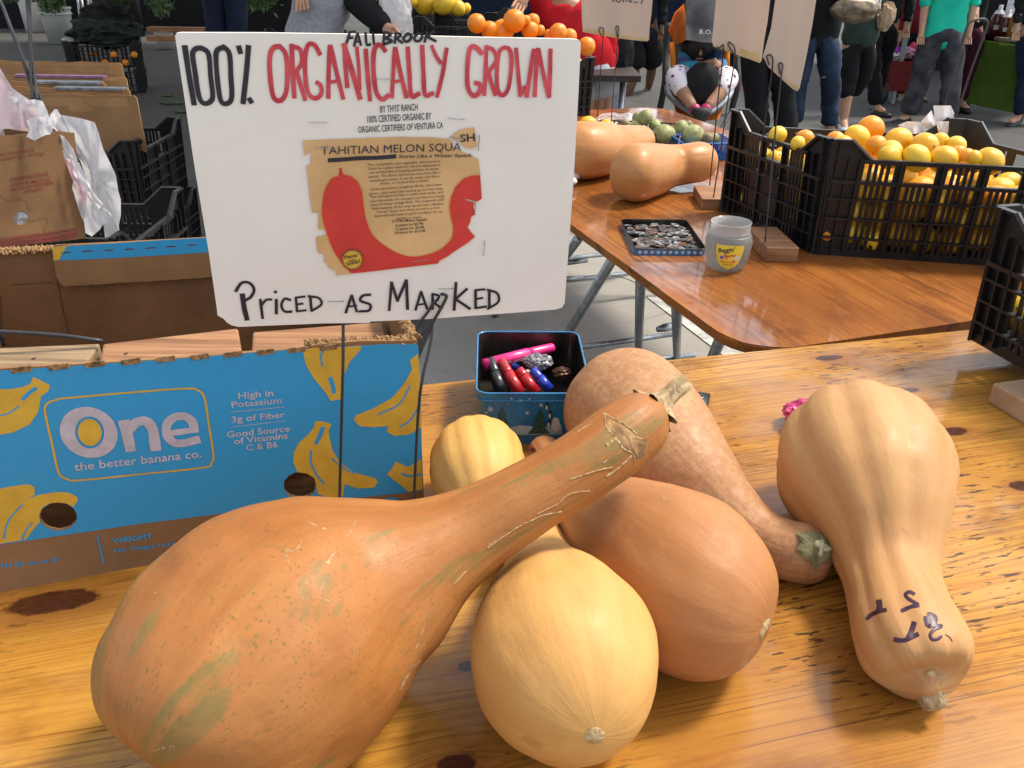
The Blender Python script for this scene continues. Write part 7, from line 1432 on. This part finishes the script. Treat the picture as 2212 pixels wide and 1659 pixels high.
# far crates with dark cloth, buckets, stand, beams, plants
g1 = at(316, 200, 0); g0_ = at(160, 205, 0); hcr = zat(g1, 87) / 2; wcr = (g1 - g0_).length
for k in range(2):
    t_ = crate(('lower' if k == 0 else 'upper') + ' black crate of the far pair under the dark cloth', Vector((g0_.x, g0_.y, k * hcr)), (g1 - g0_), wcr, wcr * .66, hcr * (.98 if k == 0 else 1.0), sp=.03, dense=False)
for j in range(6): fruit('orange', Vector((g0_.x + .12 + j * wcr * .15, g0_.y + .12, hcr * (1.2 + .3 * (j % 2)))), .032, 'orange seen through the slots of the far crates', 'oranges in the far crates')
o = crumple('dark_cloth', aty(228, 68, g1.y + .15), (.34, .3, .14), cloth('dark_green_knit', (.022, .032, .028)), 50, .35, 4, None, 1.3); setp(o, 'dark green knitted cloth heaped on the far black crates', 'cloth')
o2 = crumple('dark_cloth_fold', aty(232, 45, g1.y + .2), (.25, .2, .16), M_dkf, 51, .35, 4, None, 1.5); setp(o2, 'darker upper heap of cloth standing on the green knit', 'cloth')
o = crumple('paper', aty(163, 85, g1.y + .1), (.13, .1, .02), M_paper, 52, .3, 3, None, 2); setp(o, 'white paper sheet by the dark cloth on the far crates', 'paper')
M_bucket = mat('grey_white_plastic', (.42, .43, .42), .5, var=.08, vs=4)
def bucket(label, px, py, ptop, hw, m=M_bucket, shade=1):
    g = at(px, py, 0); h = zat(g, ptop); r = hw * depth(g) / FPX; t = thing('bucket', label, 'bucket', tuple(g), 'plastic buckets at the upper left'); g = Vector((g.x, g.y, 0))
    b = NB(); lathe(b, [(.001, .002), (r * .80, .002), (r * .97, h * .80)], g, 28); lathe(b, [(r * .97, h * .995), (r * .93, h * .995), (r * .78, .01), (.001, .01)], g, 28); obj('bucket_body', b, m, t, True)
    b = NB(); lathe(b, [(r * .97, h * .80), (r * 1.06, h * .81), (r * 1.06, h * .84), (r * .99, h * .85), (r * 1.0, h * .96), (r * 1.07, h * .965), (r * 1.07, h), (r * .96, h)], g, 28); obj('ribbed_rim', b, m, t, True); return g, h, r
bucket('tall greyish bucket in front, left of the metal stand', 133, 93, 16, 31)
g_, h_, r_ = bucket('white bucket with a red framed sticker at the far left', 78, 68, -28, 24, mat('white_bucket', (.62, .62, .60), .5, var=.06, vs=4))
pls = Plane(g_ + Vector((.02, -r_ * 1.02, h_ * .62)), (1, .15, 0), (0, -.08, 1)); zq = lambda x, y: ZQ(x, y)
pls2 = Plane(g_ + Vector((0, -r_ * 1.0, 0)), (1, .0, 0), (0, -.10, 1))
bucket('white bucket of green stems beside the dark post', 258, 62, 27, 16); bucket('white bucket with blue and gold label, behind the wooden beams', 352, 58, 30, 19); bucket('larger white bucket cut by the top of view', 395, 60, -10, 24, mat('pale_bucket', (.60, .61, .62), .5, var=.06, vs=4)); bucket('squat white bucket under the wooden beams', 358, 105, 62, 20)
b = NB()
# metal stand
ms = thing('metal_stand', 'folded galvanised metal stand beside the dark cloth', 'stand', tuple(at(190, 90, 0)))
for x0, x1 in ((965, 1035), (1010, 1090), (1095, 1140), (1125, 1180)):
    a = at(*ZQ(x1, 470), 0); b = NB(); tube(b, [a, aty(*ZQ(x0, -30), a.y)], .022, 8); obj('pole', b, M_galv, ms, True)
dp = at(*ZQ(1700, 450), 0); b = NB(); rr_ = 30 * depth(dp) / FPX / 1.8; lathe(b, [(.001, 0), (rr_ * 1.05, 0), (rr_, 1.2), (.001, 1.2)], (dp.x, dp.y, 0), 16); setp(obj('dark_bin', b, M_dkf, None, True), 'dark upright bin between the cloth heap and the beams', 'bin')
for k, (y0_, y1_, lab) in enumerate(((345, 410, 'upper wooden beam left of the white sign'), (455, 520, 'lower wooden beam left of the white sign'))):
    pa_ = aty(*ZQ(1830, y1_), 9.2 - k * .7); pb2 = aty(*ZQ(2900, y1_ + 5), 9.2 - k * .7); hh2 = zat(pa_, ZQ(0, y0_)[1]) - pa_.z
    t = thing('wooden_beam', lab, 'beam', tuple(pa_)); b = NB(); box(b, (pa_ + pb2) / 2 + Vector((0, .06, hh2 / 2)), ((pb2 - pa_).length, .12, hh2)); obj('beam', b, M_block, t)
    for q in (pa_.lerp(pb2, .5), pa_.lerp(pb2, .95)): b = NB(); box(b, Vector((q.x, q.y + .06, q.z / 2 - .002)), (.08, .08, q.z - .004)); obj('leg', b, M_block, t)
M_leaf = mat('leaf_green', (.05, .10, .035), .6, var=.4, vs=5, c2=(.02, .045, .015)); M_leaf2 = mat('pale_leaf_green', (.10, .17, .07), .6, var=.4, vs=5, c2=(.05, .09, .03))
def bush(label, c, r, h, n, m, seed, name='potted_plant'):
    rnd = random.Random(seed); t = thing(name, label, 'plant', tuple(c)); b = NB(); sb = NB()
    for i in range(26):
        a = rnd.uniform(0, 6.28); q = Vector(c) + Vector((math.cos(a) * r * rnd.uniform(.1, .9), math.sin(a) * r * rnd.uniform(.1, .9), h * rnd.uniform(.5, 1.0))); tube(sb, [Vector(c) + Vector((math.cos(a) * r * .2, math.sin(a) * r * .2, 0)), q], .005, 4)
        for k in range(n // 26):
            f = rnd.uniform(.25, 1.05); p = Vector(c).lerp(q, f) + Vector((rnd.gauss(0, .05), rnd.gauss(0, .05), rnd.gauss(0, .05))); d = Vector((rnd.gauss(0, 1), rnd.gauss(0, 1), rnd.gauss(0, .8))).normalized(); e = d.orthogonal().normalized(); l = rnd.uniform(.03, .06)
            b.faces.new([b.verts.new(p - e * l * .3), b.verts.new(p + d * l), b.verts.new(p + e * l * .3), b.verts.new(p - d * l * .6)])
    setp(obj('foliage', b, m, t), kind='stuff'); setp(obj('stems', sb, m, t), kind='stuff')
for i, (px, py, yy_, r, h, m, lab) in enumerate(((115, 28, 11.0, .35, .5, M_leaf2, 'grey green cut plant in the tall grey bucket'), (255, 32, 11.5, .5, .8, M_leaf, 'dense dark green plant above the cloth heap'), (350, 36, 11.5, .42, .8, M_leaf2, 'pale green leafy stems above the blue labelled bucket'), (225, 20, 12.2, .6, .9, M_leaf, 'dark shrub farther behind the metal stand'), (20, 5, 13.0, .6, .6, M_leaf2, 'greyish plant at the top left corner'), (560, 20, 9.5, .35, .5, M_leaf2, 'silvery leaves behind the sign, left of the grey top'))):
    bush(lab, aty(px, py, yy_), r, h, 1400, m, i)
cbk = crate('black crate behind the sign beside the dark jeans', Vector((aty(545, 70, 7.6).x, 7.6, 0)), (1, 0, 0), .7, .45, .72, sp=.03, dense=False)
# litter on the asphalt
for i, (x, y, s_, lab) in enumerate(((1500, 895, .10, 'large dried leaf scrap on the asphalt left of the sign'), (1575, 975, .06, 'small leaf scrap touching the sign edge'), (1455, 832, .06, 'upper leaf scrap on the asphalt left of the sign'), (1480, 1560, .05, 'dark crumb on the asphalt above the banana box'), (1600, 1930, .045, 'whitish scrap on the asphalt by the banana box flap'))):
    g = at(*ZL(x, y), .004); o = crumple('leaf_litter', g, (s_, s_ * .55, .008), M_leaf if i < 3 else (M_dkf if i == 3 else M_paper), 60 + i, .6, 3, None, 2.5); setp(o, lab, 'litter')
# unseen stall canopies; the left pair is added and shaped to shade the asphalt
M_canopy = mat('canopy_cloth', (.62, .62, .60), .8, var=.04, transl=.12)
def canopy(label, x0, x1, y0, y1, z=2.5, skip=()):
    t = thing('canopy', label, 'canopy', ((x0 + x1) / 2, (y0 + y1) / 2, 0)); b = NB(); c = b.verts.new(((x0 + x1) / 2, (y0 + y1) / 2, z + .75)); k = [b.verts.new(p) for p in ((x0, y0, z), (x1, y0, z), (x1, y1, z), (x0, y1, z))]
    for i in range(4): b.faces.new((k[i], k[(i + 1) % 4], c))
    bmesh.ops.solidify(b, geom=b.faces[:], thickness=.01); obj('roof_cloth', b, M_canopy, t)
    for k_, p in enumerate(((x0, y0), (x1, y0), (x1, y1), (x0, y1))):
        if k_ in skip: continue
        b = NB(); box(b, (p[0], p[1], z / 2), (.04, .04, z)); obj('post', b, M_galv, t)
canopy('unseen white canopy added over the left stalls to shade the asphalt', -8.5, .3, 3.6, 14.25, 2.5, (1, 2))
canopy('unseen white canopy added behind the bucket stall, set back for a sunlit gap', -11, -2.0, 15.35, 19.5)
canopy('white stall canopy over the green table stall', 3.9, 8.2, 9.2, 13.0)
# added stall fronts far behind, coloured dark in place of the shade under stalls
for i, (x0, x1, y, h, lab) in enumerate(((-11, -3.2, 15.5, .8, 'long stall front far at the upper left, dark in place of shade'), (-2.2, 3.2, 13.5, .85, 'stall front far behind the orange crates, dark in place of shade'), (4.6, 12, 12.0, 1.6, 'tall stall backdrop behind the green table, dark in place of shade'))):
    t = thing('stall_table', lab, 'table', ((x0 + x1) / 2, y, 0)); b = NB(); box(b, ((x0 + x1) / 2, y + .4, h / 2), (x1 - x0, .8, h)); obj('shade_front', b, C_blackc if i != 1 else C_navy, t)
